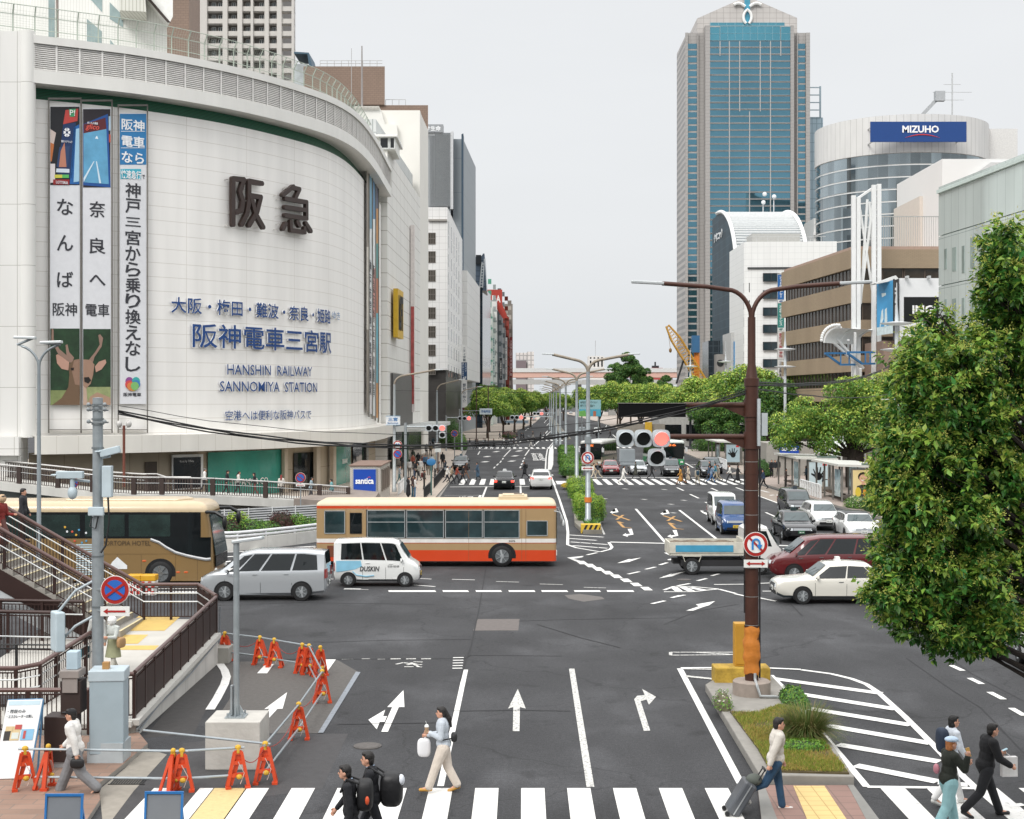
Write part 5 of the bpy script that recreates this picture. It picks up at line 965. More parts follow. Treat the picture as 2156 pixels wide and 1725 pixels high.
# kerb rails on the left pavement
kr=_t('kerb_rail','low black kerb rail at the left pavement edge by the crossing','railing',G(905,1050));railing(kr,[zed(G(893,1056),.15),zed(G(908,1040),.15)],.85,0.4,1.5,.08,.03,mat('1b1d1f',.5),None,.035);
kr=_t('kerb_rail','low black kerb rail farther along beside the waiting bicycles','railing',G(925,1025));railing(kr,[zed(G(914,1032),.15),zed(G(936,1004),.15)],.85,0.4,1.6,.08,.03,mat('1b1d1f',.5),None,.035)
kr=_t('kerb_rail','short white railing on the left pavement next to the subway hut','railing',G(845,1040));railing(kr,[zed(G(838,1048),.15),zed(G(853,1032),.15)],.95,.22,1.2,.06,.03,mat('d6d8d8',.5),None,.03)
def tri_sign(t,c,r,kind,ux=(1,0,0)):
 
 c=_V(c);ux=_V(ux).normalized();n=_V((ux.y,-ux.x,0));Z=_V((0,0,1))
 def disc(rad,l,m,nm,pts=None):
  mb=MB().slab([c+n*l+ux*x+Z*y for x,y in(pts or[(rad*math.cos(a),rad*math.sin(a))for a in np.linspace(0,2*math.pi,29)[:-1]])],n*-.006);return _p(mb,m,t,nm)
 RED=mat('a3251f',.4,var=.06);BLUE=mat('2a62b4',.4,var=.06);WHT=mat('e3e3e0',.4,var=.04)
 disc(r,0,WHT,'sign_rim');disc(r*.95,.012,RED,'red_ring')
 disc(r*.7,.024,BLUE if kind in('np','ns')else WHT,'sign_face')
 def bar_(a,w,m,nm,L=.74,l=.036):d=(math.cos(a),math.sin(a));q=(-d[1]*w/2,d[0]*w/2);disc(0,l,m,nm,[(d[0]*L*r+q[0],d[1]*L*r+q[1]),(-d[0]*L*r+q[0],-d[1]*L*r+q[1]),(-d[0]*L*r-q[0],-d[1]*L*r-q[1]),(d[0]*L*r-q[0],d[1]*L*r-q[1])])
 if kind in('np','ns'):bar_(R(-35),r*.17,RED,'slash')
 if kind=='ns':bar_(R(35),r*.17,RED,'slash',l=.043)
 if kind=='nu':
  b2=mat('2f7fc4',.4);bar_(R(-45),r*.17,RED,'slash')
  arc_=[(-.28*r,-.42*r),(-.28*r,.15*r)]+[(r*(0.-.28*math.cos(a)),r*(.15+.28*math.sin(a)))for a in np.linspace(.2,math.pi,9)]+[(.28*r,-.05*r)]
  for(x0,y0),(x1,y1)in zip(arc_,arc_[1:]):
   d=_V((x1-x0,y1-y0)).normalized();q=_V((-d.y,d.x))*r*.08
   disc(0,.05,b2,'arrow_stroke',[(x0+q.x,y0+q.y),(x1+q.x,y1+q.y),(x1-q.x,y1-q.y),(x0-q.x,y0-q.y)])
  disc(0,.052,b2,'arrow_head',[(.05*r,-.02*r),(.52*r,-.02*r),(.28*r,-.45*r)])
 if kind=='50':mb=MB();o=c+n*.03-ux*r*.5-Z*r*.35;mb.text('50',o,ux,Z,r,r*.7,.008,.03);_p(mb,mat('2a62b4'),t,'lettering')
def plate(t,c,w,h,arrow=None,ux=(1,0,0)):
 c=_V(c);mb=MB().obox(c,ux,w,.02,h);_p(mb,mat('dcdcd8',.5,var=.04),t,'arrow_plate');RED=mat('a3251f',.4)
 ux=_V(ux).normalized();n=_V((ux.y,-ux.x,0));Z=_V((0,0,1));mb=MB();o=c+n*.018;mb.bar(o-ux*w*.28,o+ux*w*.36,.006,h*.2)
 for sg in((-1,1)if arrow=='both' else(-1,)):mb.slab([o+ux*sg*w*.4,o+ux*sg*w*.25+Z*h*.3,o+ux*sg*w*.25-Z*h*.3],n*-.005)
 _p(mb,RED,t,'red_arrow')
def signal(t,c,ux,n=3,lens=.16,lit='red',cols=None,vert=False,hood=True,m=None):
 
 c=_V(c);ux=_V(ux).normalized();nn=_V((ux.y,-ux.x,0));Z=_V((0,0,1));step=lens*2.65;m=m or mat('b9bfc2',.45,var=.08)
 ax=Z if vert else ux;mb=MB()
 for k in range(n):
  o=c+ax*(k-(n-1)/2)*step;pts=[o+ux*lens*1.32*math.copysign(abs(math.cos(a))**.55,math.cos(a))+Z*lens*1.3*math.copysign(abs(math.sin(a))**.55,math.sin(a))for a in np.linspace(0,2*math.pi,25)[:-1]];mb.slab(pts,nn*-lens*.9)
 _p(mb,m,t,'signal_head')
 for k in range(n):
  o=c+ax*(k-(n-1)/2)*step+nn*.01;on=(lit=='red' and((k==n-1 and not vert)or(vert and k==n-1)))or(lit=='green' and k==0)
  mb=MB().slab([o+ux*lens*math.cos(a)+Z*lens*math.sin(a)for a in np.linspace(0,2*math.pi,25)[:-1]],nn*-.01)
  lm=_p(mb,(mat('ff5a50',.3,emit=2.2,var=0)if lit=='red' else mat('58e0b0',.3,emit=2,var=0))if on else mat('0c0e0f',.25,var=.2),t,'lamp')
  if hood:
   mb=MB();A=np.linspace(R(-15),R(195),14);P0=[o+ux*lens*1.08*math.cos(a)+Z*lens*1.08*math.sin(a)for a in A];P1=[p+nn*lens*1.1-Z*lens*.12 for p in P0]
   mb.add(P0+P1,[(i,i+1,14+i+1,14+i)for i in range(13)]);h_=mb.bd('hood',m,lm)
# main brown pole with lamps, board and signals on the island
PX,PY=5.88,34.9
bp_=_t('lamp_and_signal_pole','tall rust brown pole on the traffic island with twin lamp arms','pole',(PX,PY,0));RB=mat('46291f',.45,.2,.22,4)
mb=MB().lathe([(.46,0),(.46,.52),(.42,.55),(.001,.55)],(PX,PY,0),28);_p(mb,mat('8c8178',.85,var=.2,sc=4),bp_,'footing',smooth=40)
mb=MB().lathe([(.165,.5),(.165,7.75),(.185,7.76),(.185,7.95),(.15,7.96),(.1,8.3),(.095,9.45)],(PX,PY,0),20);[mb.lathe([(.175,z),(.175,z+.08)],(PX,PY,0),20)for z in(5.6,6.9,2.9,7.4)];_p(mb,RB,bp_,'shaft',smooth=40)
for sg in(-1,1):
 P=[(PX,PY,9.3)]+[(PX+sg*(.62*(1-math.cos(t))),PY,9.35+.78*math.sin(t))for t in np.linspace(.3,1.35,7)]+[(PX+sg*1.1,PY,10.2),(PX+sg*2.2,PY,10.28)]
 mb=MB().tube(P,.058,10);_p(mb,RB,bp_,'lamp_arm',smooth=50)
 mb=MB().bar((PX+sg*2.15,PY,10.28),(PX+sg*2.95,PY,10.32),.14,.075);_p(mb,mat('b5b9ba',.4,.3),bp_,'lamp_head',bevel=.02)
for z,L in((7.3,1.66),(6.52,2.45)):
 mb=MB().cyl((PX,PY,z),(PX-L,PY,z),.065,12);mb.slab([(PX-.12,PY-.02,z-.02),(PX-.75,PY-.02,z-.04),(PX-.12,PY-.02,z-.32)],(0,.04,0));mb.lathe([(.2,z-.3),(.2,z+.12)],(PX,PY,0),18);_p(mb,RB,bp_,'side_arm',smooth=40)
mb=MB().box(PX+.1,PY-.28,6.3,PX+.17,PY-.17,7.45);mb.box(PX+.2,PY-.3,6.55,PX+.34,PY-.15,7.1);_p(mb,mat('aab0b2',.5),bp_,'conduit_box')
for z in(1.9,2.6,3.3,4.6,5.2,5.9):_p(MB().lathe([(.172,z),(.172,z+.012)],(PX,PY,0),20),mat('b9b9b5',.3,.7),bp_,'steel_band')
mb=MB().tube([(PX+.19,PY-.05,z)for z in(.6,3,6.4)],.022,6);mb.tube([(PX-.185,PY-.03,z)for z in(2.2,5,6.4)],.014,5);_p(mb,mat('141416',.5),bp_,'cable_run')
mb=MB().tube([(PX+.05,PY-.19,.75),(PX+.05,PY-.2,.6),(PX+.05,PY-.48,.5),(PX+.12,PY-.52,.26),(PX+.5,PY-.5,.24),(PX+.75,PY-.4,.12)],.035,8);_p(mb,mat('a9adae',.4,.4),bp_,'bent_conduit',smooth=50)
w_=MB()
for i in range(13):
 t=i/12;z=.72+1.15*t
 w_.lathe([(.182+.01*math.sin(i*1.9)+(.025 if 3<i<9 else 0.),z)],(PX+.008*math.sin(i*1.3),PY,0),18)
w_.f=[];w_.mi=[];[w_.f.append((i*18+k,i*18+(k+1)%18,(i+1)*18+(k+1)%18,(i+1)*18+k))or w_.mi.append(0)for i in range(12)for k in range(18)]
for i,v in enumerate(w_.v):
 k=i%18;j=1+.035*math.sin(k*1.7+(i//18)*.9)+.03*math.sin(k*.9-(i//18)*.5);w_.v[i]=(PX+(v[0]-PX)*j,PY+(v[1]-PY)*j,v[2]+.03*math.sin(k*1.1))
tag(w_.bd('protective_wrap',mat('b76f22',.7,var=.2,sc=5,bump=.4,bsc=9),smooth=60),'orange cloth wrap tied round the foot of the brown pole','wrap')
lb=_t('display_board','black blank display board on the brown pole upper arm','sign',(3.4,PY,7.));mb=MB().box(2.61,PY-.12,7.,4.25,PY+.08,7.33);_p(mb,mat('08080a',.7,spec=.15),lb,'screen');mb=MB().box(2.59,PY-.14,7.33,4.27,PY+.1,7.35);_p(mb,mat('77756f',.4,.4),lb,'frame')
tsg=_t('traffic_signal','large grey traffic signal showing red on the brown pole lower arm','traffic light',(3.2,PY,6.2));signal(tsg,(3.2,PY-.25,6.48),(1,0,0),3,.165);
signal(tsg,(3.53,PY-.25,6.02),(1,0,0),1,.165,lit=None);mb=MB().box(2.63,PY-.3,5.9,3.,PY+.05,6.22);mb.prism([(2.63,PY-.3),(3.,PY-.3),(2.96,PY+.05),(2.67,PY+.05)],5.82,5.9);_p(mb,mat('8d9498',.45),tsg,'control_box',bevel=.02)
nus=_t('traffic_sign','round no U-turn sign with arrow plate strapped to the brown pole','sign',(PX+.06,PY-.25,3.5));tri_sign(nus,(PX+.06,PY-.24,3.9),.3,'nu');plate(nus,(PX+.06,PY-.24,3.43),.58,.19,'both')
yb=MB().box(5.18,36.3,0,6.6,36.95,.58);tag(yb.bd('crash_block',mat('a88a35',.85,var=.5,sc=4,bump=.4,bsc=8),bevel=.03),'chipped yellow concrete block behind the brown pole','barrier block')
yb=_t('control_box','upright yellow control box on the yellow block','box',(5.6,36.7,.62));mb=MB().box(5.72,36.5,.58,6.05,36.85,1.68);_p(mb,mat('b8892a',.6,var=.15),yb,'case',bevel=.02);mb=MB().box(5.75,36.48,.64,6.02,36.5,1.62);_p(mb,mat('b08226',.6),yb,'door')
# cables between poles
def cable(label,a,b,sag,r,n=24,strands=1):
 a,b=_V(a),_V(b);mb=MB()
 for k in range(strands):
  P=[a.lerp(b,i/n)-_V((0,0,sag*4*(i/n)*(1-i/n)))+_V((0,.02*math.sin(i*2.1+k*2),.035*k+.012*math.sin(i*1.7+k*3)))for i in range(n+1)];mb.tube(P,r,5)
 return tag(mb.bd('overhead_cable',mat('121213',.6)),label,'cable')
cable('thick black bundled cable sagging from the grey pole to the brown pole',(-8.2,29.6,7.13),(PX,PY,7.62),1.02,.017,strands=3)
cable('thin black wire running above the thick bundled cable',(-8.2,29.6,7.3),(PX,PY,7.72),.85,.007)
cable('black cable bundle from the brown pole toward the tree, upper one',(PX,PY,7.78),(27.2,101,10.1),.5,.02,strands=3)
cable('single black cable from the brown pole toward the tree, lower one',(PX,PY,7.7),(27.2,101,8.),.3,.02)
cable('thin wire level with the red signal crossing behind the brown pole',(-9.4,113,8.2),(28,118,8.3),.2,.012)
# grey signal pole in front of the stairs
gp_=_t('signal_pole','thick galvanised pole at left carrying cameras and cables','pole',(-8.62,29.6,0));GX,GY=-8.62,29.6
mb=MB().lathe([(.118,0),(.118,5.),(.108,5.01),(.105,7.46),(.001,7.47)],(GX,GY,0),18);_p(mb,GAL,gp_,'shaft',smooth=40);mb=MB().lathe([(.121,1.82),(.121,1.86)],(GX,GY,0),18);_p(mb,mat('c49a3a'),gp_,'yellow_band')
mb=MB();[mb.lathe([(.128,z),(.128,z+.035)],(GX,GY,0),18)for z in(5.05,6.4,6.9,7.,7.2,7.3,4.15,3.1)];_p(mb,mat('7e8486',.4,.6),gp_,'clamp_bands')
for zz in(7.2,7.3,6.95):mb=MB().bar((GX-.2,GY-.1,zz),(GX+.25,GY-.1,zz),.03);[mb.ell((GX+x,GY-.14,zz+.02),.045,8,6)for x in(-.15,.18)];_p(mb,mat('8d9294',.4,.4),gp_,'insulator_bracket')
mb=MB().box(GX+.13,GY-.18,5.4,GX+.33,GY-.02,6.05);mb.box(GX-.15,GY-.2,5.02,GX+.17,GY-.1,5.2);_p(mb,mat('b3c0c6',.5),gp_,'equipment_box',bevel=.015)
mb=MB().tube([(GX+.24,GY-.1,5.4),(GX+.27,GY-.12,4.9),(GX+.2,GY-.12,4.4),(GX+.1,GY-.13,4.25)],.022,6);mb.tube([(GX-.08,GY-.14,5.),(GX-.12,GY-.16,4.8),(GX,GY-.16,4.75),(GX+.05,GY-.15,5.)],.016,6);_p(mb,mat('17181a'),gp_,'cable_loop',smooth=50)
for c,L,a in(((GX-.5,GY-.25,5.87),.55,0.),((GX+.3,GY-.15,6.35),.4,.1)):
 mb=MB().bar(_V(c)-_V((L/2,0,a/2)),_V(c)+_V((L/2,0,a/2)),.15,.15);mb.bar(_V(c)-_V((L/2+.1,0,0.)),_V(c)-_V((L/2-.02,0,0)),.19,.03);mb.bar(_V(c)+_V((0,0,-.1)),_V(c)+_V((.35 if c[0]<GX else-.3,.2,-.15)),.05);_p(mb,mat('aebcc2',.45),gp_,'camera',bevel=.015)
mb=MB().ell((GX-.45,GY-.25,5.5),(.1,.1,.14),12,8);mb.cyl((GX-.45,GY-.25,5.6),(GX-.45,GY-.25,5.8),.05,10);_p(mb,mat('aebcc2',.45),gp_,'dome_camera',smooth=50)
nss=_t('traffic_sign','round blue and red no stopping sign with arrow plate on the grey pole','sign',(GX+.42,GY-.2,2.9));tri_sign(nss,(GX+.42,GY-.22,3.49),.3,'ns');plate(nss,(GX+.42,GY-.22,3.05),.6,.2);mb=MB().bar((GX,GY-.1,3.49),(GX+.42,GY-.2,3.49),.04);mb.bar((GX,GY-.1,3.05),(GX+.42,GY-.2,3.05),.03);_p(mb,GAL,nss,'bracket')
ps=_t('pedestrian_signal','two light pedestrian signal on bent arms left of the grey pole','traffic light',(GX-.85,GY-.1,2.5));
for za,zb in((3.35,2.95),(2.62,2.3)):mb=MB().tube([(GX,GY,za+.35),(GX-.45,GY-.05,za+.1),(GX-.85,GY-.1,zb)],.028,8);_p(mb,mat('a9b3b8',.4,.3),ps,'arm',smooth=50)
mb=MB().tube([(GX-.02,GY,4.15),(GX-.8,GY-.08,3.12)],.006,4);_p(mb,mat('8d9294',.4,.5),ps,'stay_wire')
mb=MB().obox((GX-.8,GY-.1,2.62),(.55,-.85,0),.42,.2,.82);_p(mb,mat('b3c2c8',.45),ps,'signal_head',bevel=.03)
for zz in(2.82,2.43):mb=MB().obox(_V((GX-.8,GY-.1,zz))+_V((.85,.55,0))*.1,(.55,-.85,0),.3,.03,.3);_p(mb,mat('1e3a36',.15,var=.4,sc=6),ps,'lamp')
# utility cabinets behind the man with the cap
cbn=_t('utility_cabinet','tall pale grey utility cabinet at the foot of the grey pole','cabinet',(-8.15,28.9,.1));mb=MB().obox((-8.2,28.95,.3),(1,0,0),.72,.62,.4);_p(mb,mat('a5adb0',.5),cbn,'plinth')
mb=MB().obox((-8.2,28.95,1.02),(1,.1,0),.68,.6,1.5);_p(mb,mat('98a7ae',.5,var=.06),cbn,'case',bevel=.02);mb=MB().obox((-8.2,28.95,1.85),(1,.1,0),.72,.64,.22);_p(mb,mat('adbac0',.5,var=.06),cbn,'lid',bevel=.02);mb=MB().box(-8.3,28.8,1.96,-8.17,28.93,2.1);_p(mb,mat('a37b4a',.5),cbn,'copper_knob')
bcb=_t('meter_cabinet','low dark brown meter cabinet beside the grey utility cabinet','cabinet',(-9,28.6,.1));mb=MB().box(-9.3,28.3,.1,-8.72,28.7,.22);_p(mb,mat('9a9c9c'),bcb,'plinth');mb=MB().box(-9.3,28.25,.22,-8.7,28.75,1.12);_p(mb,mat('2f211d',.5),bcb,'case',bevel=.015);mb=MB().box(-9.05,28.5,1.12,-8.65,28.95,1.78);_p(mb,mat('332723',.5),bcb,'tall_case',bevel=.015);mb=MB().box(-9.,28.45,1.55,-8.7,28.5,1.98);mb.box(-9.05,28.42,1.85,-8.66,28.9,2.);_p(mb,mat('8d8580',.5),bcb,'switch_box',bevel=.01)
mb=MB().box(-8.95,28.55,2.,-8.72,28.8,2.36);_p(mb,mat('a9bcc6',.5),bcb,'meter',bevel=.015)
# ramp platform, retaining wall, stairs and railings
rp=_t('ramp_platform','raised concrete ramp with yellow tactile tiles and retaining wall','ramp',(-9.4,36,0))
def zr(y):return .28+(y-31.3)*.055
mb=MB();L_,Rr=-13.5,-8.28
mb.add([(L_,31.3,0),(Rr,31.3,0),(Rr,42.4,0),(L_,42.4,0),(L_,31.3,zr(31.3)),(Rr,31.3,zr(31.3)),(Rr,40,zr(40)),(Rr-1.,42.4,zr(42.4)),(L_,42.4,zr(42.4)),(Rr,40,0),(Rr-1,42.4,0)],[(4,5,6,7,8),(0,1,5,4),(1,9,6,5),(9,10,7,6),(10,3,8,7),(3,0,4,8)])
_p(mb,mat('b3b0a9',.85,var=.09,sc=1.5),rp,'deck')
mb=MB()
for(u,v),(u1,v1)in((qA(830,572),qA(985,640)),(qA(745,658),qA(825,700)),(qA(720,708),qA(925,728))):p=G(u,v,.6);q=G(u1,v1,.6);mb.add([(p.x,q.y,zr(q.y)+.006),(q.x,q.y,zr(q.y)+.006),(q.x,p.y,zr(p.y)+.006),(p.x,p.y,zr(p.y)+.006)],[(0,1,2,3)])
_p(mb,mat('c4a65f',.8,var=.1),rp,'tactile_tiles')
mb=MB().add([(Rr+.01,31.3,0),(Rr+.01,40,0),(Rr+.01,40,zr(40)-.1),(Rr+.01,31.3,zr(31.3)-.1)],[(0,1,2,3)]);_p(mb,grid('b9b8b3','8c8a85',1.2,3,.012,.8,0,.14,1.2),rp,'wall_facing')
mb=MB().bar((Rr-.05,31.2,zr(31.2)+.06),(Rr-.05,40,zr(40)+.06),.3,.12);mb.bar((Rr-.05,31.25,zr(31)+.05),(-8.9,31.25,zr(31)+.05),.3,.12);_p(mb,mat('bdbbb5',.8,var=.1),rp,'kerb')
mb=MB().tube([(Rr+.05,31.4,.12),(Rr+.06,33,.32),(Rr+.06,36.5,.42),(Rr+.06,40,.72),(Rr+.06,40.05,1.6)],.022,6);mb.tube([(Rr+.05,31.2,.2),(Rr+.05,36,.55),(Rr+.05,39.9,.78)],.018,6);_p(mb,mat('7e8488',.5),rp,'cable_conduit',smooth=50)
rr=_t('ramp_railing','brown solid panel railing on the retaining wall, roadside of the ramp','railing',(Rr,36,.3));railing(rr,[(Rr-.05,y,zr(y)+.1)for y in(31.4,40)],1.02,.1,.85,.06,.03,BRM,BRL,.05,.06)
mb=MB().add([(Rr-.03,31.5,zr(31.5)+.2),(Rr-.03,40,zr(40)+.2),(Rr-.03,40,zr(40)+.98),(Rr-.03,31.5,zr(31.5)+.98)],[(0,1,2,3)]);_p(mb,mat('2c1d1a',.6),rr,'side_panel')
r2=_t('ramp_railing','brown railing across the far end of the ramp before the grey minivan','railing',(-10,42,.8));railing(r2,[(Rr-.05,40.05,zr(40)+.1),(Rr-1.05,42.3,zr(42.3)),(-10.95,42.3,zr(42.3))],1.05,.1,.9,.07,.02,BRM,BRL,.055,.1,hand=(.55,.8))
r3=_t('ramp_railing','short brown railing at the near corner, in front of the ramp','railing',(-8.5,31.3,.2));railing(r3,[(-9.,31.25,.35),(Rr-.05,31.35,.38)],1.,.1,.9,.07,.02,BRM,BRL,.05,.1)
r4=_t('ramp_railing','brown railing along the stair side of the ramp, behind the grey pole','railing',(-10.7,34,.2));railing(r4,[(-14.5,32.4,.2),(-11.3,32.4,.2),(-10.85,32.7,.25),(-10.5,36.2,.55)],1.1,.1,.9,.07,.02,BRM,BRL,.055,.1,hand=(.6,.85))
r5=_t('ramp_railing','brown front railing at the pavement edge behind the white notice board','railing',(-10,31.5,.1));railing(r5,[(-14.5,31.,.1),(-9.25,31.1,.1)],.98,.1,1.45,.08,.02,BRM,BRL,.05,.12)
r6=_t('stairwell_railing','upper brown railing round the stairwell beside the pedestrian signal','railing',(-13,39.5,.5));railing(r6,[(-16.5,39.5,.8),(-11.9,39.5,.72)],1.1,.1,1.3,.07,.02,BRM,BRM,.05,.1,hand=(.75,))
r7=_t('stairwell_railing','lower brown railing round the stairwell behind the pedestrian signal','railing',(-13,38,.5));railing(r7,[(-16,38,.72),(-12.2,38,.64)],1.1,.1,1.3,.07,.02,BRM,BRM,.05,.1,hand=(.45,))
r8=_t('stairwell_fence','black wire mesh fence at the stairwell edge, lower left','fence',(-13,36,.2));railing(r8,[(-15.5,35.6,.12),(-11.3,35.4,.12)],1.2,.07,1.,.06,.008,mat('121213',.5),None,.02,.05)
sp_=MB().box(-17,32.7,.3,-11.2,35.3,.42);sp_.box(-17,35.7,.3,-11.2,37.9,.46);struct(sp_.bd('stairwell_floor',mat('37373a',.9,var=.2)))  # dark slabs laid on top, coloured to stand for the shaded stairwell hole
# stairs rising to the left
st=_t('footbridge_stairs','long concrete footbridge stairs rising to the left behind brown railings','stairs',(-11,41,.7));z0=.78;n=20
for i in range(n):
 x1=-10.95-.3*i;mb=MB().box(x1-.3,39.75,z0-.1+.172*i,x1,42.25,z0+.172*(i+1));mb.m=1;mb.box(x1-.06,39.8,z0+.172*(i+1),x1+.01,42.2,z0+.172*(i+1)+.008);_p(mb,[mat('8f8b84',.85,var=.1),mat('c9bd98',.8)],st,'step')
mb=MB().slab([(-10.9,39.7,.75),(-16.95,39.7,4.2),(-16.95,39.7,3.6),(-11.6,39.7,.6)],(0,.06,0));_p(mb,BRM,st,'stringer');mb=MB().slab([(-11.6,39.72,.75),(-16.95,39.72,3.75),(-16.95,39.72,3.1),(-12.6,39.72,.7)],(0,.04,0));_p(mb,mat('b9bdbf',.5),st,'under_beam')
s1=_t('stair_railing','brown handrail on the far side of the footbridge stairs','railing',(-12,42.2,1));railing(s1,[(-10.95,42.3,.85),(-17,42.3,4.3)],1.05,.1,1.5,.08,.02,BRM,BRL,.055,.1,hand=(.6,.85))
s2=_t('stair_railing','brown handrail on the near side of the footbridge stairs','railing',(-12,39.8,1));railing(s2,[(-11.4,39.8,1.1),(-17,39.8,4.3)],1.05,.1,1.5,.08,.02,BRM,BRL,.055,.1,hand=(.6,.85))
# lamps, posts
def street_lamp(name,label,x,y,h,arms,m,group=None,base=.09,head='c6cbcc',bm=None):
 t=_t(name,label,'street lamp',(x,y,0),0,group);mb=MB().lathe([(base*1.25,0),(base*1.25,.5),(base,.55),(base*.62,h-.9)],(x,y,0),12);_p(mb,m,t,'post',smooth=40)
 for sg,L,up in arms:
  P=[(x,y,h-1.)]+[(x+sg*.85*(1-math.cos(a)),y,h-.95+.75*math.sin(a))for a in np.linspace(.25,1.4,7)]+[(x+sg*(L-.6),y,h+up)]
  mb=MB().tube(P,base*.5,8);_p(mb,bm or m,t,'arm',smooth=50);mb=MB().bar((x+sg*(L-.7),y,h+up+.01),(x+sg*L,y,h+up+.03),.22,.09);_p(mb,mat(head,.35,.2),t,'lamp_head',bevel=.02)
 return t
street_lamp('street_lamp','slim grey twin arm street lamp at left in front of the store',-15.3,46,9.42,((-1,.8,0.),(1,.75,-.15)),mat('8f979b',.4,.4,.1),base=.085)
LAMPG='twin arm lamps along the median';RUST=mat('8f8577',.6,.2,.25,5)
for i,(Yl,XX)in enumerate(((83.4,4.46),(122,5.55),(160,6.05),(198,6.7),(236,7.35),(274,8.),(314,8.7),(356,9.4))):
 t=street_lamp('median_lamp',['nearest twin arm median lamp, with the no U-turn sign','second twin arm median lamp, behind the hedge','third twin arm lamp along the median','fourth twin arm lamp along the median','fifth twin arm lamp along the median','sixth twin arm lamp along the median','seventh twin arm lamp along the median','farthest twin arm lamp along the median'][i],XX,Yl,10.,((-1,2.7,.12),(1,3.05,.12)),GAL,LAMPG,base=.17,bm=RUST)
 if i==0:mb=MB().lathe([(.215,1.45),(.215,1.75)],(XX,Yl,0),12);_p(mb,mat('c8742c',.6),t,'orange_band');mb=MB().lathe([(.2,4.9),(.2,5.3)],(XX,Yl,0),12);_p(mb,mat('7f8688'),t,'clamp')
t=_t('traffic_sign','small no U-turn sign on the nearest median lamp','sign',(4.42,83,3.5));tri_sign(t,(4.42,83.1,4.06),.37,'nu');plate(t,(4.42,83.1,3.45),.72,.22,'both')
nb=_t('median_nose_block','yellow block with black chevrons at the median nose','barrier block',(4.4,79.5,0));mb=MB().box(3.85,79.2,0,4.95,79.8,.52);_p(mb,mat('c9a730',.6,var=.15),nb,'block',bevel=.03);mb=MB()
for k in range(4):x=3.9+.28*k;mb.slab([(x,79.19,.04),(x+.13,79.19,.04),(x+.33 if x<4.6 else 4.93,79.19,.48),(x+.2,79.19,.48)],(0,-.004,0))
_p(mb,mat('17171a'),nb,'chevrons')
t=street_lamp('street_lamp','brown armed street lamp above the left pavement signpost',-9.35,113,9.6,((1,3.9,.25),),mat('a0a5a6',.4,.4),base=.15,bm=RUST)
sg_=_t('place_name_sign','white place name plate 三宮 Sannomiya with blue lettering','sign',(-9.4,112.6,5.4));mb=MB().box(-9.98,112.55,5.47,-8.85,112.62,6.2);_p(mb,mat('d9dcdd',.4),sg_,'plate');mb=MB().text('三宮',(-9.8,112.54,5.78),(1,0,0),(0,0,1),.75,.3,.01,.02);mb.text('Sannomiya',(-9.85,112.54,5.54),(1,0,0),(0,0,1),.85,.17,.01,.01);_p(mb,mat('2f6fa8'),sg_,'lettering');mb=MB().box(-9.98,112.53,5.47,-8.85,112.55,5.5);mb.box(-9.98,112.53,6.17,-8.85,112.55,6.2);_p(mb,mat('7fb0d0'),sg_,'border')
sp50=_t('traffic_sign','round 50 speed limit sign above a no parking sign on the left pavement','sign',(-9,112.4,3));tri_sign(sp50,(-9.05,112.5,3.9),.36,'50')
np1=_t('traffic_sign','no parking sign hanging under the 50 speed limit sign','sign',(-9,112.4,3));tri_sign(np1,(-9.05,112.5,3.18),.36,'np')
np2=_t('traffic_sign','no parking sign on a post in front of the shop doorway','sign',(-14.1,95,0));tri_sign(np2,(AT(632.7,1006,94)),.34,'np');mb=MB();p=AT(632.7,1006,94);mb.cyl((p.x,p.y+.05,0),(p.x,p.y+.05,p.z),.04,8);_p(mb,GAL,np2,'post');plate(np2,(p.x,p.y,p.z-.5),.6,.16)
np3=_t('traffic_sign','no parking sign seen edge on before the walkway fascia at left','sign',(-26,85,0));p=AT(157,1017,85);tri_sign(np3,p,.34,'np',(.38,.92,0));mb=MB().cyl((p.x-.05,p.y+.05,0),(p.x-.05,p.y+.05,p.z),.04,8);_p(mb,GAL,np3,'post');plate(np3,p-_V((0,0,.52)),.55,.15,ux=(.38,.92,0))
rpst=_t('globe_lamp_post','rust red post with two globe lamps before the wall banner','street lamp',AT(261,1012,95));p=AT(261,1010,95);mb=MB().cyl((p.x,p.y,p.z-.5),(p.x,p.y,AT(0,896,95).z),.09,10);_p(mb,mat('6b3a2c',.6),rpst,'post')
for dx in(-.32,.32):mb=MB();z=AT(0,893,95).z;mb.ell((p.x+dx,p.y,z),(.2,.2,.24),12,8);mb.bar((p.x,p.y,z-.35),(p.x+dx,p.y,z-.2),.04);_p(mb,mat('b9b7b3',.2),rpst,'globe',smooth=50)
# signals down the left side
def arm_signal(label,c,poleX,h,lens,arm=True,lower=False,group=None):
 t=_t('traffic_signal',label,'traffic light',(c[0],c[1],c[2]-.4),0,group);signal(t,c,(1,0,0),3,lens,hood=lens>.15)
 if lower:signal(t,(c[0]+lens*2.65,c[1],c[2]-lens*2.7),(1,0,0),1,lens,lit=None)
 mb=MB().cyl((c[0],c[1]+.2,c[2]+.1),(poleX,c[1]+.2,c[2]+.1),.07,8);mb.cyl((poleX,c[1]+.2,0),(poleX,c[1]+.2,c[2]+.4),.12,10);_p(mb,GAL,t,'pole',smooth=40);return t
arm_signal('traffic signal showing red over the left pavement edge, nearest down the street',(AT(917,901.5,112)),-8.4,6,.2,lower=True)
arm_signal('small red traffic signal farther down, left of the left street trees',(AT(978,881,205)),-9.5,6,.24)
arm_signal('small red traffic signal over the left carriageway by the second crossing',(AT(1088,879,218)),6.4,6,.26)
arm_signal('tiny red traffic signal beyond the second crossing',(AT(1133,871,275)),8.5,6,.26)
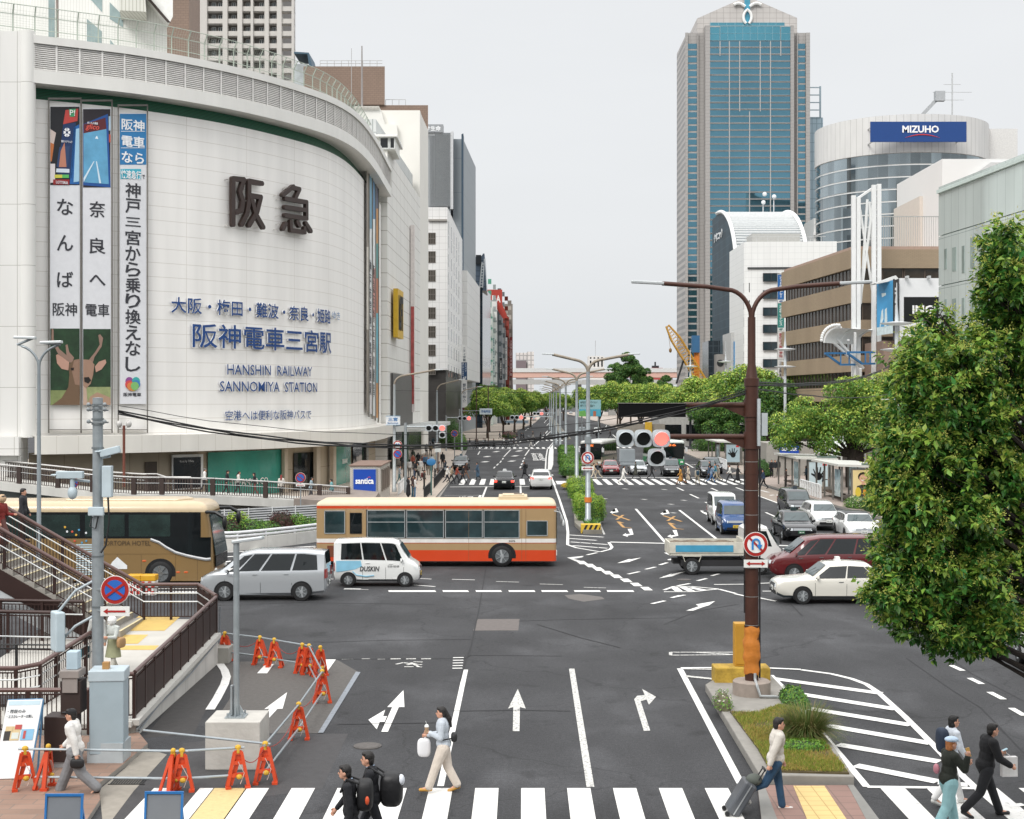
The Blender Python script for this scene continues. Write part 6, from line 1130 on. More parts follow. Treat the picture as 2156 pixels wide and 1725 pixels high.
for lb_,u,Y,h,L in(('brown armed street lamp left of the white office',920,150,9.4,3),('thin street lamp before the left street trees',972,205,9.2,3)):street_lamp('street_lamp',lb_,(u-CX)*Y/FQ,Y,h,((1,L,.2),),GAL,base=.13,bm=RUST)
for i,(u,v,Y,h)in enumerate(((983,1008,122,5),(942,1000,128,3.6))):pass
for lb_,u,Y,h,c in(('blue topped bus stop post at the kerb by the crossing',908,109,2.7,'2f6f9f'),('brown post with small white plate on the left pavement',922,130,3.6,'c9cccb')):
 x=(u-CX)*Y/FQ;t=_t('sign_post',lb_,'sign post',(x,Y,.15));mb=MB().cyl((x,Y,.15),(x,Y,h),.06,8);_p(mb,mat('4b6a66' if c=='2f6f9f' else '5a4236',.5),t,'post');mb=MB();(mb.ell((x,Y-.05,h),(.36,.06,.28),14,8)if c=='2f6f9f' else mb.box(x-.28,Y-.1,h-.9,x+.28,Y-.06,h-.1));_p(mb,mat(c,.5),t,'sign_face')
nsp=_t('traffic_sign','no parking sign on a post near the parked taxi on the left','sign',(-7.1,170,0));p=AT(957,913,170);tri_sign(nsp,p,.42,'np');mb=MB().cyl((p.x,p.y+.06,0),(p.x,p.y+.06,p.z),.06,8);_p(mb,GAL,nsp,'post')
for lb_,u,Y in(('tall brown utility post behind the left trees, left one',1003,225),('tall brown utility frame post behind the left trees, right one',1028,228)):
 x=(u-CX)*Y/FQ;t=_t('utility_post',lb_,'post',(x,Y,0));mb=MB().cyl((x,Y,0),(x,Y,9.8),.09,8);mb.bar((x,Y,9.7),(x+1.6,Y,9.7),.1);_p(mb,mat('4b372d',.6),t,'post')
bsb=_t('street_name_sign','small white street name plate on an arm before the left trees','sign',AT(1023,868,214));p=AT(1023,866.5,214);mb=MB().box(p.x-.95,p.y,p.z-.45,p.x+.95,p.y+.06,p.z+.45);_p(mb,mat('c7d3d8'),bsb,'plate');mb=MB().bar((p.x-4,p.y+.15,p.z+.1),(p.x+.9,p.y+.15,p.z+.1),.1);mb.cyl((p.x-4,p.y+.15,0),(p.x-4,p.y+.15,p.z+.4),.1,8);_p(mb,GAL,bsb,'pole');mb=MB().text('市役所前',(p.x-.7,p.y-.02,p.z-.2),(1,0,0),(0,0,1),1.4,.4,.01,.02);_p(mb,mat('2f5f9a'),bsb,'lettering')
# modern disc lamps on the right pavement
for i,(lb_,u,Y,dz,sh)in enumerate((('white spired disc lamp beside the foreground tree',1888,100,5.4,True),('white spired disc lamp in front of the tan office',1653,150,5.4,False),('white spired disc lamp before the white tiled building',1528,198,5.2,False),('white spired disc lamp left of the lattice crane',1453.5,225,5.2,False))):
 x=(u-CX)*Y/FQ;t=_t('disc_lamp',lb_,'street lamp',(x,Y,.15),0,'spired disc lamps on the right pavement');mb=MB().lathe([(.2,.15),(.18,dz),(.001,dz)],(x,Y,0),14);_p(mb,mat('3a3c42',.5),t,'dark_base',smooth=40)
 mb=MB().lathe([(.16,dz),(.14,13.2),(.05,14.2),(.03,15.7),(.001,15.7)],(x,Y,0),12);_p(mb,mat('c3c7ca',.4,.2),t,'post',smooth=40)
 for z in(10.9,12.75):mb=MB().lathe([(.001,z-.08),(.5,z-.05),(1.12,z+.06),(1.15,z+.12),(.4,z+.2),(.001,z+.2)],(x,Y,0),20);_p(mb,mat('dcdfe0',.4),t,'disc',smooth=40)
 if sh:
  mb=MB().bar((x-1.1,Y,7.5),(x+2,Y,7.5),.06);_p(mb,mat('c3c7ca'),t,'cross_bar')
  for dx in(-.33,.55):mb=MB().ell((x+dx,Y-.2,5.05),(.5,.35,.42),12,8);_p(mb,mat('cfd5da',.4),t,'round_signal',smooth=50);mb=MB().ell((x+dx,Y-.42,5.),(.34,.2,.3),12,8);_p(mb,mat('0f1012',.3),t,'signal_eye',smooth=50)
# bus shelters
def shelter(label,x0,y0,L,ad,adc,group='glass bus shelters'):
 t=_t('bus_shelter',label,'bus shelter',(x0,y0,.15),0,group);F_=mat('7d7b76',.4,.4);mb=MB().slab([(x0-.3,y0-.3,2.72),(x0+3.1,y0-.3,2.6),(x0+3.1,y0+L+.3,2.6),(x0-.3,y0+L+.3,2.72)],(0,0,.16));_p(mb,mat('c3c3bc',.6,var=.1),t,'roof')
 for yy in np.linspace(y0,y0+L,4):mb=MB().box(x0,yy,.15,x0+.12,yy+.12,2.75);_p(mb,F_,t,'post');mb=MB().box(x0+2.5,yy,.15,x0+2.62,yy+.12,2.7);_p(mb,F_,t,'post')
 for k in range(3):mb=MB().box(x0+2.55,y0+.2+k*L/3,.5,x0+2.58,y0+L/3-.1+k*L/3,2.4);_p(mb,glass('7e8f90',.08),t,'glass_panel')
 mb=MB().box(x0+.02,y0+.5,.5,x0+.05,y0+2.2,2.45);_p(mb,glass('8fa3a6',.08,.6,2),t,'glass_panel')
 mb=MB().box(x0+.7,y0-.1,.4,x0+2.4,y0+.1,2.55);_p(mb,F_,t,'advert_frame');fx0,fx1=x0+.8,x0+2.3;mats=[];mb=MB()
 def pan(c,pts,l):
  m=mat(c,.3,var=.08)
  if m not in mats:mats.append(m)
  mb.m=mats.index(m);mb.slab([(fx0+a*1.5,y0-.1-.012*l,.5+b*1.95)for a,b in pts],(0,.01,0))
 sq=lambda a,b,c,d:[(a,b),(c,b),(c,d),(a,d)];el=lambda cx,cy,rx,ry:[(cx+rx*math.cos(q),cy+ry*math.sin(q))for q in np.linspace(0,6.28,15)[:-1]]
 pan(adc,sq(0,0,1,1),1)
 if ad=='face':
  pan('221a17',el(.48,.76,.24,.17),2);pan('c99c84',el(.49,.7,.19,.15),3);pan('e8e2dc',el(.49,.63,.09,.02),4);pan('c99c84',sq(.42,.4,.58,.6),2);pan('3a3a36',[(.2,.42),(.42,.47),(.58,.47),(.85,.4),(.95,0.),(.1,0)],2);pan('c9b23f',el(.25,.2,.14,.18),3);pan('c98c2f',el(.6,.2,.12,.16),3);pan('d7b544',el(.85,.22,.1,.14),3)
 else:
  pan('111214',el(.5,.42,.2,.16),2);[pan('111214',[(x_-.04,.45),(x_+.05,.45),(x_+d_+.03,y_),(x_+d_-.02,y_)],3)for x_,d_,y_ in((.36,-.14,.72),(.45,-.02,.8),(.53,.08,.8),(.62,.2,.7))];pan('111214',[(.3,.4),(.3,.5),(.12,.56),(.1,.5)],3);pan('c23a3a',sq(.72,.86,.95,.96),2)
 _p(mb,mats,t,'advert');mb=MB().box(x0+.3,y0+2.5,.5,x0+.9,y0+L-1,.6);_p(mb,mat('5a4a3d'),t,'bench');mb=MB().box(x0+1.4,y0-.25,2.78,x0+3,y0-.15,2.95);_p(mb,mat('5f7068'),t,'route_strip');return t
shelter('nearer glass bus shelter with a smiling face advert',23.5,101.5,8.5,'face','d9c48f')
shelter('farther glass bus shelter with a black hand advert',23.1,114.5,9,'hand','b9c9cd')
shelter('small distant glass bus shelter behind the brown pole',23.3,160,9,'hand','9fb3bb')
wf=_t('white_fence','white post fence at the kerb between the bus shelters','railing',(22.8,110,.15));railing(wf,[(22.9,105.6,.15),(22.9,112.8,.15)],1.,0,.9,.14,.02,mat('dadcdc',.5),None,.05,.45)
wf=_t('white_fence','short white post fence near the distant bus shelter','railing',(22.8,150,.15));railing(wf,[(22.6,150,.15),(22.8,157,.15)],1.,0,.9,.14,.02,mat('dadcdc',.5),None,.05,.45)
va=_t('vault_canopy','translucent white arched canopy behind the bus shelters','canopy',(31,128,.15));mb=MB();P=[(29.2+2.4*(1-math.cos(a)),2.4+1.6*math.sin(a))for a in np.linspace(0,math.pi,15)]
for(a,c),(b,d)in zip(P,P[1:]):mb.add([(a,126,c),(b,126,d),(b,137,d),(a,137,c)],[(0,1,2,3)])
_p(mb,mat('cfd6d1',.3,var=.1),va,'vault');mb=MB();[mb.tube([(a,y,c+.03)for a,c in P],.05,6)for y in np.linspace(126,137,12)];[mb.cyl((x,y,.15),(x,y,2.5),.08,6)for x in(29.2,34)for y in(126,131.5,137)];_p(mb,mat('e1e4e2',.4),va,'ribs')
ss=_t('subway_sign','blue santica sign box at the right hand subway entrance','sign',(27,140,.15));mb=MB().box(24.7,138,.15,30.5,144,3.3);_p(mb,mat('9a968f',.8,var=.1),ss,'entrance_walls');mb=MB().box(25.9,137.6,2.1,27.75,137.9,3.35);_p(mb,mat('1d48a6',.35,var=.04),ss,'blue_board');mb=MB().text('santica',(26.1,137.58,2.55),(1,0,0),(0,0,1),1.45,.42,.02,.03);_p(mb,mat('e8eaec'),ss,'lettering')
gsp=_t('guide_sign','pale blue bus guide sign on a post by the smiling advert','sign',(25.2,98,.15));mb=MB();p=AT(1862,1060,96);mb.cyl((p.x,p.y,.15),(p.x,p.y,2.6),.05,8);_p(mb,GAL,gsp,'post');mb=MB();c=AT(1862,1008,96);mb.slab([(c.x-.38,c.y-.05,c.z+.32),(c.x+.38,c.y-.05,c.z+.24),(c.x+.3,c.y-.05,c.z-.28),(c.x-.38,c.y-.05,c.z-.2)][::-1],(0,.05,0));_p(mb,mat('a9c0cf',.4),gsp,'panel');mb=MB().text('バスのりば',(c.x-.28,c.y-.06,c.z-.05),(1,-0,-.1),(0,0,1),.52,.12,.005);_p(mb,mat('345a86'),gsp,'lettering');mb=MB().box(c.x-.28,c.y-.04,c.z-.75,c.x+.2,c.y,c.z-.4);_p(mb,mat('b5c3c9',.4),gsp,'timetable')
bg_=_t('hoarding_sign','large green and blue illustrated board in the median behind the lamps','billboard',AT(1242,877,250));B=Board(AT(1219,877,250),AT(1265,877,250));mb=MB();B.rect(mb,1219,842,1265,877,1);_p(mb,mat('8fb8be',.5,var=.1),bg_,'board');mb=MB();B.rect(mb,1219,862,1265,877,2);_p(mb,mat('4fa3bb',.5,var=.2,sc=.6),bg_,'sea_picture');mb=MB();B.panel(mb,[(1219,866),(1232,864),(1236,877),(1219,877)],3);_p(mb,mat('6fae5a',.5,var=.2),bg_,'green_picture');mb=MB();B.text(mb,'神戸空港・ポートアイランド',1222,845,1258,850,2);B.text(mb,'神戸どうぶつ王国まで',1222,852,1252,857,2);_p(mb,mat('3a4a4a'),bg_,'lettering');mb=MB();mb.rect if 0 else[mb.cyl(AT(u,877,250.3),zed(AT(u,877,250.3),0),.12,8)for u in(1225,1260)];_p(mb,GAL,bg_,'legs')
mb=MB();B.rect(mb,1249,866,1255,877,3);_p(mb,mat('b0684a'),bg_,'red_tower')
yh=_t('hoarding_sign','small yellow hoarding panel above the red traffic signal','hoarding',AT(1364,905,232));mb=MB().box(AT(1358,0,231).x,231,.1,AT(1373,0,231).x,231.2,AT(0,889,231).z);_p(mb,mat('c79f2f'),yh,'panel');mb=MB().box(AT(1300,0,231.5).x,231.5,.1,AT(1400,0,231.5).x,231.7,AT(0,893,231).z);_p(mb,mat('8a847a',.8,var=.15),yh,'fence_boards')
# construction works in the foreground
cbk=MB().box(-6.15,28.5,0,-5.05,29.6,.96);tag(cbk.bd('concrete_block',mat('b4b1aa',.85,var=.12,sc=3,bump=.25,bsc=12),bevel=.015),'big cube of pale concrete holding up the slim steel post','concrete block')
cp_=_t('steel_post','slim galvanised post with a flat top head on the concrete block','post',(-5.62,29.,.96));mb=MB().cyl((-5.62,29,.98),(-5.62,29,4.5),.062,14);mb.box(-5.73,28.93,1.,-5.69,29.05,1.6);_p(mb,GAL,cp_,'shaft',smooth=40);mb=MB().box(-5.82,28.8,.96,-5.42,29.2,.985);[mb.slab([(-5.62+a*.06,29+b*.06,.985),(-5.62+a*.18,29+b*.18,.985),(-5.62+a*.06,29+b*.06,1.2)],(.01,.012,0))for a,b in((1,0),(-1,0),(0,1),(0,-1))];[mb.cyl((-5.62+a*.15,29+b*.15,.985),(-5.62+a*.15,29+b*.15,1.06),.022,6)for a in(-1,1)for b in(-1,1)];_p(mb,GAL,cp_,'base_plate');mb=MB().bar((-5.7,29,4.52),(-5.05,28.9,4.62),.16,.07);_p(mb,mat('b9bfc1',.4,.3),cp_,'head',bevel=.02)
ORG=mat('c4431d',.5,var=.12,sc=4)
def barricade():
 t=_t('barricade','','barricade',(0,0,0),0,'orange barricades round the works');prof=[(-.235,.02),(-.16,.02),(-.1,.3),(.1,.3),(.16,.02),(.235,.02),(.09,.72),(-.09,.72)]
 mb=MB()
 for s_,y in((1,0),):
  for a,b in(((-.2,.03),(-.065,.7)),((.2,.03),(.065,.7)),((-.135,.26),(.135,.26)),((-.07,.69),(.07,.69)),((-.09,.5),(.09,.5))):mb.bar((a[0],-.03,a[1]),(b[0],-.03,b[1]),.06,.075)
  mb.slab([(-.07,-.02,.5),(.07,-.02,.5),(.06,-.02,.7),(-.06,-.02,.7)],(0,.03,0));mb.slab([(-.15,-.015,.06),(-.1,-.015,.06),(.02,-.015,.45),(-.06,-.015,.5),(-.13,-.015,.2)],(0,.02,0))
  mb.bar((-.235,-.03,.025),(-.13,-.03,.025),.14,.05);mb.bar((.235,-.03,.025),(.13,-.03,.025),.14,.05)
  for x in(-.2,.2):mb.bar((x,.16,.025),(x*.35,0.,.66),.05,.05)
 mb.bd('frame',ORG,t);mb=MB().bar((0.,-.08,.52),(.115,-.08,.3),.035,.008);mb.bar((.115,-.08,.3),(.04,-.08,.1),.035,.008);mb.bd('reflective_strip',mat('d3b9ae',.4),t)
 mb=MB().bar((0,-.03,.68),(0,-.03,.8),.05,.08);mb.ell((0,-.03,.79),(.06,.05,.05),8,6);mb.ell((.02,-.09,.24),(.06,.05,.05),8,6);mb.bd('clamp',YEL,t);return t
b0=barricade();BL=[(1350,775,-20,'orange barricade, farthest left at the ramp end of the works'),(1560,803,-15,'orange barricade right of the slim steel post, back row'),(1645,818,-10,'second orange barricade right of the steel post, back row'),(1812,852,-5,'orange barricade at the back corner, left of a close pair'),(1850,858,20,'orange barricade at the back corner, right of a close pair'),(1930,1030,10,'orange barricade on the lane side, highest of the slanting row'),(1790,1250,5,'orange barricade on the lane side, middle of the slanting row'),(1590,1515,5,'orange barricade right of the concrete block foot'),(1425,1540,15,'orange barricade in front of the concrete block'),(1090,1562,10,'orange barricade left of the concrete block by the kerb'),(1028,1565,80,'orange barricade seen edge on at the kerb by the crossing'),(150,1552,20,'orange barricade beside the white notice board'),(280,1540,85,'orange barricade seen edge on behind the man with the cap'),(1915,870,40,'orange barricade half hidden just behind the lane side corner')]
bpos=[]
for i,(x,y,a,lb_)in enumerate(BL):
 p=G(*qA(x,y),.1 if i in(11,12)else 0);bpos.append(p);o=b0 if i==0 else dup(b0);o.location=p;o.rotation_euler=(0,0,R(a));o['label']=lb_
PIPE=mat('9aa2a6',.35,.55,.12,6);Z=_V((0,0,1))
def pipe(label,a,b,h,h2=None):
 mb=MB();d=(b-a).normalized();mb.cyl(a-d*.12+Z*h,b+d*.12+Z*(h if h2 is None else h2),.024,8);t=mb.bd('barrier_pipe',PIPE,smooth=40);tag(t,label,'pipe','steel pipes clamped to the barricades')
for a,b,nm in((11,9,'front left, over the brick pavement'),(9,8,'front, past the concrete block'),(7,6,'lane side, nearest stretch'),(6,5,'lane side, middle stretch'),(5,4,'lane side, farthest stretch'),(0,1,'back row, behind the steel post'),(1,4,'back row, toward the corner')):
 pipe('upper steel pipe of the works barrier, '+nm,bpos[a],bpos[b],.77);pipe('lower steel pipe of the works barrier, '+nm,bpos[a],bpos[b],.25)
pipe('upper steel pipe running back along the kerb side of the works',G(*qA(890,1430)),bpos[7],.78)
mb=MB();[mb.tube([bpos[a].lerp(bpos[b],t)+Z*(.74-.5*t*(1-t)*2.2)+_V((0,-.05,0))for t in np.linspace(0,1,10)],.009,5)for a,b in((0,1),(2,3),(5,4),(6,5),(7,6),(8,7))];tag(mb.bd('warning_light_cord',mat('8f2a20',.5)),'thin dark red cord looping along the barrier pipes','cord')
nbd=_t('notice_board','white notice board with printed pictures leaning on the left pavement','sign board',G(*qA(80,1490),.1));p=G(*qA(75,1492),.1);pA=_V((p.x-.38,p.y,.12));ux=_V((.96,.12,0)).normalized();up=_V((.09,.32,1)).normalized();mb=MB();Wd,Hd=.66,1.5
bd=lambda a,b,l=0:pA+ux*a*Wd+up*b*Hd+ux.cross(up)*l
mb.slab([bd(0,0),bd(1,0),bd(1,1),bd(0,1)],ux.cross(up)*-.03);_p(mb,mat('dcdede',.5,var=.03),nbd,'board');mb=MB().bar(bd(1.01,.02,-.03),bd(1.,1,-.03),.035);mb.bar(bd(1.,1,-.05),bd(1.12,0,-.45),.03);mb.bar(bd(0,1.,-.02),bd(1,1.,-.02),.03);_p(mb,mat('5f8fb5',.5),nbd,'blue_frame')
mats=[mat(c,.6)for c in('b9cfd8','2f2a28','c9b489','7fb0cf','b34a45','c6cdc6')]
for k,(c,a0,b0_,a1,b1)in enumerate(((0,.05,.93,.95,.985),(1,.08,.48,.26,.6),(2,.26,.48,.52,.66),(3,.56,.48,.92,.62),(4,.36,.62,.55,.68),(5,.3,.5,.5,.58),(2,.1,.6,.3,.66),(4,.63,.5,.7,.6))):mb=MB().slab([bd(a0,b0_,.004+.002*k),bd(a1,b0_,.004+.002*k),bd(a1,b1,.004+.002*k),bd(a0,b1,.004+.002*k)],ux.cross(up)*-.003);_p(mb,mats[c],nbd,'picture')
mb=MB().text('・階段のみ',bd(.06,.83,.006),ux,up,.34,.07,.003,.01);mb.text('・エスカレーターは無し',bd(.06,.765,.006),ux,up,.5,.065,.003,.01);_p(mb,mat('4a4e52'),nbd,'lettering')
for lb_,u0,u1,v0 in(('grey board in a blue frame at the bottom left of the pavement',93.5,169.5,1678),('grey board in a blue frame on the crossing by the yellow tiles',304,381,1673)):
 Yb=23.6;a,b=AT(u0,v0,Yb),AT(u1,v0,Yb);t=_t('framed_board',lb_,'sign board',(a.x+.3,Yb,0),0,'blue framed boards');mb=MB().slab([(a.x,Yb,.12),(b.x,Yb,.12),(b.x,Yb+.12,a.z),(a.x,Yb+.12,a.z)],(0,.03,0));_p(mb,mat('6c7075',.7,var=.06),t,'panel');mb=MB();[mb.bar(p,q,.035,.04)for p,q in(((a.x,Yb-.01,0),(a.x,Yb+.11,a.z)),((b.x,Yb-.01,0),(b.x,Yb+.11,b.z)),((a.x-.02,Yb+.11,a.z),(b.x+.02,Yb+.11,b.z)),((a.x,Yb-.01,.12),(b.x,Yb-.01,.12)),((a.x+.05,Yb+.5,0),(a.x+.05,Yb+.14,a.z)),((b.x-.05,Yb+.5,0),(b.x-.05,Yb+.14,a.z)))];_p(mb,mat('1f66a3',.5),t,'frame')
for lb_,u in(('checkered water barrier nearer the stairs',284),('checkered water barrier next to the coach wheel',315)):
 Yb=54.2;x=(u-CX)*Yb/FQ;t=_t('water_barrier',lb_,'barrier',(x,Yb,0),0,'checkered water barriers');mb=MB().box(x-.27,Yb-.25,0,x+.27,Yb+.25,.55);_p(mb,mat('d6d6d2',.6),t,'body',bevel=.03);mb=MB().box(x-.28,Yb-.26,.55,x+.28,Yb+.26,.78);_p(mb,mat('cf9b22',.5),t,'yellow_cap',bevel=.03);mb=MB();[mb.box(x-.25+.125*i,Yb-.262,.06+.12*j,x-.125+.125*i,Yb-.255,.18+.12*j)for i in range(4)for j in range(4)if(i+j)%2];_p(mb,mat('b8342a',.5),t,'red_checks')
wt=tag(MB().lathe([(.2,0),(.21,.5),(.001,.5)],(G(*qA(1285,700)).x,G(*qA(1285,790)).y,.45),16).bd('white_bucket',mat('c9cbd2',.5)),'white plastic bucket on the kerb block at the ramp end','bucket');kb=MB();p=G(*qA(1285,792));kb.box(p.x-.45,p.y-.1,0,p.x+.42,p.y+.6,.45);tag(kb.bd('kerb_block',mat('98968f',.85,var=.12),bevel=.02),'grey concrete block at the far end of the ramp wall','concrete block')
# traffic island and median bodies
isl=[qC(248,965),qC(575,1522),qC(1140,1532),qC(1000,1320),qC(690,960),qC(640,905),qC(560,900),qC(310,925)];P=[G(*p)for p in isl];mb=MB().prism(P,0,.2);im=struct(mb.bd('traffic_island',mat('86837d',.88,var=.14,sc=3),bevel=.02))
mb=MB();pts=[G(*qC(*p),.22)for p in((395,1080),(560,1300),(640,1440),(1110,1452),(1000,1310),(800,1060),(700,1040),(560,1090))];mb.prism(pts,.15,.235);struct(mb.bd('island_soil',mat('54492f',.95,var=.3,sc=4,bump=.6,bsc=20)))
mb=MB().prism([G(*qC(*p))for p in((560,1535),(1135,1537),(1320,1790),(590,1790))],0,.05);struct(mb.bd('island_paving',[grid('8a6f66','6e5c55',.4,.4,.012,.85,0,.12,1.2,alt=.12,streak=1)]))
mb=MB().prism([G(*qC(*p))for p in((1100,1537),(1135,1537),(1330,1800),(1240,1800))],.05,.056);mb.prism([G(*qC(*p))for p in((560,1535),(600,1535),(700,1800),(590,1800))],.05,.056);struct(mb.bd('island_edging',mat('7d7c78',.85)))
mb=MB().prism([G(*qC(*p))for p in((775,1543),(960,1543),(1130,1800),(880,1800))],.05,.057);struct(mb.bd('tactile_paving',grid('c9b078','a98f5c',.3,.3,.012,.8,0,.1,1,streak=1)))
med=[(3.95,79),(5.,79),(5.55,90),(6.3,128),(9.2,222),(8.,222),(4.95,128),(4.,92),(3.7,84)];mb=MB().prism(med,0,.22);struct(mb.bd('median',mat('7b776d',.9,var=.2,sc=1.2)))
mb=MB().prism([(9.6,270),(11.2,270),(18,640),(16,640)],0,.22);struct(mb.bd('median',mat('7b776d',.9,var=.2,sc=1.2)))
# ---------------------------------------------------------------- vehicles
RUB=mat('141415',.75,var=.15,sc=8);RIM=mat('a9adaf',.35,.25,.08);TRIM=mat('111214',.45);CHR=mat('b9bcbd',.15,.9,.03);VGL=glass('12181a',.04,.3,.9,.7);WGL=glass('3d4a4c',.05,.35,.9,.7)  # noise in the vehicle glass colour imitates uneven reflections
def _c(x0,x1,y):return y
CARS={'sedan':dict(st=[(-2.34,.45,.78,.82,.68,.7,.62),(-2.26,.28,.92,.96,.82,.82,.76),(-1.68,.22,.94,1.,.85,.84,.76),(-1.,.2,.93,1.47,.85,.84,.62),(-.3,.2,.92,1.51,.85,.85,.63),(.45,.2,.91,1.47,.85,.85,.62),(1.08,.2,.9,.96,.85,.84,.76),(2.1,.24,.82,.87,.83,.82,.72),(2.3,.32,.72,.78,.76,.76,.66),(2.35,.4,.62,.68,.7,.7,.6)],win=(-1.5,-1.02,.98,.42,.5,(0,.12,.54,1)),ws=(.47,1.06),rw=(-1.66,-1.02),wh=(-1.38,1.42,.31),hl=.66,tl=.72),'minivan':dict(st=[(-2.32,.5,1.1,1.2,.72,.74,.66),(-2.25,.3,1.12,1.78,.82,.82,.66),(-1.5,.22,1.1,1.86,.86,.86,.7),(.3,.2,1.08,1.85,.86,.86,.7),(.85,.2,1.06,1.75,.86,.86,.68),(1.65,.2,1.,1.08,.85,.84,.72),(2.1,.24,.92,.98,.82,.8,.68),(2.3,.34,.8,.86,.74,.74,.6),(2.36,.42,.66,.7,.66,.66,.55)],win=(-2.05,-2.,1.45,.75,.62,(0,.29,.62,.86,1)),ws=(.88,1.62),rw=(-2.31,-2.24),wh=(-1.42,1.42,.34),hl=.78,tl=1.),'kei':dict(st=[(-1.68,.42,1.,1.2,.66,.68,.6),(-1.62,.28,1.05,1.7,.72,.72,.6),(-1.,.2,1.03,1.78,.74,.74,.62),(.4,.2,1.,1.76,.74,.74,.62),(.75,.2,.98,1.66,.74,.74,.6),(1.15,.2,.96,1.04,.74,.73,.64),(1.58,.26,.86,.92,.7,.68,.58),(1.68,.36,.7,.74,.62,.6,.5)],win=(-1.5,-1.45,1.05,.7,.55,(0,.3,.63,1)),ws=(.78,1.13),rw=(-1.67,-1.61),wh=(-1.1,1.1,.28),hl=.74,tl=.95),'keivan':dict(st=[(-1.7,.42,1.05,1.78,.7,.71,.66),(-1.64,.26,1.05,1.84,.725,.725,.67),(-.5,.2,1.05,1.88,.735,.735,.69),(.6,.2,1.02,1.86,.735,.735,.69),(.85,.2,1.,1.78,.735,.735,.67),(1.32,.2,.96,1.06,.735,.72,.66),(1.62,.26,.82,.88,.7,.68,.6),(1.7,.36,.68,.72,.64,.62,.54)],win=(-1.45,-1.42,1.1,.78,.6,(0,.36,.72,1)),ws=(.88,1.3),rw=(-1.69,-1.63),wh=(-1.12,1.13,.275),hl=.72,tl=.8),'suv':dict(st=[(-2.36,.5,.95,1.02,.78,.8,.72),(-2.26,.3,1.06,1.12,.88,.88,.76),(-1.75,.24,1.05,1.5,.92,.9,.66),(-.9,.22,1.02,1.64,.92,.9,.66),(.2,.22,.98,1.64,.92,.9,.66),(.55,.22,.97,1.56,.92,.9,.64),(1.2,.22,.96,1.04,.91,.88,.76),(2.1,.26,.86,.94,.88,.86,.72),(2.3,.36,.74,.8,.8,.8,.66),(2.37,.44,.62,.68,.72,.72,.6)],win=(-1.7,-1.4,1.05,.45,.5,(0,.22,.58,1)),ws=(.58,1.18),rw=(-2.2,-1.76),wh=(-1.38,1.36,.36),hl=.74,tl=.98),'hatch':dict(st=[(-2.26,.45,.9,.96,.72,.74,.66),(-2.14,.26,.98,1.06,.84,.83,.7),(-1.2,.2,.93,1.38,.87,.86,.62),(-.2,.2,.9,1.44,.88,.87,.62),(.4,.2,.88,1.36,.88,.87,.6),(1.3,.2,.84,.9,.87,.85,.74),(2.1,.24,.72,.78,.83,.81,.68),(2.28,.34,.6,.66,.74,.74,.6)],win=(-1.6,-1.2,1.05,.35,.45,(0,.2,.56,1)),ws=(.42,1.26),rw=(-2.1,-1.25),wh=(-1.36,1.38,.32),hl=.6,tl=.85),'wagon':dict(st=[(-2.34,.45,.9,.96,.72,.74,.66),(-2.24,.27,.98,1.06,.86,.85,.74),(-1.85,.22,.97,1.4,.89,.87,.64),(-.8,.2,.95,1.47,.9,.88,.64),(.3,.2,.92,1.45,.9,.88,.62),(.55,.2,.91,1.38,.9,.88,.61),(1.2,.2,.88,.95,.89,.86,.76),(2.1,.24,.74,.82,.86,.84,.72),(2.3,.33,.62,.7,.78,.78,.64),(2.36,.42,.54,.6,.7,.7,.56)],win=(-1.8,-1.6,1.05,.48,.45,(0,.22,.56,1)),ws=(.58,1.17),rw=(-2.2,-1.86),wh=(-1.4,1.4,.33),hl=.66,tl=.86),}
def wheel(t,x,y,r,w,side,rim=RIM,name='wheel'):
 mb=MB();s=side;mb.lathe([(r*.62,-w),(r*.94,-w),(r,-w*.8),(r,-.03),(r*.95,0),(r*.66,.005),(r*.62,-.02)],(0,0,0),24,'y');wv=MB();
 P=[(v[0]+x,y+v[1]*s,v[2]+r)for v in mb.v];o=MB().add(P,mb.f).bd(name,RUB,t,smooth=50,W=0)
 mb=MB().slab([(x+r*.64*math.cos(a),y-s*.004,r+r*.64*math.sin(a))for a in np.linspace(0,6.283,21)[:-1]],(0,-s*.006,0));mb.m=1
 for k in range(7):
  a=k*2*math.pi/7;mb.bar((x+r*.1*math.cos(a),y+s*.003,r+r*.1*math.sin(a)),(x+r*.6*math.cos(a),y+s*.001,r+r*.6*math.sin(a)),r*.16,.012)
 mb.slab([(x+r*.2*math.cos(a),y+s*.012,r+r*.2*math.sin(a))for a in np.linspace(0,6.283,13)[:-1]],(0,-s*.016,0))
 mb.bd('rim',[mat('6e7274',.4,.3),rim],o,W=0)
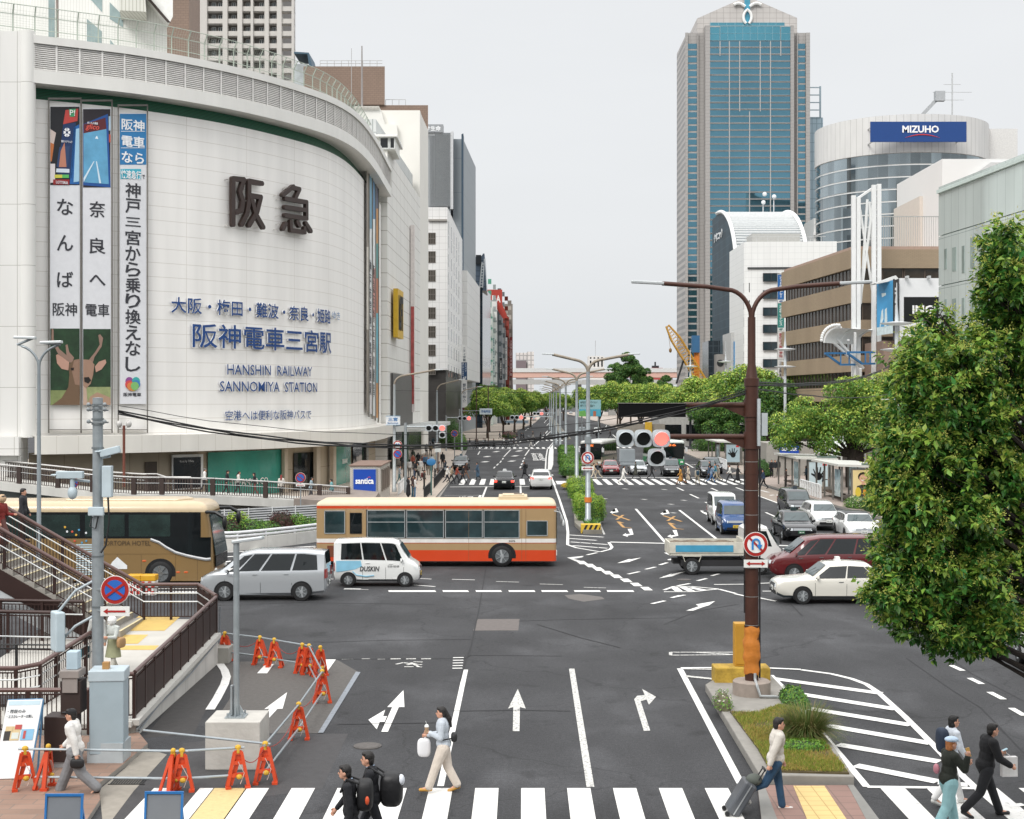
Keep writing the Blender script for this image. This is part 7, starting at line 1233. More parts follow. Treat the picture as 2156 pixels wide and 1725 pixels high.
def car(label,kind,paint,loc,rz,cat='car',name='car',group=None,taxi=None,rear_lit=False,plate='d9dad6',lower=None,decal=None,pglass=None,rim=RIM,front='bar',sc=(1,1,1),simple=False,black_roof=False,plate_txt=None,skirt=None):
 K=CARS[kind];st=K['st'];t=_t(name,label,cat,loc,rz,group);t.scale=sc;P=[];F=[];mi=[]
 def sec(x):
  if x<=st[0][0]:return st[0][1:]
  for a,b in zip(st,st[1:]):
   if x<=b[0]:k=(x-a[0])/(b[0]-a[0]);return tuple(p+(q-p)*k for p,q in zip(a[1:],b[1:]))
  return st[-1][1:]
 def half(s):
  zb,zt_,zr,wl,wb,wt=s;h=zr-zt_;return[(0,zb),(wl*.86,zb),(wl*.97,zb+.09),(max(wl,wb),(zb+zt_)*.52),(wb*1.005,zt_-.05),(wb*.985,zt_),(wt+(wb-wt)*.12,zr-min(.09,h*.5)),(wt*.86,zr-min(.015,h*.1)),(0,zr)]
 xs=[]
 for a,b in zip(st,st[1:]):n=1 if simple else 2;xs+=[a[0]+(b[0]-a[0])*i/n for i in range(n)]
 xs.append(st[-1][0]);m=9;N=2*m-2
 for x in xs:
  h=half(sec(x));P+=[(x,y,z)for y,z in h]+[(x,-y,z)for y,z in h[-2:0:-1]]
 for i in range(len(xs)-1):
  for k in range(N):F.append((i*N+k,(i+1)*N+k,(i+1)*N+(k+1)%N,i*N+(k+1)%N))
 F.append(tuple(range(N)));F.append(tuple(reversed(range((len(xs)-1)*N,len(xs)*N))))
 mb=MB().add(P,F)
 for f in F:
  z=sum(P[i][2]for i in f)/len(f);xm=sum(P[i][0]for i in f)/len(f);ks=[i%N for i in f]
  mi.append(1 if(lower and z<lower[1])or(black_roof and all(6<=k_<=N-6 for k_ in ks)and st[2][0]<xm<K['ws'][0])else 0)
 mb.mi=mi;pm=mat(paint,.22,0. if paint not in('b3b7ba',)else .35,.03,.5,coat=.7)if isinstance(paint,str)else paint
 body=mb.bd('body',[pm,mat(lower[0]if lower else '101113',.4,coat=.3)],t,smooth=38,W=0)
 def sy(x,z):
  h=half(sec(x))
  for(y0,z0),(y1,z1)in zip(h[2:],h[3:]):
   if z0<=z<=z1+1e-6:return y0+(y1-y0)*((z-z0)/max(1e-6,z1-z0))
  return h[6][0]
 xrb,xrt,xfb,xft,ht,spl=K['win']
 gm=pglass or VGL
 def pane(a,b,s,nm='side_window'):
  R_=[]
  def ed(f,top):x=(xrt+(xft-xrt)*f)if top else(xrb+(xfb-xrb)*f);S_=sec(x);return x,(min(S_[2]-.13,S_[2]-.1)if top else S_[1]+.035)
  nj=5
  for i in range(6):
   f=a+(b-a)*i/5;(xa,za),(xb,zb_)=ed(f,0),ed(f,1)
   for j in range(nj):x=xa+(xb-xa)*j/4;z=za+(zb_-za)*j/4;R_.append((x,s*(sy(x,z)+.012),z))
  mb=MB().add(R_,[(i*5+j,i*5+5+j,i*5+6+j,i*5+1+j)[::(1 if s<0 else-1)]for i in range(5)for j in range(4)]);mb.bd(nm,gm,t,W=0)
 for s in(-1,1):
  for a,b in zip(spl,spl[1:]):pane(a+.012,b-.012,s)
 def screen(xa,xb,nm,k=.92,g=WGL):
  R_=[]
  lo,hi=(xb,xa)if nm=='windscreen' else(xa,xb)
  for i in range(4):
   x=lo+(hi-lo)*(.07+.84*i/3);S_=sec(x);w=S_[5]*.9+(S_[4]-S_[5])*.1*(1-i/3);R_+=[(x+(.012 if nm=='windscreen' else-.012),-w,S_[2]+.006),(x+(.012 if nm=='windscreen' else-.012),w,S_[2]+.006)]
  mb=MB().add(R_,[(2*i,2*i+1,2*i+3,2*i+2)for i in range(3)]);mb.bd(nm,g,t,W=0)
 screen(*K['ws'],'windscreen');screen(*K['rw'],'rear_window',g=VGL)
 xr_,xf_,r=K['wh']
 for x in(xr_,xf_):
  for s in(-1,1):
   y=s*(max(sec(x)[3],sec(x)[4])+.012)
   mb=MB();A=np.linspace(-.35,math.pi+.35,17);mb.add([(x+r*1.17*math.cos(a),y-s*.006,r+r*1.17*math.sin(a))for a in A],[tuple(range(17))if s<0 else tuple(reversed(range(17)))]);mb.bd('wheel_arch',TRIM,t,W=0)
   wheel(t,x,y+s*.012,r,.2,s,rim)
 fx=st[-1][0];rx=st[0][0];wf=st[-2][4];zh=K['hl'];zt=K['tl']
# lamps, grille, bumper, plate
 def xat(z,rear=False):
  S2=st[:3]if rear else st[-3:][::-1];e=S2[0]
  return e[0]
 for s in(-1,1):
  x1=st[-2][0];mb=MB().slab([(fx-0.,s*wf*.62,zh-.07),(x1-.03,s*(wf+.015),zh-.05),(x1-.12,s*(wf+.02),zh+.08),(fx-.02,s*wf*.6,zh+.05)][::(1 if s>0 else-1)],(.03,0,0));mb.bd('headlight',glass('cfd5d8',.08,.2),t,W=0)
  wr_=st[1][4];x1=st[1][0];mb=MB();hz_=.16 if kind not in('minivan','kei','keivan')else .34
  mb.slab([(rx-.005,s*wr_*.7,zt-hz_/2),(x1-.02,s*(wr_+.01),zt-hz_/2),(x1-.02,s*(wr_+.005),zt+hz_/2),(rx-.005,s*wr_*.7,zt+hz_/2)][::(1 if s<0 else-1)],(-.03,0,0));mb.bd('tail_light',mat('ff4a3c',.3,emit=1.6,var=0)if rear_lit else mat('8a1716',.25),t,W=0)
  mx=K['win'][2]-.12;S_=sec(mx);mb=MB().bar((mx,s*(S_[4]-.02),S_[1]+.06),(mx+.02,s*(S_[4]+.16),S_[1]+.1),.08,.13);mb.bd('mirror',pm,t,W=0,bevel=.02)
 gz=(zh-.06,zh+.06);gw=wf*.58;mb=MB().slab([(fx+.005,-gw,gz[0]),(fx+.005,gw,gz[0]),(fx-.02,gw*.96,gz[1]),(fx-.02,-gw*.96,gz[1])][::-1],(.022,0,0));mb.bd('grille',CHR if front=='chrome' else TRIM,t,W=0)
 mb=MB();zb=st[-1][1];mb.slab([(fx+.004,-wf*.75,zb-.06),(fx+.004,wf*.75,zb-.06),(fx+.004,wf*.7,zb+.07),(fx+.004,-wf*.7,zb+.07)][::-1],(.02,0,0));mb.bd('bumper_opening',TRIM,t,W=0)
 for sx_,x in((1,fx+.03),(-1,rx-.035)):
  z=st[-1][1]+.12 if sx_>0 else zt-.06 if kind in('sedan','wagon','hatch','suv')else .62;mb=MB().box(x-.008,-.165,z-.08,x+.008,.165,z+.08);pl=mb.bd('number_plate',mat(plate,.5,var=.03),t,W=0)
  mb=MB().text(plate_txt or '20-16',(x+sx_*.012,-.12*sx_,z-.05),(0,sx_,0),(0,0,1),.24,.07,.003,.01);mb.bd('plate_number',mat('e6e8e4' if plate.startswith('1')else '24422f'),pl,W=0)
# door seams and handles
 if not simple:
  mb=MB()
  for f in spl[1:]:
   x=xrb+(xfb-xrb)*f-.02
   for s in(-1,1):
    for z0,z1 in((.3,.6),(.6,sec(x)[1]-.02)):mb.bar((x,s*(sy(x,z0)+.002),z0),(x,s*(sy(x,z1)+.002),z1),.012,.006)
  mb.bd('door_seams',TRIM,t,W=0)
  for f in spl[1:-1]:
   for s in(-1,1):x=xrb+(xfb-xrb)*f+.1;z=sec(x)[1]-.1;mb=MB().bar((x,s*(sy(x,z)+.012),z),(x+.17,s*(sy(x+.17,z)+.012),z),.025,.02);mb.bd('door_handle',CHR if front=='chrome' else pm,t,W=0)
  for s in(-1,1):
   mb=MB();x0,x1=xr_+r*1.2,xf_-r*1.2;mb.bar((x0,s*(sy(x0,.3)+.006),.27),(x1,s*(sy(x1,.3)+.006),.27),.02,.07);mb.bd('side_skirt',mat(skirt or '1a1b1d',.4),t,W=0)
  mb=MB();S_=sec(.6 if kind!='kei' else .4);xc,xr2=K['ws'][1],K['ws'][0]
  for y in(-.45,.05):mb.bar((xc-.02,y,sec(xc)[2]+.02),(xc-.3,y+.42,sec(xc-.3)[2]+.02),.015,.01)
  mb.bd('wipers',TRIM,t,W=0)
 if taxi:
  rt=sec(-.1)[2];mb=MB().prism([(-.12,-.17),(.08,-.17),(.08,.17),(-.12,.17)],rt-.01,rt+.05);mb.prism([(-.1,-.13),(.05,-.13),(.05,.13),(-.1,.13)],rt+.05,rt+.15);mb.bd('taxi_lamp',mat(taxi,.3,var=.05),t,W=0)
 return t
def deg(a):return R(a)
def bigbody(t,L,Wd,bands,mats,roof=.12,nose=.1,x0=0,zroof=None,rake=0.,rw=.18):
 
 plan=[];hw=Wd/2;hl=L/2
 for cx,cy,a0 in((hl-nose,hw-nose,0),(-hl+nose,hw-nose,90),(-hl+nose,-hw+nose,180),(hl-nose,-hw+nose,270)):
  for k in range(6):a=R(a0+18*k);plan.append((cx+nose*math.cos(a),cy+nose*math.sin(a)))
 n=len(plan);rings=[(z,1.,m)for z,m in bands];zt=bands[-1][0]
 for k in range(1,6):a=R(18*k);rings.append((zt+roof*math.sin(a),1-(rw/hw)*(1-math.cos(a)),bands[-1][1]))
 mb=MB();V=[];zmin=bands[0][0]
 for z,s,m in rings:
  for x,y in plan:V.append((x-(rake*max(0,(z-1.1))if x>0 else 0)+(math.copysign((1-s)*hw,-x)),y*s,z))
 Fs=[];mi=[]
 for i in range(len(rings)-1):
  for k in range(n):Fs.append((i*n+k,i*n+(k+1)%n,(i+1)*n+(k+1)%n,(i+1)*n+k));mi.append(rings[i][2])
 Fs.append(tuple(reversed(range(n))));mi.append(rings[0][2]);Fs.append(tuple(range((len(rings)-1)*n,len(rings)*n)));mi.append(rings[-1][2])
 mb.add(V,Fs);mb.mi=mi;return mb.bd('body',mats,t,smooth=35,W=0)
def sidepane(t,x0,x1,z0,z1,s,hw,gm,fm=None,fw=.03,split=None,name='side_window',dz=0):
 mb=MB();y=s*(hw+.006);mb.slab([(x0,y,z0),(x1,y,z0),(x1,y,z1),(x0,y,z1)][::(1 if s<0 else-1)],(0,-s*.02,0));o=mb.bd(name,gm,t,W=0)
 if fm:
  mb=MB();y=s*(hw+.012)
  for a,b in(((x0,z0),(x1,z0)),((x0,z1),(x1,z1)),((x0,z0),(x0,z1)),((x1,z0),(x1,z1))):mb.bar((a[0],y,a[1]),(b[0],y,b[1]),fw,fw)
  if split:mb.bar((x0,y,split),(x1,y,split),fw,fw)
  mb.bd('frame',fm,o,W=0)
 return o
# orange and cream city bus
bus=_t('city_bus','orange and tan city bus crossing the junction, passengers behind sliding windows','bus',((665+1172-2*CX)/2/47.3,63.3+1.25,0),0)
OR_=mat('c8431c',.3,var=.04,coat=.5);TN=mat('a38862',.35,var=.04,coat=.4);BWH=mat('dcd9d3',.35,coat=.4);RF=mat('c8b99e',.5,var=.06);RED_=mat('9e2f1c',.4)
bigbody(bus,10.7,2.5,[(.26,0),(.75,1),(1.05,4),(1.08,2),(1.26,1),(2.6,0),(2.72,3),(2.74,3)],[OR_,TN,BWH,RF,RED_],.22,.16,rw=.35)
bx=lambda d:-5.35+(d-118)*.00575
BG=glass('27393c',.05,.55,1.1,.8);SF=mat('aeb3b4',.35,.4)
for s in(-1,1):
 for a,b,z0,z1,sp_ in((185,340,1.5,2.5,None),(515,805,1.3,2.52,2.),(820,1105,1.3,2.52,2.),(1120,1405,1.3,2.52,2.),(1418,1690,1.3,2.52,2.),(1750,1908,1.4,2.05,None)):sidepane(bus,bx(a),bx(b),z0,z1,s,1.25,BG,SF,.035,sp_)
 sidepane(bus,bx(382),bx(470),1.5,2.4,s,1.25,VGL,TRIM,.03,None,'door_window');mb=MB();[mb.bar((bx(x),s*1.255,.3),(bx(x),s*1.255,2.58),.012,.006)for x in(350,505,1710,1742,1300)];mb.bd('panel_seams',mat('7c5f3e',.5),bus,W=0)
 for x in(511,812,1112,1411):mb=MB().bar((bx(x),s*1.256,1.28),(bx(x),s*1.256,2.55),.045,.012);mb.bd('window_pillar',TRIM,bus,W=0)
 for d in(1558,560):
  x=bx(d);mb=MB();A=np.linspace(-.2,math.pi+.2,17);mb.add([(x+.62*math.cos(a),s*1.254,.5+.58*math.sin(a))for a in A],[tuple(range(17))if s<0 else tuple(reversed(range(17)))]);mb.bd('wheel_arch',TRIM,bus,W=0);wheel(bus,x,s*1.262,.48,.28,s)
 mb=MB().box(bx(205),s*1.25-.01,.45,bx(262),s*1.25+.01,.95);mb.bd('engine_grille',mat('6d3a22',.6),bus,W=0)
mb=MB().prism([(bx(1530),-.75),(bx(1755),-.75),(bx(1755),.75),(bx(1530),.75)],2.9,3.12);mb.prism([(bx(1560),-.6),(bx(1730),-.6),(bx(1730),.6),(bx(1560),.6)],3.12,3.17);mb.bd('roof_unit',mat('c7b596',.5,var=.06),bus,W=0,bevel=.04)
mb=MB();[mb.box(bx(1650),-.3+.25*k,3.171,bx(1715),-.2+.25*k,3.18)for k in range(3)];mb.bd('roof_unit_vents',mat('5a4a3c'),bus,W=0)
mb=MB().slab([(5.36,-1.1,1.),(5.36,1.1,1.),(5.36,1.1,2.5),(5.36,-1.1,2.5)][::-1],(.02,0,0));mb.bd('windscreen',BG,bus,W=0)
for s in(-1,1):mb=MB().box(5.3,s*.95-.18,.5,5.38,s*.95+.18,.72);mb.bd('headlight',glass('d5d5cf',.1),bus,W=0)
for s in(-1,1):mb=MB().tube([(5.2,s*1.2,2.5),(5.5,s*1.35,2.45),(5.65,s*1.4,2.1)],.02,6);mb.ell((5.66,s*1.4,1.95),(.06,.12,.17),10,8);mb.bd('mirror',mat('b9bcbc',.4),bus,W=0,smooth=50)
mb=MB().text('5676',(bx(1610),-1.262,1.12),(1,0,0),(0,0,1),.28,.08,.003,.01);mb.bd('fleet_number',mat('4a4a4a'),bus,W=0)
# gold coach
co=_t('coach','gold hotel coach with black windows waiting behind the footbridge stairs','bus',((453-CX)/52.7-6,56.8+1.25,0),0);GO=mat('8a7049',.28,.15,.04,.5,coat=.5);CR=mat('bfac8c',.35,var=.05,coat=.3)
bigbody(co,12,2.5,[(.2,0),(1.9,0),(2.95,1),(3.02,1)],[GO,CR],.36,.22,rake=.16,rw=.45)
kx=lambda z:6-(2070-z)/4.5717/52.7
for s in(-1,1):
 sidepane(co,-5.8,kx(2000)-.28,1.9,2.95,s,1.25,glass('0d1214',.05,.3,.5,.7))
 for a,b in((-5.4,-4.),(-3.9,-2.4),(-2.3,kx(770)),(kx(820),kx(1200)),(kx(1240),kx(1640))):sidepane(co,a,b,1.98,2.85,s,1.258,glass('1f2f2c',.05,.6,1.2,.8))
 mb=MB();pts=[(kx(1450),1.92),(kx(1530),1.8),(kx(1600),1.6),(kx(1690),1.4),(kx(1790),1.28),(kx(1900),1.18),(kx(1985),1.12),(5.83,1.14),(5.84,1.95)];mb.slab([(x,s*1.262,z)for x,z in pts][::(1 if s<0 else-1)],(0,-s*.01,0));mb.bd('cab_window',glass('0f1517',.05,.3,.6,.7),co,W=0)
 mb=MB().tube([(x,s*1.258,z-.06)for x,z in pts[:8]],.06,6);mb.bd('silver_sweep',mat('b3b4b5',.3,.5),co,W=0)
 mb=MB();x=kx(1545);A=np.linspace(-.2,math.pi+.2,17);mb.add([(x+.62*math.cos(a),s*1.254,.5+.6*math.sin(a))for a in A],[tuple(range(17))if s<0 else tuple(reversed(range(17)))]);mb.bd('wheel_arch',TRIM,co,W=0);wheel(co,x,s*1.262,.5,.3,s,CHR);wheel(co,-3.4,s*1.262,.5,.3,s,CHR)
 mb=MB();[mb.bar((kx(z),s*1.252,.25),(kx(z),s*1.252,1.25),.012,.006)for z in(1130,1360,1690,1900)];mb.bar((-5,s*1.252,1.28),(kx(1690),s*1.252,1.28),.012,.006);mb.bd('panel_seams',mat('5d472a'),co,W=0)
 for z in(1715,1790,1388):mb=MB().ell((kx(z),s*1.25,.55 if z>1500 else 1.),(.09,.012,.04),10,6);mb.bd('side_marker',mat('c4592a',.3),co,W=0)
mb=MB().text('PORTOPIA HOTEL',(kx(988),-1.266,1.62),(1,0,0),(0,0,1),kx(1450)-kx(988),.19,.004);mb.bd('lettering',mat('4a3a26'),co,W=0)
mb=MB();[mb.slab([(kx(735),-1.262,.45+.09*k),(kx(885),-1.262,.45+.09*k),(kx(890),-1.262,.5+.09*k),(kx(735),-1.262,.5+.09*k)],(0,.006,0))for k in range(14)];mb.bd('striped_decal',mat('b9ccd4',.4),co,W=0)
mb=MB().slab([(kx(1040),-1.263,.68),(kx(1225),-1.263,.68),(kx(1225),-1.263,.82),(kx(1130),-1.263,1.16),(kx(1080),-1.263,.95)],(0,.008,0));mb.bd('white_decal',mat('dfe2e4',.4),co,W=0)
mb=MB();mats=[mat(c,.4)for c in('dfe3e5','c9543c','4f8fb5','d7a93f')]
for k,(x,z)in enumerate(((648,2.17),(697,2.17),(762,2.24),(735,2.04),(830,2.12),(720,1.8),(832,1.8),(627,2.35),(700,1.55),(815,1.4),(790,1.73))):mb.m=k%4;mb.ell((kx(x),-1.27,z),(.045,.006,.045),8,5)
mb.bd('dot_decals',mats,co,W=0)
mb=MB().slab([(6.,-1.1,1.2),(6.,1.1,1.2),(5.72,1.05,2.85),(5.72,-1.05,2.85)][::-1],(.03,0,0));mb.bd('windscreen',WGL,co,W=0);mb=MB().slab([(6.,-1.15,.75),(6.,1.15,.75),(6.,1.12,1.18),(6.,-1.12,1.18)][::-1],(.025,0,0));mb.bd('dark_nose_panel',mat('17191a',.2),co,W=0)
for s in(-1,1):mb=MB().ell((5.94,s*.95,.6),(.1,.18,.11),10,8);mb.bd('headlight',glass('d5d5cf',.1),co,W=0,smooth=50);mb=MB().tube([(5.6,s*1.15,2.95),(6.05,s*1.4,2.95),(6.4,s*1.45,2.75)],.07,8);mb.ell((6.42,s*1.45,2.55),(.1,.14,.28),10,8);mb.bd('mirror',mat('17191a',.35),co,W=0,smooth=50)
mb=MB().prism([(kx(600),-.85),(kx(1700),-.85),(kx(1800),0),(kx(1700),.85),(kx(600),.85)],3.32,3.45);mb.bd('roof_fairing',CR,co,W=0,bevel=.05)
# cars in the junction
SILV='b3b7ba';WHT_='d9dad8'
car('silver minivan driving left across the junction behind the works','minivan',SILV,(-9.2,53.4,0),R(180),name='minivan',skirt='8f9497')
v=car('white delivery van with pale blue swirls and black lettering','keivan',WHT_,((702+883-2*CX)/2/53,57.25,0),0,cat='van',name='delivery_van',lower=None,plate='c9a93a')
mb=MB().slab([(-1.6,-.744,1.04),(-.62,-.744,1.04),(-.58,-.744,.82),(-.85,-.744,.7),(-1.35,-.744,.62),(-1.6,-.744,.6)],(0,.004,0));mb.tube([(-.95,-.744,.62),(-.8,-.744,.48),(-.4,-.744,.42),(-.1,-.744,.46)],.025,4);mb.bd('blue_decal',mat('86bbd3',.35),v,W=0)
mb=MB().text('DUSKIN',(-.66,-.748,.62),(1,0,0),(0,0,1),.78,.2,.004,.02,shear=.2);mb.text('0120-100100',(.45,-.748,.78),(1,0,0),(0,0,1),.45,.08,.004);mb.bd('lettering',mat('26282b'),v,W=0)
car('dark red minivan at right behind the white taxi','minivan','5a1519',(12.98,59.1,0),R(180),name='minivan',front='chrome',skirt='3a1012')
tx=car('cream white taxi driving left, half hidden by the foreground tree','sedan','d3d0c6',(11.98,52.5,0),R(180),cat='taxi',name='taxi',taxi='dfe0dd',front='chrome',lower=('3c4347',.42))
car('black taxi facing the camera, front of the waiting queue at right','sedan','0f1114',(15.2,76.8,0),R(-91),cat='taxi',name='taxi',taxi='2a3a3a',front='chrome',plate='1f5a3c',plate_txt='20-14')
car('white station wagon waiting behind and right of the black taxi','wagon',WHT_,(18.,82.9,0),R(-91),front='chrome',sc=(1,.95,1.07))
mw_=car('white estate car with a black roof, nearest to the foreground tree','wagon',WHT_,(18.55,76.7,0),R(-93),black_roof=True,front='chrome',rim=mat('1c1d1f',.3,.5));mb=MB().lathe([(.075,0),(.095,0),(.095,.02),(.075,.02)],(2.37,0,.66),16,'x');[mb.bar((2.39,0,.66),(2.39,.085*math.sin(a),.66+.085*math.cos(a)),.012,.012)for a in(0,2.09,4.19)];mb.bd('emblem',CHR,mw_,W=0)
car('black cab with roof lamp behind the white station wagon','minivan','15181d',(18.4,92.5,0),R(-91),cat='taxi',name='taxi',taxi='39424a',front='chrome',sc=(.92,.98,.92))
car('bright blue boxy small car waiting in the middle lane','kei','1d4578',(12.35,79.9,0),R(-91),front='chrome',plate='c9a93a',sc=(1,1,1.),skirt='20406a')
car('white boxy small van behind the blue small car','keivan',WHT_,(12.7,86,0),R(-91),cat='van',name='small_van')
car('black taxi with red tail lights stopped on the far crossing','sedan','121416',(-.62,120.2,0),R(89),cat='taxi',name='taxi',taxi='d5d8d8',rear_lit=True)
car('white SUV seen from behind beside the black taxi on the crossing','suv',WHT_,(2.45,120.2,0),R(89),rear_lit=True)
car('parked black taxi with orange lamps at the left kerb','sedan','15171a',(-5.5,153.5,0),R(-91),cat='taxi',name='taxi',taxi='4f6a78',front='chrome')
car('red hatchback facing the far crossing','hatch','7c1c1f',(9.9,143.5,0),R(-91))
car('silver hatchback facing the far crossing, right of the red one','hatch',SILV,(12.65,143.5,0),R(-91))
car('black cab facing the far crossing beside the green bus','minivan','15171b',(15.7,141,0),R(-91),cat='taxi',name='taxi',front='chrome',sc=(.92,.98,.92),taxi='39424a')
car('dark SUV waiting at the right end of the far crossing','suv','1b1e22',(19.,138.2,0),R(-91))
car('second dark car behind the dark SUV at the far crossing','suv','25292d',(20.4,145.5,0),R(-91))
wcar=car('white car at the right edge below the foreground tree','hatch',WHT_,(14.95,38.6,0),R(-97))
def citybus(label,x,y,rz,cols,sign,L=10.5):
 t=_t('city_bus',label,'bus',(x,y,0),rz);ms=[mat(c,.35,var=.05,coat=.3)for c in cols];bigbody(t,L,2.48,[(.3,0),(.9,1),(1.2,2),(2.65,3),(2.8,3)],ms,.2,.18,rw=.3)
 for s in(-1,1):
  for k in range(5):sidepane(t,-4.6+1.75*k,-3.+1.75*k,1.3,2.5,s,1.24,VGL,None)
  for x_ in(-2.7,3.):wheel(t,x_,s*1.25,.48,.28,s)
 mb=MB().slab([(L/2,-1.08,.95),(L/2,1.08,.95),(L/2,1.08,2.2),(L/2,-1.08,2.2)][::-1],(.03,0,0));mb.bd('windscreen',VGL,t,W=0);mb=MB().slab([(L/2,-1.,2.25),(L/2,1.,2.25),(L/2,1.,2.7),(L/2,-1.,2.7)][::-1],(.03,0,0));mb.bd('sign_housing',TRIM,t,W=0)
 mb=MB().text(sign,(L/2+.05,-.65,2.36),(0,1,0),(0,0,1),.9,.24,.01,.02);mb.bd('destination_sign',mat('e8763a',.4,emit=1,var=0),t,W=0)
 for s in(-1,1):mb=MB().box(L/2-.03,s*.9-.16,.5,L/2+.04,s*.9+.16,.72);mb.bd('headlight',glass('d5d5cf',.1),t,W=0);mb=MB().bar((L/2,s*1.2,2.3),(L/2+.35,s*1.35,2.2),.04);mb.box(L/2+.3,s*1.35-.12,1.75,L/2+.4,s*1.35+.12,2.2);mb.bd('mirror',mat('c9cbcb'),t,W=0)
 return t
citybus('dark windowed cream bus turning toward the far crossing, left lane',9.9,161.5,R(-103),('a79a86','8f8473','1a1d1f','c3c3be'),'西宮')
citybus('green and white bus partly hidden behind the traffic signal',17.3,163,R(-83),('2e8f5a','c9d0c8','202624','c9d0cb'),'36')
# lorry
lo=_t('tipper_lorry','white cab tipper lorry with a blue side board behind the brown pole','lorry',(9.1,61.3,0),0);hw=.86
mb=MB().box(-2.2,-.4,.42,2.2,.4,.6);mb.box(-1.9,-.75,.35,1.2,-.45,.62);mb.box(-1.9,.45,.35,1.2,.75,.62);mb.bd('chassis',mat('222224',.7),lo,W=0)
mb=MB().box(-2.4,-hw,.82,.75,hw,.92);[mb.box(-2.4,s*hw-.03,.92,.75,s*hw+.03,1.38)for s in(-1,1)];mb.box(-2.43,-hw,.85,-2.37,hw,1.38);mb.box(.7,-hw,.92,.76,hw,1.5);mb.bd('tipper_bed',mat('c2bfb2',.6,var=.2,sc=3),lo,W=0)
for s in(-1,1):mb=MB().box(-2.15,s*(hw+.045)-.012,.98,.3,s*(hw+.045)+.012,1.26);mb.bd('blue_side_board',mat('3f8fb0',.5,var=.12),lo,W=0)
mb=MB();P=[(-2.3+.28*i,-.8+.32*j,1.28+.1*math.sin(i*1.3)*math.cos(j*1.7))for i in range(11)for j in range(6)];mb.add(P,[(i*6+j,(i+1)*6+j,(i+1)*6+j+1,i*6+j+1)for i in range(10)for j in range(5)]);mb.bd('soil_load',mat('6b5f52',.95,var=.3,bump=.5,bsc=10),lo,W=0)
CARS['cab']=None
mb=MB();sx_=[(.78,.5,1.95),(.95,.45,2.05),(1.75,.42,2.03),(2.2,.42,1.25),(2.33,.45,1.1),(2.36,.5,.95)];V=[];F=[]
for x,z0,z1 in sx_:
 for y,z in((-hw,z0),(-hw,min(z1,1.2)),(-hw+.06,z1-.06),(-hw+.16,z1),(hw-.16,z1),(hw-.06,z1-.06),(hw,min(z1,1.2)),(hw,z0)):V.append((x,y,z))
for i in range(5):
 for k in range(8):F.append((i*8+k,(i+1)*8+k,(i+1)*8+(k+1)%8,i*8+(k+1)%8))
F+=[tuple(range(8)),tuple(reversed(range(40,48)))];mb.add(V,F);mb.bd('cab',mat('d5d5d2',.3,var=.05,coat=.4),lo,smooth=35,W=0)
for s in(-1,1):
 mb=MB().slab([(1.05,s*(hw+.004),1.25),(1.95,s*(hw+.004),1.2),(1.72,s*(hw-.045),1.85),(1.1,s*(hw-.045),1.88)][::(1 if s<0 else-1)],(0,-s*.012,0));mb.bd('side_window',VGL,lo,W=0)
 for x,r in((-1.45,.36),(1.45,.36)):wheel(lo,x,s*(hw+.03),r,.22,s)
 mb=MB().tube([(2.1,s*hw,1.7),(2.3,s*(hw+.2),1.75)],.02,5);mb.box(2.24,s*(hw+.2)-.09,1.35,2.3,s*(hw+.2)+.09,1.75);mb.bd('mirror',TRIM,lo,W=0);mb=MB().bar((-1.85,s*hw,.82),(-1.72,s*hw,.5),.03);mb.bar((-1.05,s*hw,.82),(-1.18,s*hw,.5),.03);mb.bar((-1.85,s*hw,.8),(-1.05,s*hw,.8),.05);mb.bd('mudguard',mat('b9b6aa',.6),lo,W=0)
mb=MB().slab([(1.83,-.72,1.94),(1.83,.72,1.94),(2.24,.74,1.26),(2.24,-.74,1.26)],(.02,0,.012));mb.bd('windscreen',WGL,lo,W=0)
# far traffic
for i,(lb_,kind,col,u,v,a,lit)in enumerate((('white car far up the left carriageway, before the second crossing','hatch',WHT_,1124,886.5,89,1),('dark car coming toward the second crossing on the right','suv','4a5560',1225.5,915,-91,0),('white car coming toward the second crossing on the right','hatch',WHT_,1257,914,-91,0),('red car far down the left carriageway','sedan','8d2620',1147,861,89,1),('white car far down the left carriageway beside the red one','hatch',WHT_,1141,866,89,1),('dark car far down the road left of the lamps','sedan','25282c',1156,864,89,1),('white van far down the road between the lamps','minivan','d0d2d2',1186,864,-91,0),('grey car far down the road, right of the lamps','hatch','777c80',1202,872,-91,0),('black car near the second crossing behind the lamps','sedan','1d1f23',1187,925,-91,0),('red car far ahead by the street trees','hatch','9a2e27',1143,855,89,1),('white lorry like van far ahead by the street trees','keivan',WHT_,1139,858,89,0),('dark blue car parked at the far left kerb','suv','27303c',1103,883,89,0),('silver car parked at the far left kerb behind the dark blue one','hatch',SILV,1112,876,89,0))):
 p=G(u,v);car(lb_,kind,col,(p.x,p.y,0),R(a),simple=True,rear_lit=bool(lit))
lc=_t('car_transporter','long pale low trailer parked by the far left kerb','trailer',G(1085,896));p=G(1085,896);mb=MB().box(p.x-4,p.y,.5,p.x+4,p.y+2.4,1.6);mb.m=1;mb.box(p.x-3.8,p.y-.02,.9,p.x+3.8,p.y,1.2);_p(mb,[mat('b9bfc3',.5),mat('3f6f8f',.5)],lc,'trailer_body',bevel=.05);mb=MB();[mb.cyl((p.x+x,p.y-.03,.45),(p.x+x,p.y+.2,.45),.42,14)for x in(-3,-2,2.6)];_p(mb,RUB,lc,'wheels')
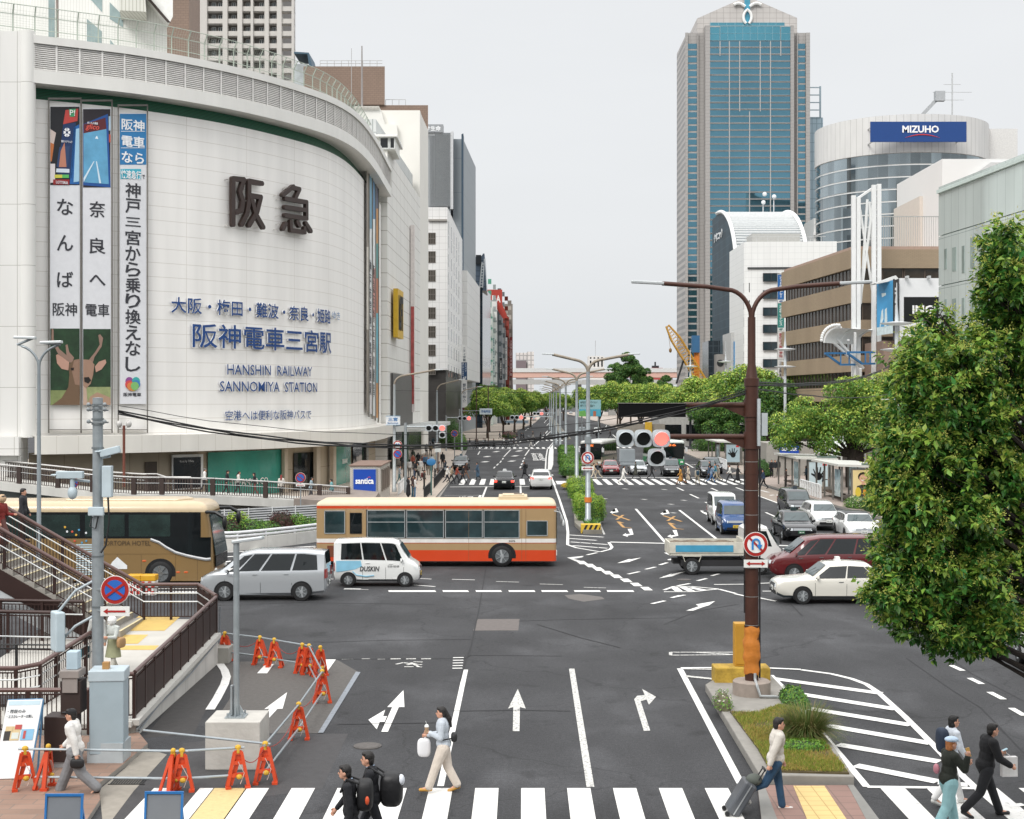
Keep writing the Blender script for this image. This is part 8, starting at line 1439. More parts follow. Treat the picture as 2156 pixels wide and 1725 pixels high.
# ---------------------------------------------------------------- plants
def leafmat(h,var=.35,tr=.25,rough=.5,hue=.03):
 m=bpy.data.materials.new('mat_leaf_'+h.lstrip('#'));m.use_nodes=True;t=m.node_tree;b=t.nodes['Principled BSDF'];b.inputs['Roughness'].default_value=rough;b.inputs['Specular IOR Level'].default_value=.35
 g=t.nodes.new('ShaderNodeNewGeometry');hs=t.nodes.new('ShaderNodeHueSaturation');hs.inputs['Color'].default_value=hexc(h)+(1,)
 for out_,a,c,inp in(('Random Per Island',1-var,1+var,'Value'),):
  r=t.nodes.new('ShaderNodeMapRange');r.inputs[3].default_value=a;r.inputs[4].default_value=c;t.links.new(g.outputs[out_],r.inputs[0]);t.links.new(r.outputs[0],hs.inputs[inp])
 n=t.nodes.new('ShaderNodeMath');n.operation='MULTIPLY';n.inputs[1].default_value=37.7;t.links.new(g.outputs['Random Per Island'],n.inputs[0]);f=t.nodes.new('ShaderNodeMath');f.operation='FRACT';t.links.new(n.outputs[0],f.inputs[0])
 r2=t.nodes.new('ShaderNodeMapRange');r2.inputs[3].default_value=.5-hue;r2.inputs[4].default_value=.5+hue;t.links.new(f.outputs[0],r2.inputs[0]);t.links.new(r2.outputs[0],hs.inputs['Hue'])
 t.links.new(hs.outputs[0],b.inputs['Base Color'])
 tl=t.nodes.new('ShaderNodeBsdfTranslucent');t.links.new(hs.outputs[0],tl.inputs[0]);mx=t.nodes.new('ShaderNodeMixShader');mx.inputs[0].default_value=tr;t.links.new(b.outputs[0],mx.inputs[1]);t.links.new(tl.outputs[0],mx.inputs[2]);t.links.new(mx.outputs[0],t.nodes['Material Output'].inputs[0]);return m
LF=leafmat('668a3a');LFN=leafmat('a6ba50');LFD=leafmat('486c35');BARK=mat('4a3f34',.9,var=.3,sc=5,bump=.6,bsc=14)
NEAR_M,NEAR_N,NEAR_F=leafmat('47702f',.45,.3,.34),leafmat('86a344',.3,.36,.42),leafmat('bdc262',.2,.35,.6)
HED=leafmat('688f31',.3);HEDN=leafmat('9ab341',.25);BRB=leafmat('4a2a26',.3);GRS=leafmat('6d7d34',.35,.3,.7,.04);GRB=leafmat('8a7f4a',.3,.3,.7,.04)
rng=np.random.default_rng(11)
def rdir(n):v=rng.normal(size=(n,3));return v/np.linalg.norm(v,axis=1)[:,None]
def leaf_mesh(name,P,D,U,L,Wd,mi,mats,parent=None,fold=.25):
 
 n=len(P);D=D/np.linalg.norm(D,axis=1)[:,None];S_=np.cross(D,U);S_/=np.linalg.norm(S_,axis=1)[:,None]+1e-9;Nn=np.cross(S_,D);L=L[:,None];Wd=Wd[:,None]
 V=np.empty((n,4,3));V[:,0]=P;V[:,1]=P+D*L*.42+S_*Wd*.5+Nn*Wd*fold;V[:,2]=P+D*L;V[:,3]=P+D*L*.42-S_*Wd*.5+Nn*Wd*fold
 me=bpy.data.meshes.new(name);V=V.reshape(-1,3);loc=None
 me.vertices.add(4*n);me.vertices.foreach_set('co',V.ravel());idx=np.arange(4*n).reshape(n,4)
 F=np.empty((2*n,3),int);F[0::2]=idx[:,[0,1,2]];F[1::2]=idx[:,[0,2,3]]
 me.loops.add(6*n);me.loops.foreach_set('vertex_index',F.ravel().astype(np.int32));me.polygons.add(2*n);me.polygons.foreach_set('loop_start',np.arange(0,6*n,3,dtype=np.int32));me.polygons.foreach_set('loop_total',np.full(2*n,3,np.int32))
 for m in mats:me.materials.append(m)
 me.polygons.foreach_set('material_index',np.repeat(mi,2).astype(np.int32));me.update(calc_edges=True)
 o=bpy.data.objects.new(name,me);COL.objects.link(o)
 if parent is not None:o.parent=parent
 return o
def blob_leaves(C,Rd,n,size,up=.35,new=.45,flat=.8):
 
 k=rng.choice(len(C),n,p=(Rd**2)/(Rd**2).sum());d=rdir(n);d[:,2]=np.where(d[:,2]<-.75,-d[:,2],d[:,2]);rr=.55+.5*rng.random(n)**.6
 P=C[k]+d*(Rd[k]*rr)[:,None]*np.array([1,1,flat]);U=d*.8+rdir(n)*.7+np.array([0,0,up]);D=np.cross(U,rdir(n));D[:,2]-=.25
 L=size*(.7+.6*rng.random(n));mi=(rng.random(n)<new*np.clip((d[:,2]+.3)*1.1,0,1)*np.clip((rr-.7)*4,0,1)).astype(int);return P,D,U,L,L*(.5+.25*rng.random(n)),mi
def tree_proto(seed,rx,rz,nb,nl,size,mats,trunk_h,zc,label,new=.5,cat='tree',name='street_tree',tall=False):
 global rng;rng=np.random.default_rng(seed);t=_t(name,label,cat)
 C=[];Rd=[]
 for i in range(nb):
  d=rdir(1)[0];d[2]=abs(d[2])*1.25-.5;q=(.45+.5*rng.random());C.append((d[0]*rx*q,d[1]*rx*q,zc+d[2]*rz*q));Rd.append((.26+.2*rng.random())*rx*(.75 if tall else 1))
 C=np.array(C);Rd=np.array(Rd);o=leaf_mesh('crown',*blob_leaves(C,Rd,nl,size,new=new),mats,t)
 mb=MB().tube([(0,0,0),(.05,.02,trunk_h*.5),(0,.08,trunk_h)],[.28*rx/4,.22*rx/4,.18*rx/4],9)
 for i in range(9):
  c=C[i%len(C)];a=_V((0,.05,trunk_h*(.75+.25*(i%3)/2)));mb.tube([a,a.lerp(_V(c),.5)+_V((0,0,.3)),_V(c)],[.12*rx/4,.07*rx/4,.02],6)
 mb.bd('trunk',BARK,t,smooth=50,W=0);return t
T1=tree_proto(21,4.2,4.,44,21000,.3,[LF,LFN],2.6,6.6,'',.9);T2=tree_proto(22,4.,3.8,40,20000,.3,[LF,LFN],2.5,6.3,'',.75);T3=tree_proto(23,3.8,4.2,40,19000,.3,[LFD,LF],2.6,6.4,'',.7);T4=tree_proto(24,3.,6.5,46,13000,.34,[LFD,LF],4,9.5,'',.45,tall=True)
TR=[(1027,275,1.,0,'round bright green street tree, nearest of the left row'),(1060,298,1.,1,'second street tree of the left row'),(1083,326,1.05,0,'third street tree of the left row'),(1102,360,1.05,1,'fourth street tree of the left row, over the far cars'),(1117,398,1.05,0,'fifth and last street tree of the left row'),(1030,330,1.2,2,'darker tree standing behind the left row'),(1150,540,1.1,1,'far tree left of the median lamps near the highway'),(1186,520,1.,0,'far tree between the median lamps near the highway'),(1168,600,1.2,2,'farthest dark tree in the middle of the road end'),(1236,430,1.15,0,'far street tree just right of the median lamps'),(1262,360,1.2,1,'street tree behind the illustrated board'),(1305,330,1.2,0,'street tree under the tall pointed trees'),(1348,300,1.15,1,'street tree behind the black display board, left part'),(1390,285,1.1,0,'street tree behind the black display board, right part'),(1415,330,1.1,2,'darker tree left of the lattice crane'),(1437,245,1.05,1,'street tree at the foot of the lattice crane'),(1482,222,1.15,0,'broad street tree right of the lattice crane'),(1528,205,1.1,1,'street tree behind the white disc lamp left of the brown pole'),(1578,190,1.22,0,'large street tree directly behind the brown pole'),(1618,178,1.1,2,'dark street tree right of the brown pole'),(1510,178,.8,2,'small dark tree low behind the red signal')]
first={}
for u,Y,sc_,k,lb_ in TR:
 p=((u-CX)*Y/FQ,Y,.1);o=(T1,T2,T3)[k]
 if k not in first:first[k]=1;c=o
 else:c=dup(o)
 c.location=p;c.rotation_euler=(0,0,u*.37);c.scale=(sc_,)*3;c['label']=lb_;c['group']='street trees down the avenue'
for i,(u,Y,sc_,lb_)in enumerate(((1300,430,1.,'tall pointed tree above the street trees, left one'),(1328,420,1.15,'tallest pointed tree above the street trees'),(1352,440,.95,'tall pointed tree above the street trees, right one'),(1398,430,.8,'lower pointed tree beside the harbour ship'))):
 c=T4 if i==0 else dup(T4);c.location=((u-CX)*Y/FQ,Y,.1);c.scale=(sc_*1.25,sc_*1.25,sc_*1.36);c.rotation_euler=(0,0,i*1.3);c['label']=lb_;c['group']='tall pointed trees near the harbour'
# broad tree behind the bus shelters
rng=np.random.default_rng(5);bt_=_t('camphor_tree','broad bright green tree spreading over the bus shelters','tree',(28.2,119,.15))
lob=[(-4.6,5.2,2.3),(-3.2,6.6,2.2),(-2.6,4.6,2.),(-.8,7.6,2.2),(-.5,5.6,2.4),(1.4,8.3,2.2),(1.8,6.2,2.5),(3.6,8.,2.4),(4.2,5.8,2.3),(6,7,2.4),(7,5,2.2),(.5,4.6,1.8),(-5.6,4.2,1.5),(-3.8,3.9,1.5),(-2,3.6,1.5),(1.5,4.4,1.7),(3.2,4.2,1.7),(-3.4,5.4,2),(0,6.6,2.4)];C=[];Rd=[]
for x,z,r in lob:
 for j in range(5):d=rdir(1)[0]*r*.62;C.append((x+d[0],d[1]*1.5,z+d[2]*.7));Rd.append(r*(.38+.2*rng.random()))
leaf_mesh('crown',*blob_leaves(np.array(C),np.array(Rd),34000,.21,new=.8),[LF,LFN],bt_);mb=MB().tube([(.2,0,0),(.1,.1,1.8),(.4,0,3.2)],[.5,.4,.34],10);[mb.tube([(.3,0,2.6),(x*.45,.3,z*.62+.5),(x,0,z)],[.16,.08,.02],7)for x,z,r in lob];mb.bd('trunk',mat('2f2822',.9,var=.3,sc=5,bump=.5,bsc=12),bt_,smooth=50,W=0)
# foreground tree at the right
rng=np.random.default_rng(9);NT=_t('camphor_tree','large dark leafy tree filling the right foreground, with yellow green flower sprays','tree',(9.7,21,0));k=1/149.7
LB=[(2118,515,46,50,0),(2100,600,42,60,0),(2140,620,45,90,.3),(1955,690,30,46,-.3),(1935,745,44,36,-.3),(2020,760,75,60,0),(2100,740,75,85,.3),(1945,830,62,62,-.4),(2030,870,90,90,0),(2120,860,75,110,.6),(1905,925,50,45,-.4),(1960,975,85,75,-.3),(2060,1000,100,100,.2),(2140,1000,70,110,.6),(1890,1060,55,60,-.4),(1975,1100,90,80,-.2),(2085,1120,100,90,.4),(1868,1165,48,46,-.5),(1930,1200,90,75,-.3),(2030,1230,105,80,0),(2130,1220,75,90,.5),(1842,1235,36,32,-.5),(1905,1285,62,45,-.3),(1990,1320,80,44,-.1),(2085,1310,90,55,.2),(2040,1358,50,20,0),(2200,760,90,160,.6),(2260,1000,110,180,.9),(2250,1220,110,140,.9),(2330,850,100,180,1.2),(2220,560,80,90,.5),(1882,985,52,52,-.4),(1870,930,34,32,-.4),(1862,1040,38,50,-.4),(1895,800,34,46,-.4),(1888,870,40,46,-.4),(1930,1130,70,70,-.3),(1960,930,80,70,.4),(2050,930,90,90,.8),(2000,1150,100,90,.7),(1980,800,70,70,.5)]
PO,DO,UO,LO,WO_,MO=[],[],[],[],[],[];tw=MB();base=np.array((9.7,21,0));tips=[]
for u,v,ru,rv,dy in LB:
 if u<2010:ru*=1.14;rv*=1.1
 c=np.array(((u-CX)*k,20+dy*1.2,CH-(v-HZ)*k));ra=np.array((ru*k,.55+.5*(ru+rv)*k*.6,rv*k));ns=int(900*(ra[0]*ra[2])**.75*(1 if u<2180 else .7))+10
 d=rdir(ns);rr=rng.random(ns)**.42*(1+.16*np.maximum(0,rng.normal(size=ns)));Q=c+d*rr[:,None]*ra;tips.append((c,ra));ok=np.sin(Q[:,0]*7.1+Q[:,2]*2.3)+np.sin(Q[:,2]*6.3-Q[:,1]*2.9+1)+np.sin(Q[:,1]*5.1+Q[:,0]*3.3)>-.6;Q,d,rr=Q[ok],d[ok],rr[ok]
 for q,dd,r_ in zip(Q,d,rr):
  ax=dd*.7+np.array((0,0,.45))+rng.normal(size=3)*.35;ax/=np.linalg.norm(ax);m=rng.integers(7,13);a=rng.random(m)*6.283;e1=np.cross(ax,(.3,.9,.2));e1/=np.linalg.norm(e1);e2=np.cross(ax,e1);s_=rng.random(m)*.16
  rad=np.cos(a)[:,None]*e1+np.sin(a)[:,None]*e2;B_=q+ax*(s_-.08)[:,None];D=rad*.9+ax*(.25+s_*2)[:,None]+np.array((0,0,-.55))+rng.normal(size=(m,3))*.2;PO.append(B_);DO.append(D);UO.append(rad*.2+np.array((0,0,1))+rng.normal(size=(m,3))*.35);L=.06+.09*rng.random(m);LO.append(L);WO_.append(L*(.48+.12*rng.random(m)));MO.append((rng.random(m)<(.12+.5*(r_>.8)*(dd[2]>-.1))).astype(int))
  if(r_>.62 and dd[2]>-.35 and rng.random()<.62):
   f=16;fd=ax+rng.normal(size=(f,3))*.55;PO.append(q+ax*.05+fd*(.02+.07*rng.random(f))[:,None]);DO.append(fd);UO.append(rdir(f));LO.append(np.full(f,.026)*(.6+rng.random(f)));WO_.append(np.full(f,.018));MO.append(np.full(f,2))
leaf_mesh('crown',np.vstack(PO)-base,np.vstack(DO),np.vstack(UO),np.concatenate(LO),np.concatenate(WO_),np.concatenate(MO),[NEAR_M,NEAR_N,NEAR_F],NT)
mb=MB().tube([(0,0,0),(-.1,0,1.6),(.05,-.1,3.4),(.1,0,6)],[.42,.34,.28,.16],12)
for c,ra in tips:
 q=_V(c-base);a=_V((.03,-.05,min(5.6,max(2.4,q.z*.6))));md=a.lerp(q,.55)+_V((0,0,-.12));mb.tube([a,md,q],[.1,.045,.012],6)
 for j in range(7):d=rdir(1)[0]*ra*.85;mb.tube([md.lerp(q,.6),q+_V(d)*.5+_V((0,0,.04)),q+_V(d)],[.018,.01,.004],4)
mb.bd('trunk',mat('2c2520',.9,var=.3,sc=6,bump=.5,bsc=16),NT,smooth=50,W=0)
# hedges and shrubs
def shrub(name,label,x,y,z,rx,ry,h,n,size,mats,boxy=True,group=None,new=.6,core='2f4420',cat='shrub'):
 t=_t(name,label,cat,(x,y,z),0,group);d=rdir(n);d[:,2]=np.abs(d[:,2]);pw=.55 if boxy else .9;s_=np.sign(d)*np.abs(d)**pw;rr=.82+.22*rng.random(n)+.08*np.sin(d[:,0]*7+x)*np.sin(d[:,1]*6+y);P=s_*rr[:,None]*np.array((rx,ry,h));P[:,2]=P[:,2]*.95+.03
 U=d+rdir(n)*.6;D=np.cross(U,rdir(n));L=size*(.7+.6*rng.random(n));leaf_mesh('foliage',P,D,U,L,L*.55,(rng.random(n)<new*np.clip(d[:,2]*1.3,.1,1)).astype(int),mats,t)
 V=MB().ell((0,0,0),(1,1,1),18,10);V.v=[(math.copysign(abs(a)**pw,a)*rx*.86,math.copysign(abs(b)**pw,b)*ry*.86,max(0,math.copysign(abs(c)**pw,c)*h*.86))for a,b,c in V.v];V.bd('stems',mat(core,.95,var=.4,sc=5),t,W=0);return t  # solid dark green filler added inside the leaves to block see-through
HG='clipped hedges on the median'
for x,y,rx,ry,h,lb_ in((4.75,85.8,.92,1.,1.55,'clipped yellow green hedge on the median, nearest the camera'),(4.7,90.6,.85,.95,1.25,'second clipped hedge on the median behind the nearest'),(4.95,97.5,.8,1.3,.95,'third clipped hedge on the median'),(5.1,105,.95,1.3,1.2,'fourth clipped hedge on the median'),(5.3,112,1.05,1.8,1.3,'fifth clipped hedge on the median before the crossing'),(5.7,138,1.1,2.4,1.2,'dark clipped hedge on the median beyond the crossing'),(6.,147,1.1,2.6,1.4,'second hedge on the median beyond the crossing'),(6.3,158,1.2,2.6,1.3,'third hedge on the median beyond the crossing'),(6.8,172,1.2,4,1.2,'long hedge on the median far beyond the crossing'),(7.4,192,1.2,5,1.2,'last hedge on the median before the second crossing')):
 shrub('hedge',lb_,x,y,.2,rx,ry,h,3200,.09 if y<120 else .14,[HED,HEDN]if y<120 else[LFD,HED],True,HG,core='3a5220')
gv=_t('ground_plants','','');bpy.data.objects.remove(gv)
n=2600;xs=rng.random(n);P=np.stack([4.05+.35*xs+.012*(79.5+45*rng.random(n)-79)*1.,np.zeros(n),np.full(n,.2)],1);P[:,1]=79.8+45*rng.random(n);P[:,0]=4.+.017*(P[:,1]-79)+(.25+.9*xs)*np.clip((P[:,1]-78)/6,.3,1);o=leaf_mesh('ground_cover',P,np.stack([rng.normal(size=n)*.6,rng.normal(size=n)*.6,np.ones(n)],1),rdir(n),.12+.3*rng.random(n),.05+.05*rng.random(n),(rng.random(n)<.3).astype(int),[LFD,HED]);o['kind']='stuff'
fl=shrub('flower_patch','low strip of yellow flowers on the median by the crossing',4.7,119,.2,.6,1.2,.3,900,.08,[leafmat('c2a32c',.2),leafmat('c9b03f',.2)],False,None,core='5a6a2a',cat='flowers')
SB=[(477,1098,74.8,.9,.9,'dark leafed shrub behind the guard barrier, leftmost',[LFD,BRB]),(500,1090,76,.8,1.2,'yellow green shrub behind the guard barrier',[HED,HEDN]),(528,1100,75.5,1.,.8,'low round green shrub behind the guard barrier',[LFD,HED]),(556,1104,75.6,1.,.7,'low spreading green shrub in the planter by the louvre wall',[LFD,LF]),(592,1090,76.4,.9,1.2,'dark purple shrub before the louvre wall',[BRB,BRB]),(625,1096,76.8,.7,1.,'green shrub next to the purple shrub',[LF,HED]),(648,1100,77,.7,.8,'small green shrub beside the rear of the orange bus',[LFD,HED]),(690,1100,78,.7,.8,'green shrub mostly hidden by the orange bus',[LF,HEDN])]
for u,v,Y,r,h,lb_,ms in SB:shrub('shrub',lb_,(u-CX)*Y/FQ,Y,.3,r,.8,h,1300,.11,ms,False,'shrubs behind the guard barrier',core='2a2f1c')
shrub('shrub','big leafy bush beside the smiling advert shelter',24.4,93.5,.15,1.3,2.2,1.5,4200,.12,[LFD,LF],False);shrub('shrub','low flowering bush by the guide sign post',23.3,96.5,.15,.7,1.4,.8,1600,.09,[LF,leafmat('c9c9b0',.15)],False,new=.3);shrub('shrub','leafy bush at the edge of the foreground tree behind the white estate car',26.5,86,.1,2.2,2,1.9,4000,.14,[LFD,LFD],False)
shrub('shrub','dark shrub beside the right hand santica sign',24.3,138.5,.15,1.1,1.4,1.6,2400,.14,[LFD,LFD],False);shrub('shrub','green shrub at the left pavement corner before the second crossing',-7.8,213,.15,1.1,4,2.4,2600,.2,[LFD,LF],False);shrub('shrub','taller shrub behind the left pavement corner',-9.4,219,.15,1.8,3,4.6,3000,.24,[LFD,LFD],False);shrub('shrub','pink flowering shrub at the far left kerb beyond the second crossing',-.6,282,.15,1.4,6,1.1,1800,.2,[LFD,leafmat('8a4a62',.2)],False)
shrub('shrub','long dark hedge in front of the low pale terminal',32,205,.15,6,2,2.2,5000,.22,[LFD,LF],True,cat='hedge')
# traffic island plants
ic=_t('grass_clump','big tussock of long green and straw coloured grass on the traffic island','plant',(6.28,30.35,.22));n=2600;a=rng.random(n)*6.283;r0=rng.random(n)**.5*.3;el_=.55+.8*rng.random(n)**.8;L=.55+.6*rng.random(n);pts=[];F=[];mi=[]
for i in range(n):
 d=np.array((math.cos(a[i]),math.sin(a[i])));b0_=d*r0[i];w=np.array((-d[1],d[0]))*.007;V0=len(pts)
 for j in range(5):
  t=j/4;s_=L[i]*t;hz=s_*math.cos(el_[i])*(1-0.*t)+.12*t*t;zz=max(.01,s_*math.sin(el_[i])*1.15-(.55+.5*(1.3-el_[i]))*t*t*L[i]*.75);p=b0_+d*hz*.8;ww=w*(1-.8*t);pts+=[(p[0]-ww[0],p[1]-ww[1],zz),(p[0]+ww[0],p[1]+ww[1],zz)]
 for j in range(4):F.append((V0+2*j,V0+2*j+1,V0+2*j+3,V0+2*j+2));mi.append(1 if rng.random()<0.+.75*(i%5<2)else 0)
b=MB();b.v=pts;b.f=F;b.mi=mi;b.bd('blades',[leafmat('5a6a34',.3,.25,.7,.03),leafmat('877c50',.3,.25,.7,.03)],ic,W=0)
def inpoly(x,y,P):
 c=False
 for i in range(len(P)):
  (x1,y1),(x2,y2)=P[i-1],P[i]
  if(y1>y)!=(y2>y)and x<(x2-x1)*(y-y1)/(y2-y1)+x1:c=not c
 return c
IP=[tuple(G(*qC(*p),.22)[:2])for p in((400,1085),(560,1300),(640,1438),(1105,1450),(1000,1312),(800,1065),(700,1045),(560,1092))];gx=[]
while len(gx)<26000:
 x=4.7+2.9*rng.random();y=27.3+6.6*rng.random()
 if inpoly(x,y,IP)and(math.sin(x*3.1+y)+math.sin(y*4.3-x*2)+rng.normal()*.9)>-1.15:gx.append((x,y))
gx=np.array(gx);n=len(gx);o=leaf_mesh('lawn',np.column_stack([gx,np.full(n,.232)]),np.column_stack([rng.normal(size=(n,2))*.55,np.ones(n)]),rdir(n),.045+.06*rng.random(n),np.full(n,.012),(rng.random(n)<.35+.35*(np.sin(gx[:,0]*2.7)*np.sin(gx[:,1]*1.9)>.2)).astype(int),[leafmat('7c8a35',.3,.3,.7,.03),leafmat('a3924f',.3,.3,.7,.03)],None,.1);o['kind']='stuff'
shrub('shrub','small ivy shrub beside the pole footing on the traffic island',6.75,34.1,.1,.32,.75,.42,1500,.07,[LFD,HED],False);shrub('weeds','wispy weeds with white flowers at the left kerb of the island',4.95,33.4,.2,.22,.55,.4,260,.06,[LF,leafmat('d9d6c6',.1)],False,new=.25,core='5d5a45',cat='plant');shrub('weeds','low green weeds growing right of the grass tussock',6.,29.35,.22,.55,.4,.16,900,.05,[HED,HED],False,cat='plant')
# ---------------------------------------------------------------- people
SKIN=mat('c09078',.55,var=.05);HAIRB=mat('17120f',.6,var=.2,sc=20)
def remesh(mb,vox,name,mats,parent=None,assign=None,smooth=4):
 me=bpy.data.meshes.new('t');me.from_pydata([tuple(p)for p in mb.v],[],mb.f);o=bpy.data.objects.new('t',me);COL.objects.link(o)
 m=o.modifiers.new('r','REMESH');m.mode='VOXEL';m.voxel_size=vox;s=o.modifiers.new('s','SMOOTH');s.factor=.5;s.iterations=smooth
 dg=bpy.context.evaluated_depsgraph_get();n=bpy.data.meshes.new_from_object(o.evaluated_get(dg));bpy.data.objects.remove(o);bpy.data.meshes.remove(me)
 n.name=name;n.materials.clear()
 for k in mats:n.materials.append(k)
 if assign is not None and len(n.polygons):
  c=np.zeros(len(n.polygons)*3);n.polygons.foreach_get('center',c);n.polygons.foreach_set('material_index',assign(c.reshape(-1,3)).astype(np.int32))
 n.polygons.foreach_set('use_smooth',[True]*len(n.polygons));ob=bpy.data.objects.new(name,n);COL.objects.link(ob)
 if parent is not None:ob.parent=parent
 return ob
class Fig:
 
 def __init__(s,H=1.68,lean=4,legs=((22,8),(-18,22)),arms=((-18,15),(18,25)),out=8,headturn=0,nod=0,female=False,wide=1.):
  k=H/1.7;s.k=k;s.P=[];s.wide=wide;ln=R(lean);J=s.J={}
  def V(*a):return np.array(a,float)
  pel=V(0,0,.93)*k;J['pel']=pel;up=V(math.sin(ln),0,math.cos(ln));J['chest']=pel+up*.36*k;J['neck']=pel+up*.54*k;J['head']=J['neck']+V(math.sin(ln+R(nod))*.11+.012,0,.115)*k;s.up=up
  for i,sd in enumerate((1,-1)):
   th,kb=legs[i];th=R(th);kb=R(kb);h=pel+V(0,sd*.092,-.03)*k;kn=h+V(math.sin(th),0,-math.cos(th))*.42*k;an=kn+V(math.sin(th-kb),0,-math.cos(th-kb))*.405*k;fa=min(0,th-kb)*.8;toe=an+V(math.cos(fa),0,math.sin(fa))*.17*k+V(0,0,-.045)*k;J['h%d'%i],J['k%d'%i],J['a%d'%i],J['t%d'%i]=h,kn,an,toe
   a=arms[i];o=R(out if len(a)<3 else a[2]);aa=R(a[0]);e=R(a[1]);sh=J['neck']+V(0,sd*(.165 if female else .185)*wide,-.055)*k-up*.02*k;el=sh+V(math.sin(aa)*math.cos(o),sd*math.sin(o),-math.cos(aa)*math.cos(o))*.275*k;inn=R(a[3])if len(a)>3 else o*.3;wr_=el+V(math.sin(aa+e)*math.cos(inn),sd*math.sin(inn),-math.cos(aa+e)*math.cos(inn))*.245*k;J['s%d'%i],J['e%d'%i],J['w%d'%i]=sh,el,wr_
  dz=min(J['a0'][2]-.075*k,J['a1'][2]-.075*k,J['t0'][2]-.02*k,J['t1'][2]-.02*k)
  for q in J:J[q]=J[q]-V(0,0,dz)
 def cap(s,key,a,b,ra,rb):s.P.append((key,'c',np.array(a,float),np.array(b,float),ra*s.k,rb*s.k));return s
 def ell(s,key,c,r):s.P.append((key,'e',np.array(c,float),np.array(r,float)*s.k));return s
 def mb(s,keys=None,grow=0):
  m=MB()
  for p in s.P:
   if keys and p[0]not in keys:continue
   if p[1]=='c':
    a,b,ra,rb=p[2:]
    if np.linalg.norm(b-a)>1e-4:m.tube([_V(a),_V(b)],[ra+grow,rb+grow],10)
    m.ell(_V(a),ra+grow,10,6);m.ell(_V(b),rb+grow,10,6)
   else:m.ell(_V(p[2]),tuple(x+grow for x in p[3]),12,8)
  return m
 def assign(s,keys,order):
  idx={k_:i for i,k_ in enumerate(order)}
  def f(C):
   best=np.full(len(C),9.);mi=np.zeros(len(C),int)
   for p in s.P:
    if p[0]not in keys:continue
    if p[1]=='c':
     a,b,ra,rb=p[2:];ab=b-a;t=np.clip(((C-a)@ab)/max(1e-9,ab@ab),0,1);d=np.linalg.norm(C-a-t[:,None]*ab,axis=1)-(ra+(rb-ra)*t)
    else:d=(np.linalg.norm((C-p[2])/p[3],axis=1)-1)*p[3].min()
    w=d<best;best[w]=d[w];mi[w]=idx[p[0]]
   return mi
  return f
 def dress(s,female=False,hair='short',skirt=0,coat=0,sleeves=True,hand=True,cap_=None,thick=1.,baggy=1.,hoodie=False):
  J=s.J;k=s.k;V=lambda*a:np.array(a,float)*k;w=s.wide;up=s.up
  s.cap('skin',J['neck']-V(0,0,.06),J['head']-V(0,0,.03),.052,.05);s.ell('skin',J['head'],(.088,.072,.112));s.ell('skin',J['head']+V(.03,0,-.055),(.06,.055,.058));s.ell('skin',J['head']+V(.092,0,-.018),(.02,.014,.022))
  for sd in(1,-1):s.ell('skin',J['head']+V(-.005,sd*.074,-.015),(.02,.012,.032))
  if hair:
   s.ell('hair',J['head']+V(-.022,0,.035),(.092,.084,.098));s.ell('hair',J['head']+V(-.055,0,-.02),(.055,.078,.085));s.ell('hair',J['head']+V(.045,0,.085),(.048,.066,.035))
   if hair=='bob':s.ell('hair',J['head']+V(-.045,0,-.06),(.06,.088,.1))
   if hair=='long':s.cap('hair',J['head']+V(-.06,0,-.02),J['chest']+V(-.125,0,.1),.07,.06);s.ell('hair',J['head']+V(-.045,0,-.06),(.06,.088,.1))
   if hair=='tail':s.cap('hair',J['head']+V(-.085,0,.02),J['head']+V(-.15,0,-.1),.045,.05);s.cap('hair',J['head']+V(-.15,0,-.1),J['chest']+V(-.17,0,.02),.055,.022)
  if cap_=='cap':s.ell('hat',J['head']+V(-.012,0,.055),(.1,.085,.075));s.ell('hat',J['head']+V(.1,0,.05),(.075,.06,.014))
  if cap_=='bucket':s.ell('hat',J['head']+V(-.005,0,.07),(.098,.088,.07));s.cap('hat',J['head']+V(0,0,.05),J['head']+V(0,0,.02),.1,.135)
  if cap_=='beret':s.ell('hat',J['head']+V(0.,0,.085),(.13,.11,.055));s.ell('hat',J['head']+V(.1,0,.06),(.05,.06,.015))
  th=thick;c=J['chest'];p=J['pel']
  s.ell('top',c+V(0,0,.02),(.118*th,.172*w,.2));s.ell('top',(c+p)/2,(.108*th,.152*w,.2));s.cap('top',J['s0'],J['s1'],.07*th,.07*th);s.cap('top',J['neck']-V(0,0,.055),J['neck']-V(0,0,.02),.075,.06);s.ell('top',p+V(-.005,0,.05),(.135*th,.178*w,.15))
  for i in(0,1):
   s.cap('top',J['s%d'%i],J['e%d'%i],.066*th,.056*th);e_,w_=J['e%d'%i],J['w%d'%i]
   if sleeves:s.cap('top',e_,e_+(w_-e_)*.93,.055*th,.043*th)
   else:s.cap('skin',e_,w_,.042,.03)
   d=(w_-e_)/np.linalg.norm(w_-e_);s.cap('skin',w_-d*.02,w_+d*.07*k,.03,.036)
   bb=baggy;s.cap('bottom',J['h%d'%i],J['k%d'%i],.088*bb,.064*bb);s.cap('bottom',J['k%d'%i],J['a%d'%i]+V(0,0,.02),.062*bb,.046*bb*(1.25 if bb>1.05 else 1));s.cap('shoe',J['a%d'%i]+V(-.03,0,-.035),J['t%d'%i],.043,.036)
  s.ell('bottom',p,(.115,.165*w,.12))
  if skirt:s.cap('bottom',p,(J['k0']+J['k1'])/2+V(0,0,-skirt),.15,.2)
  if coat:s.cap('top',p+V(0,0,.1),(J['k0']+J['k1'])/2+V(0,0,.18-coat),.15*th,.19*th)
  return s
def carried(t,mb,name,label,cat,m):
 
 M=Matrix.LocRotScale(t.location,t.rotation_euler,t.scale);mb.v=[tuple(M@_V(p))for p in mb.v];o=mb.bd(name,m,smooth=55);return tag(o,label,cat)
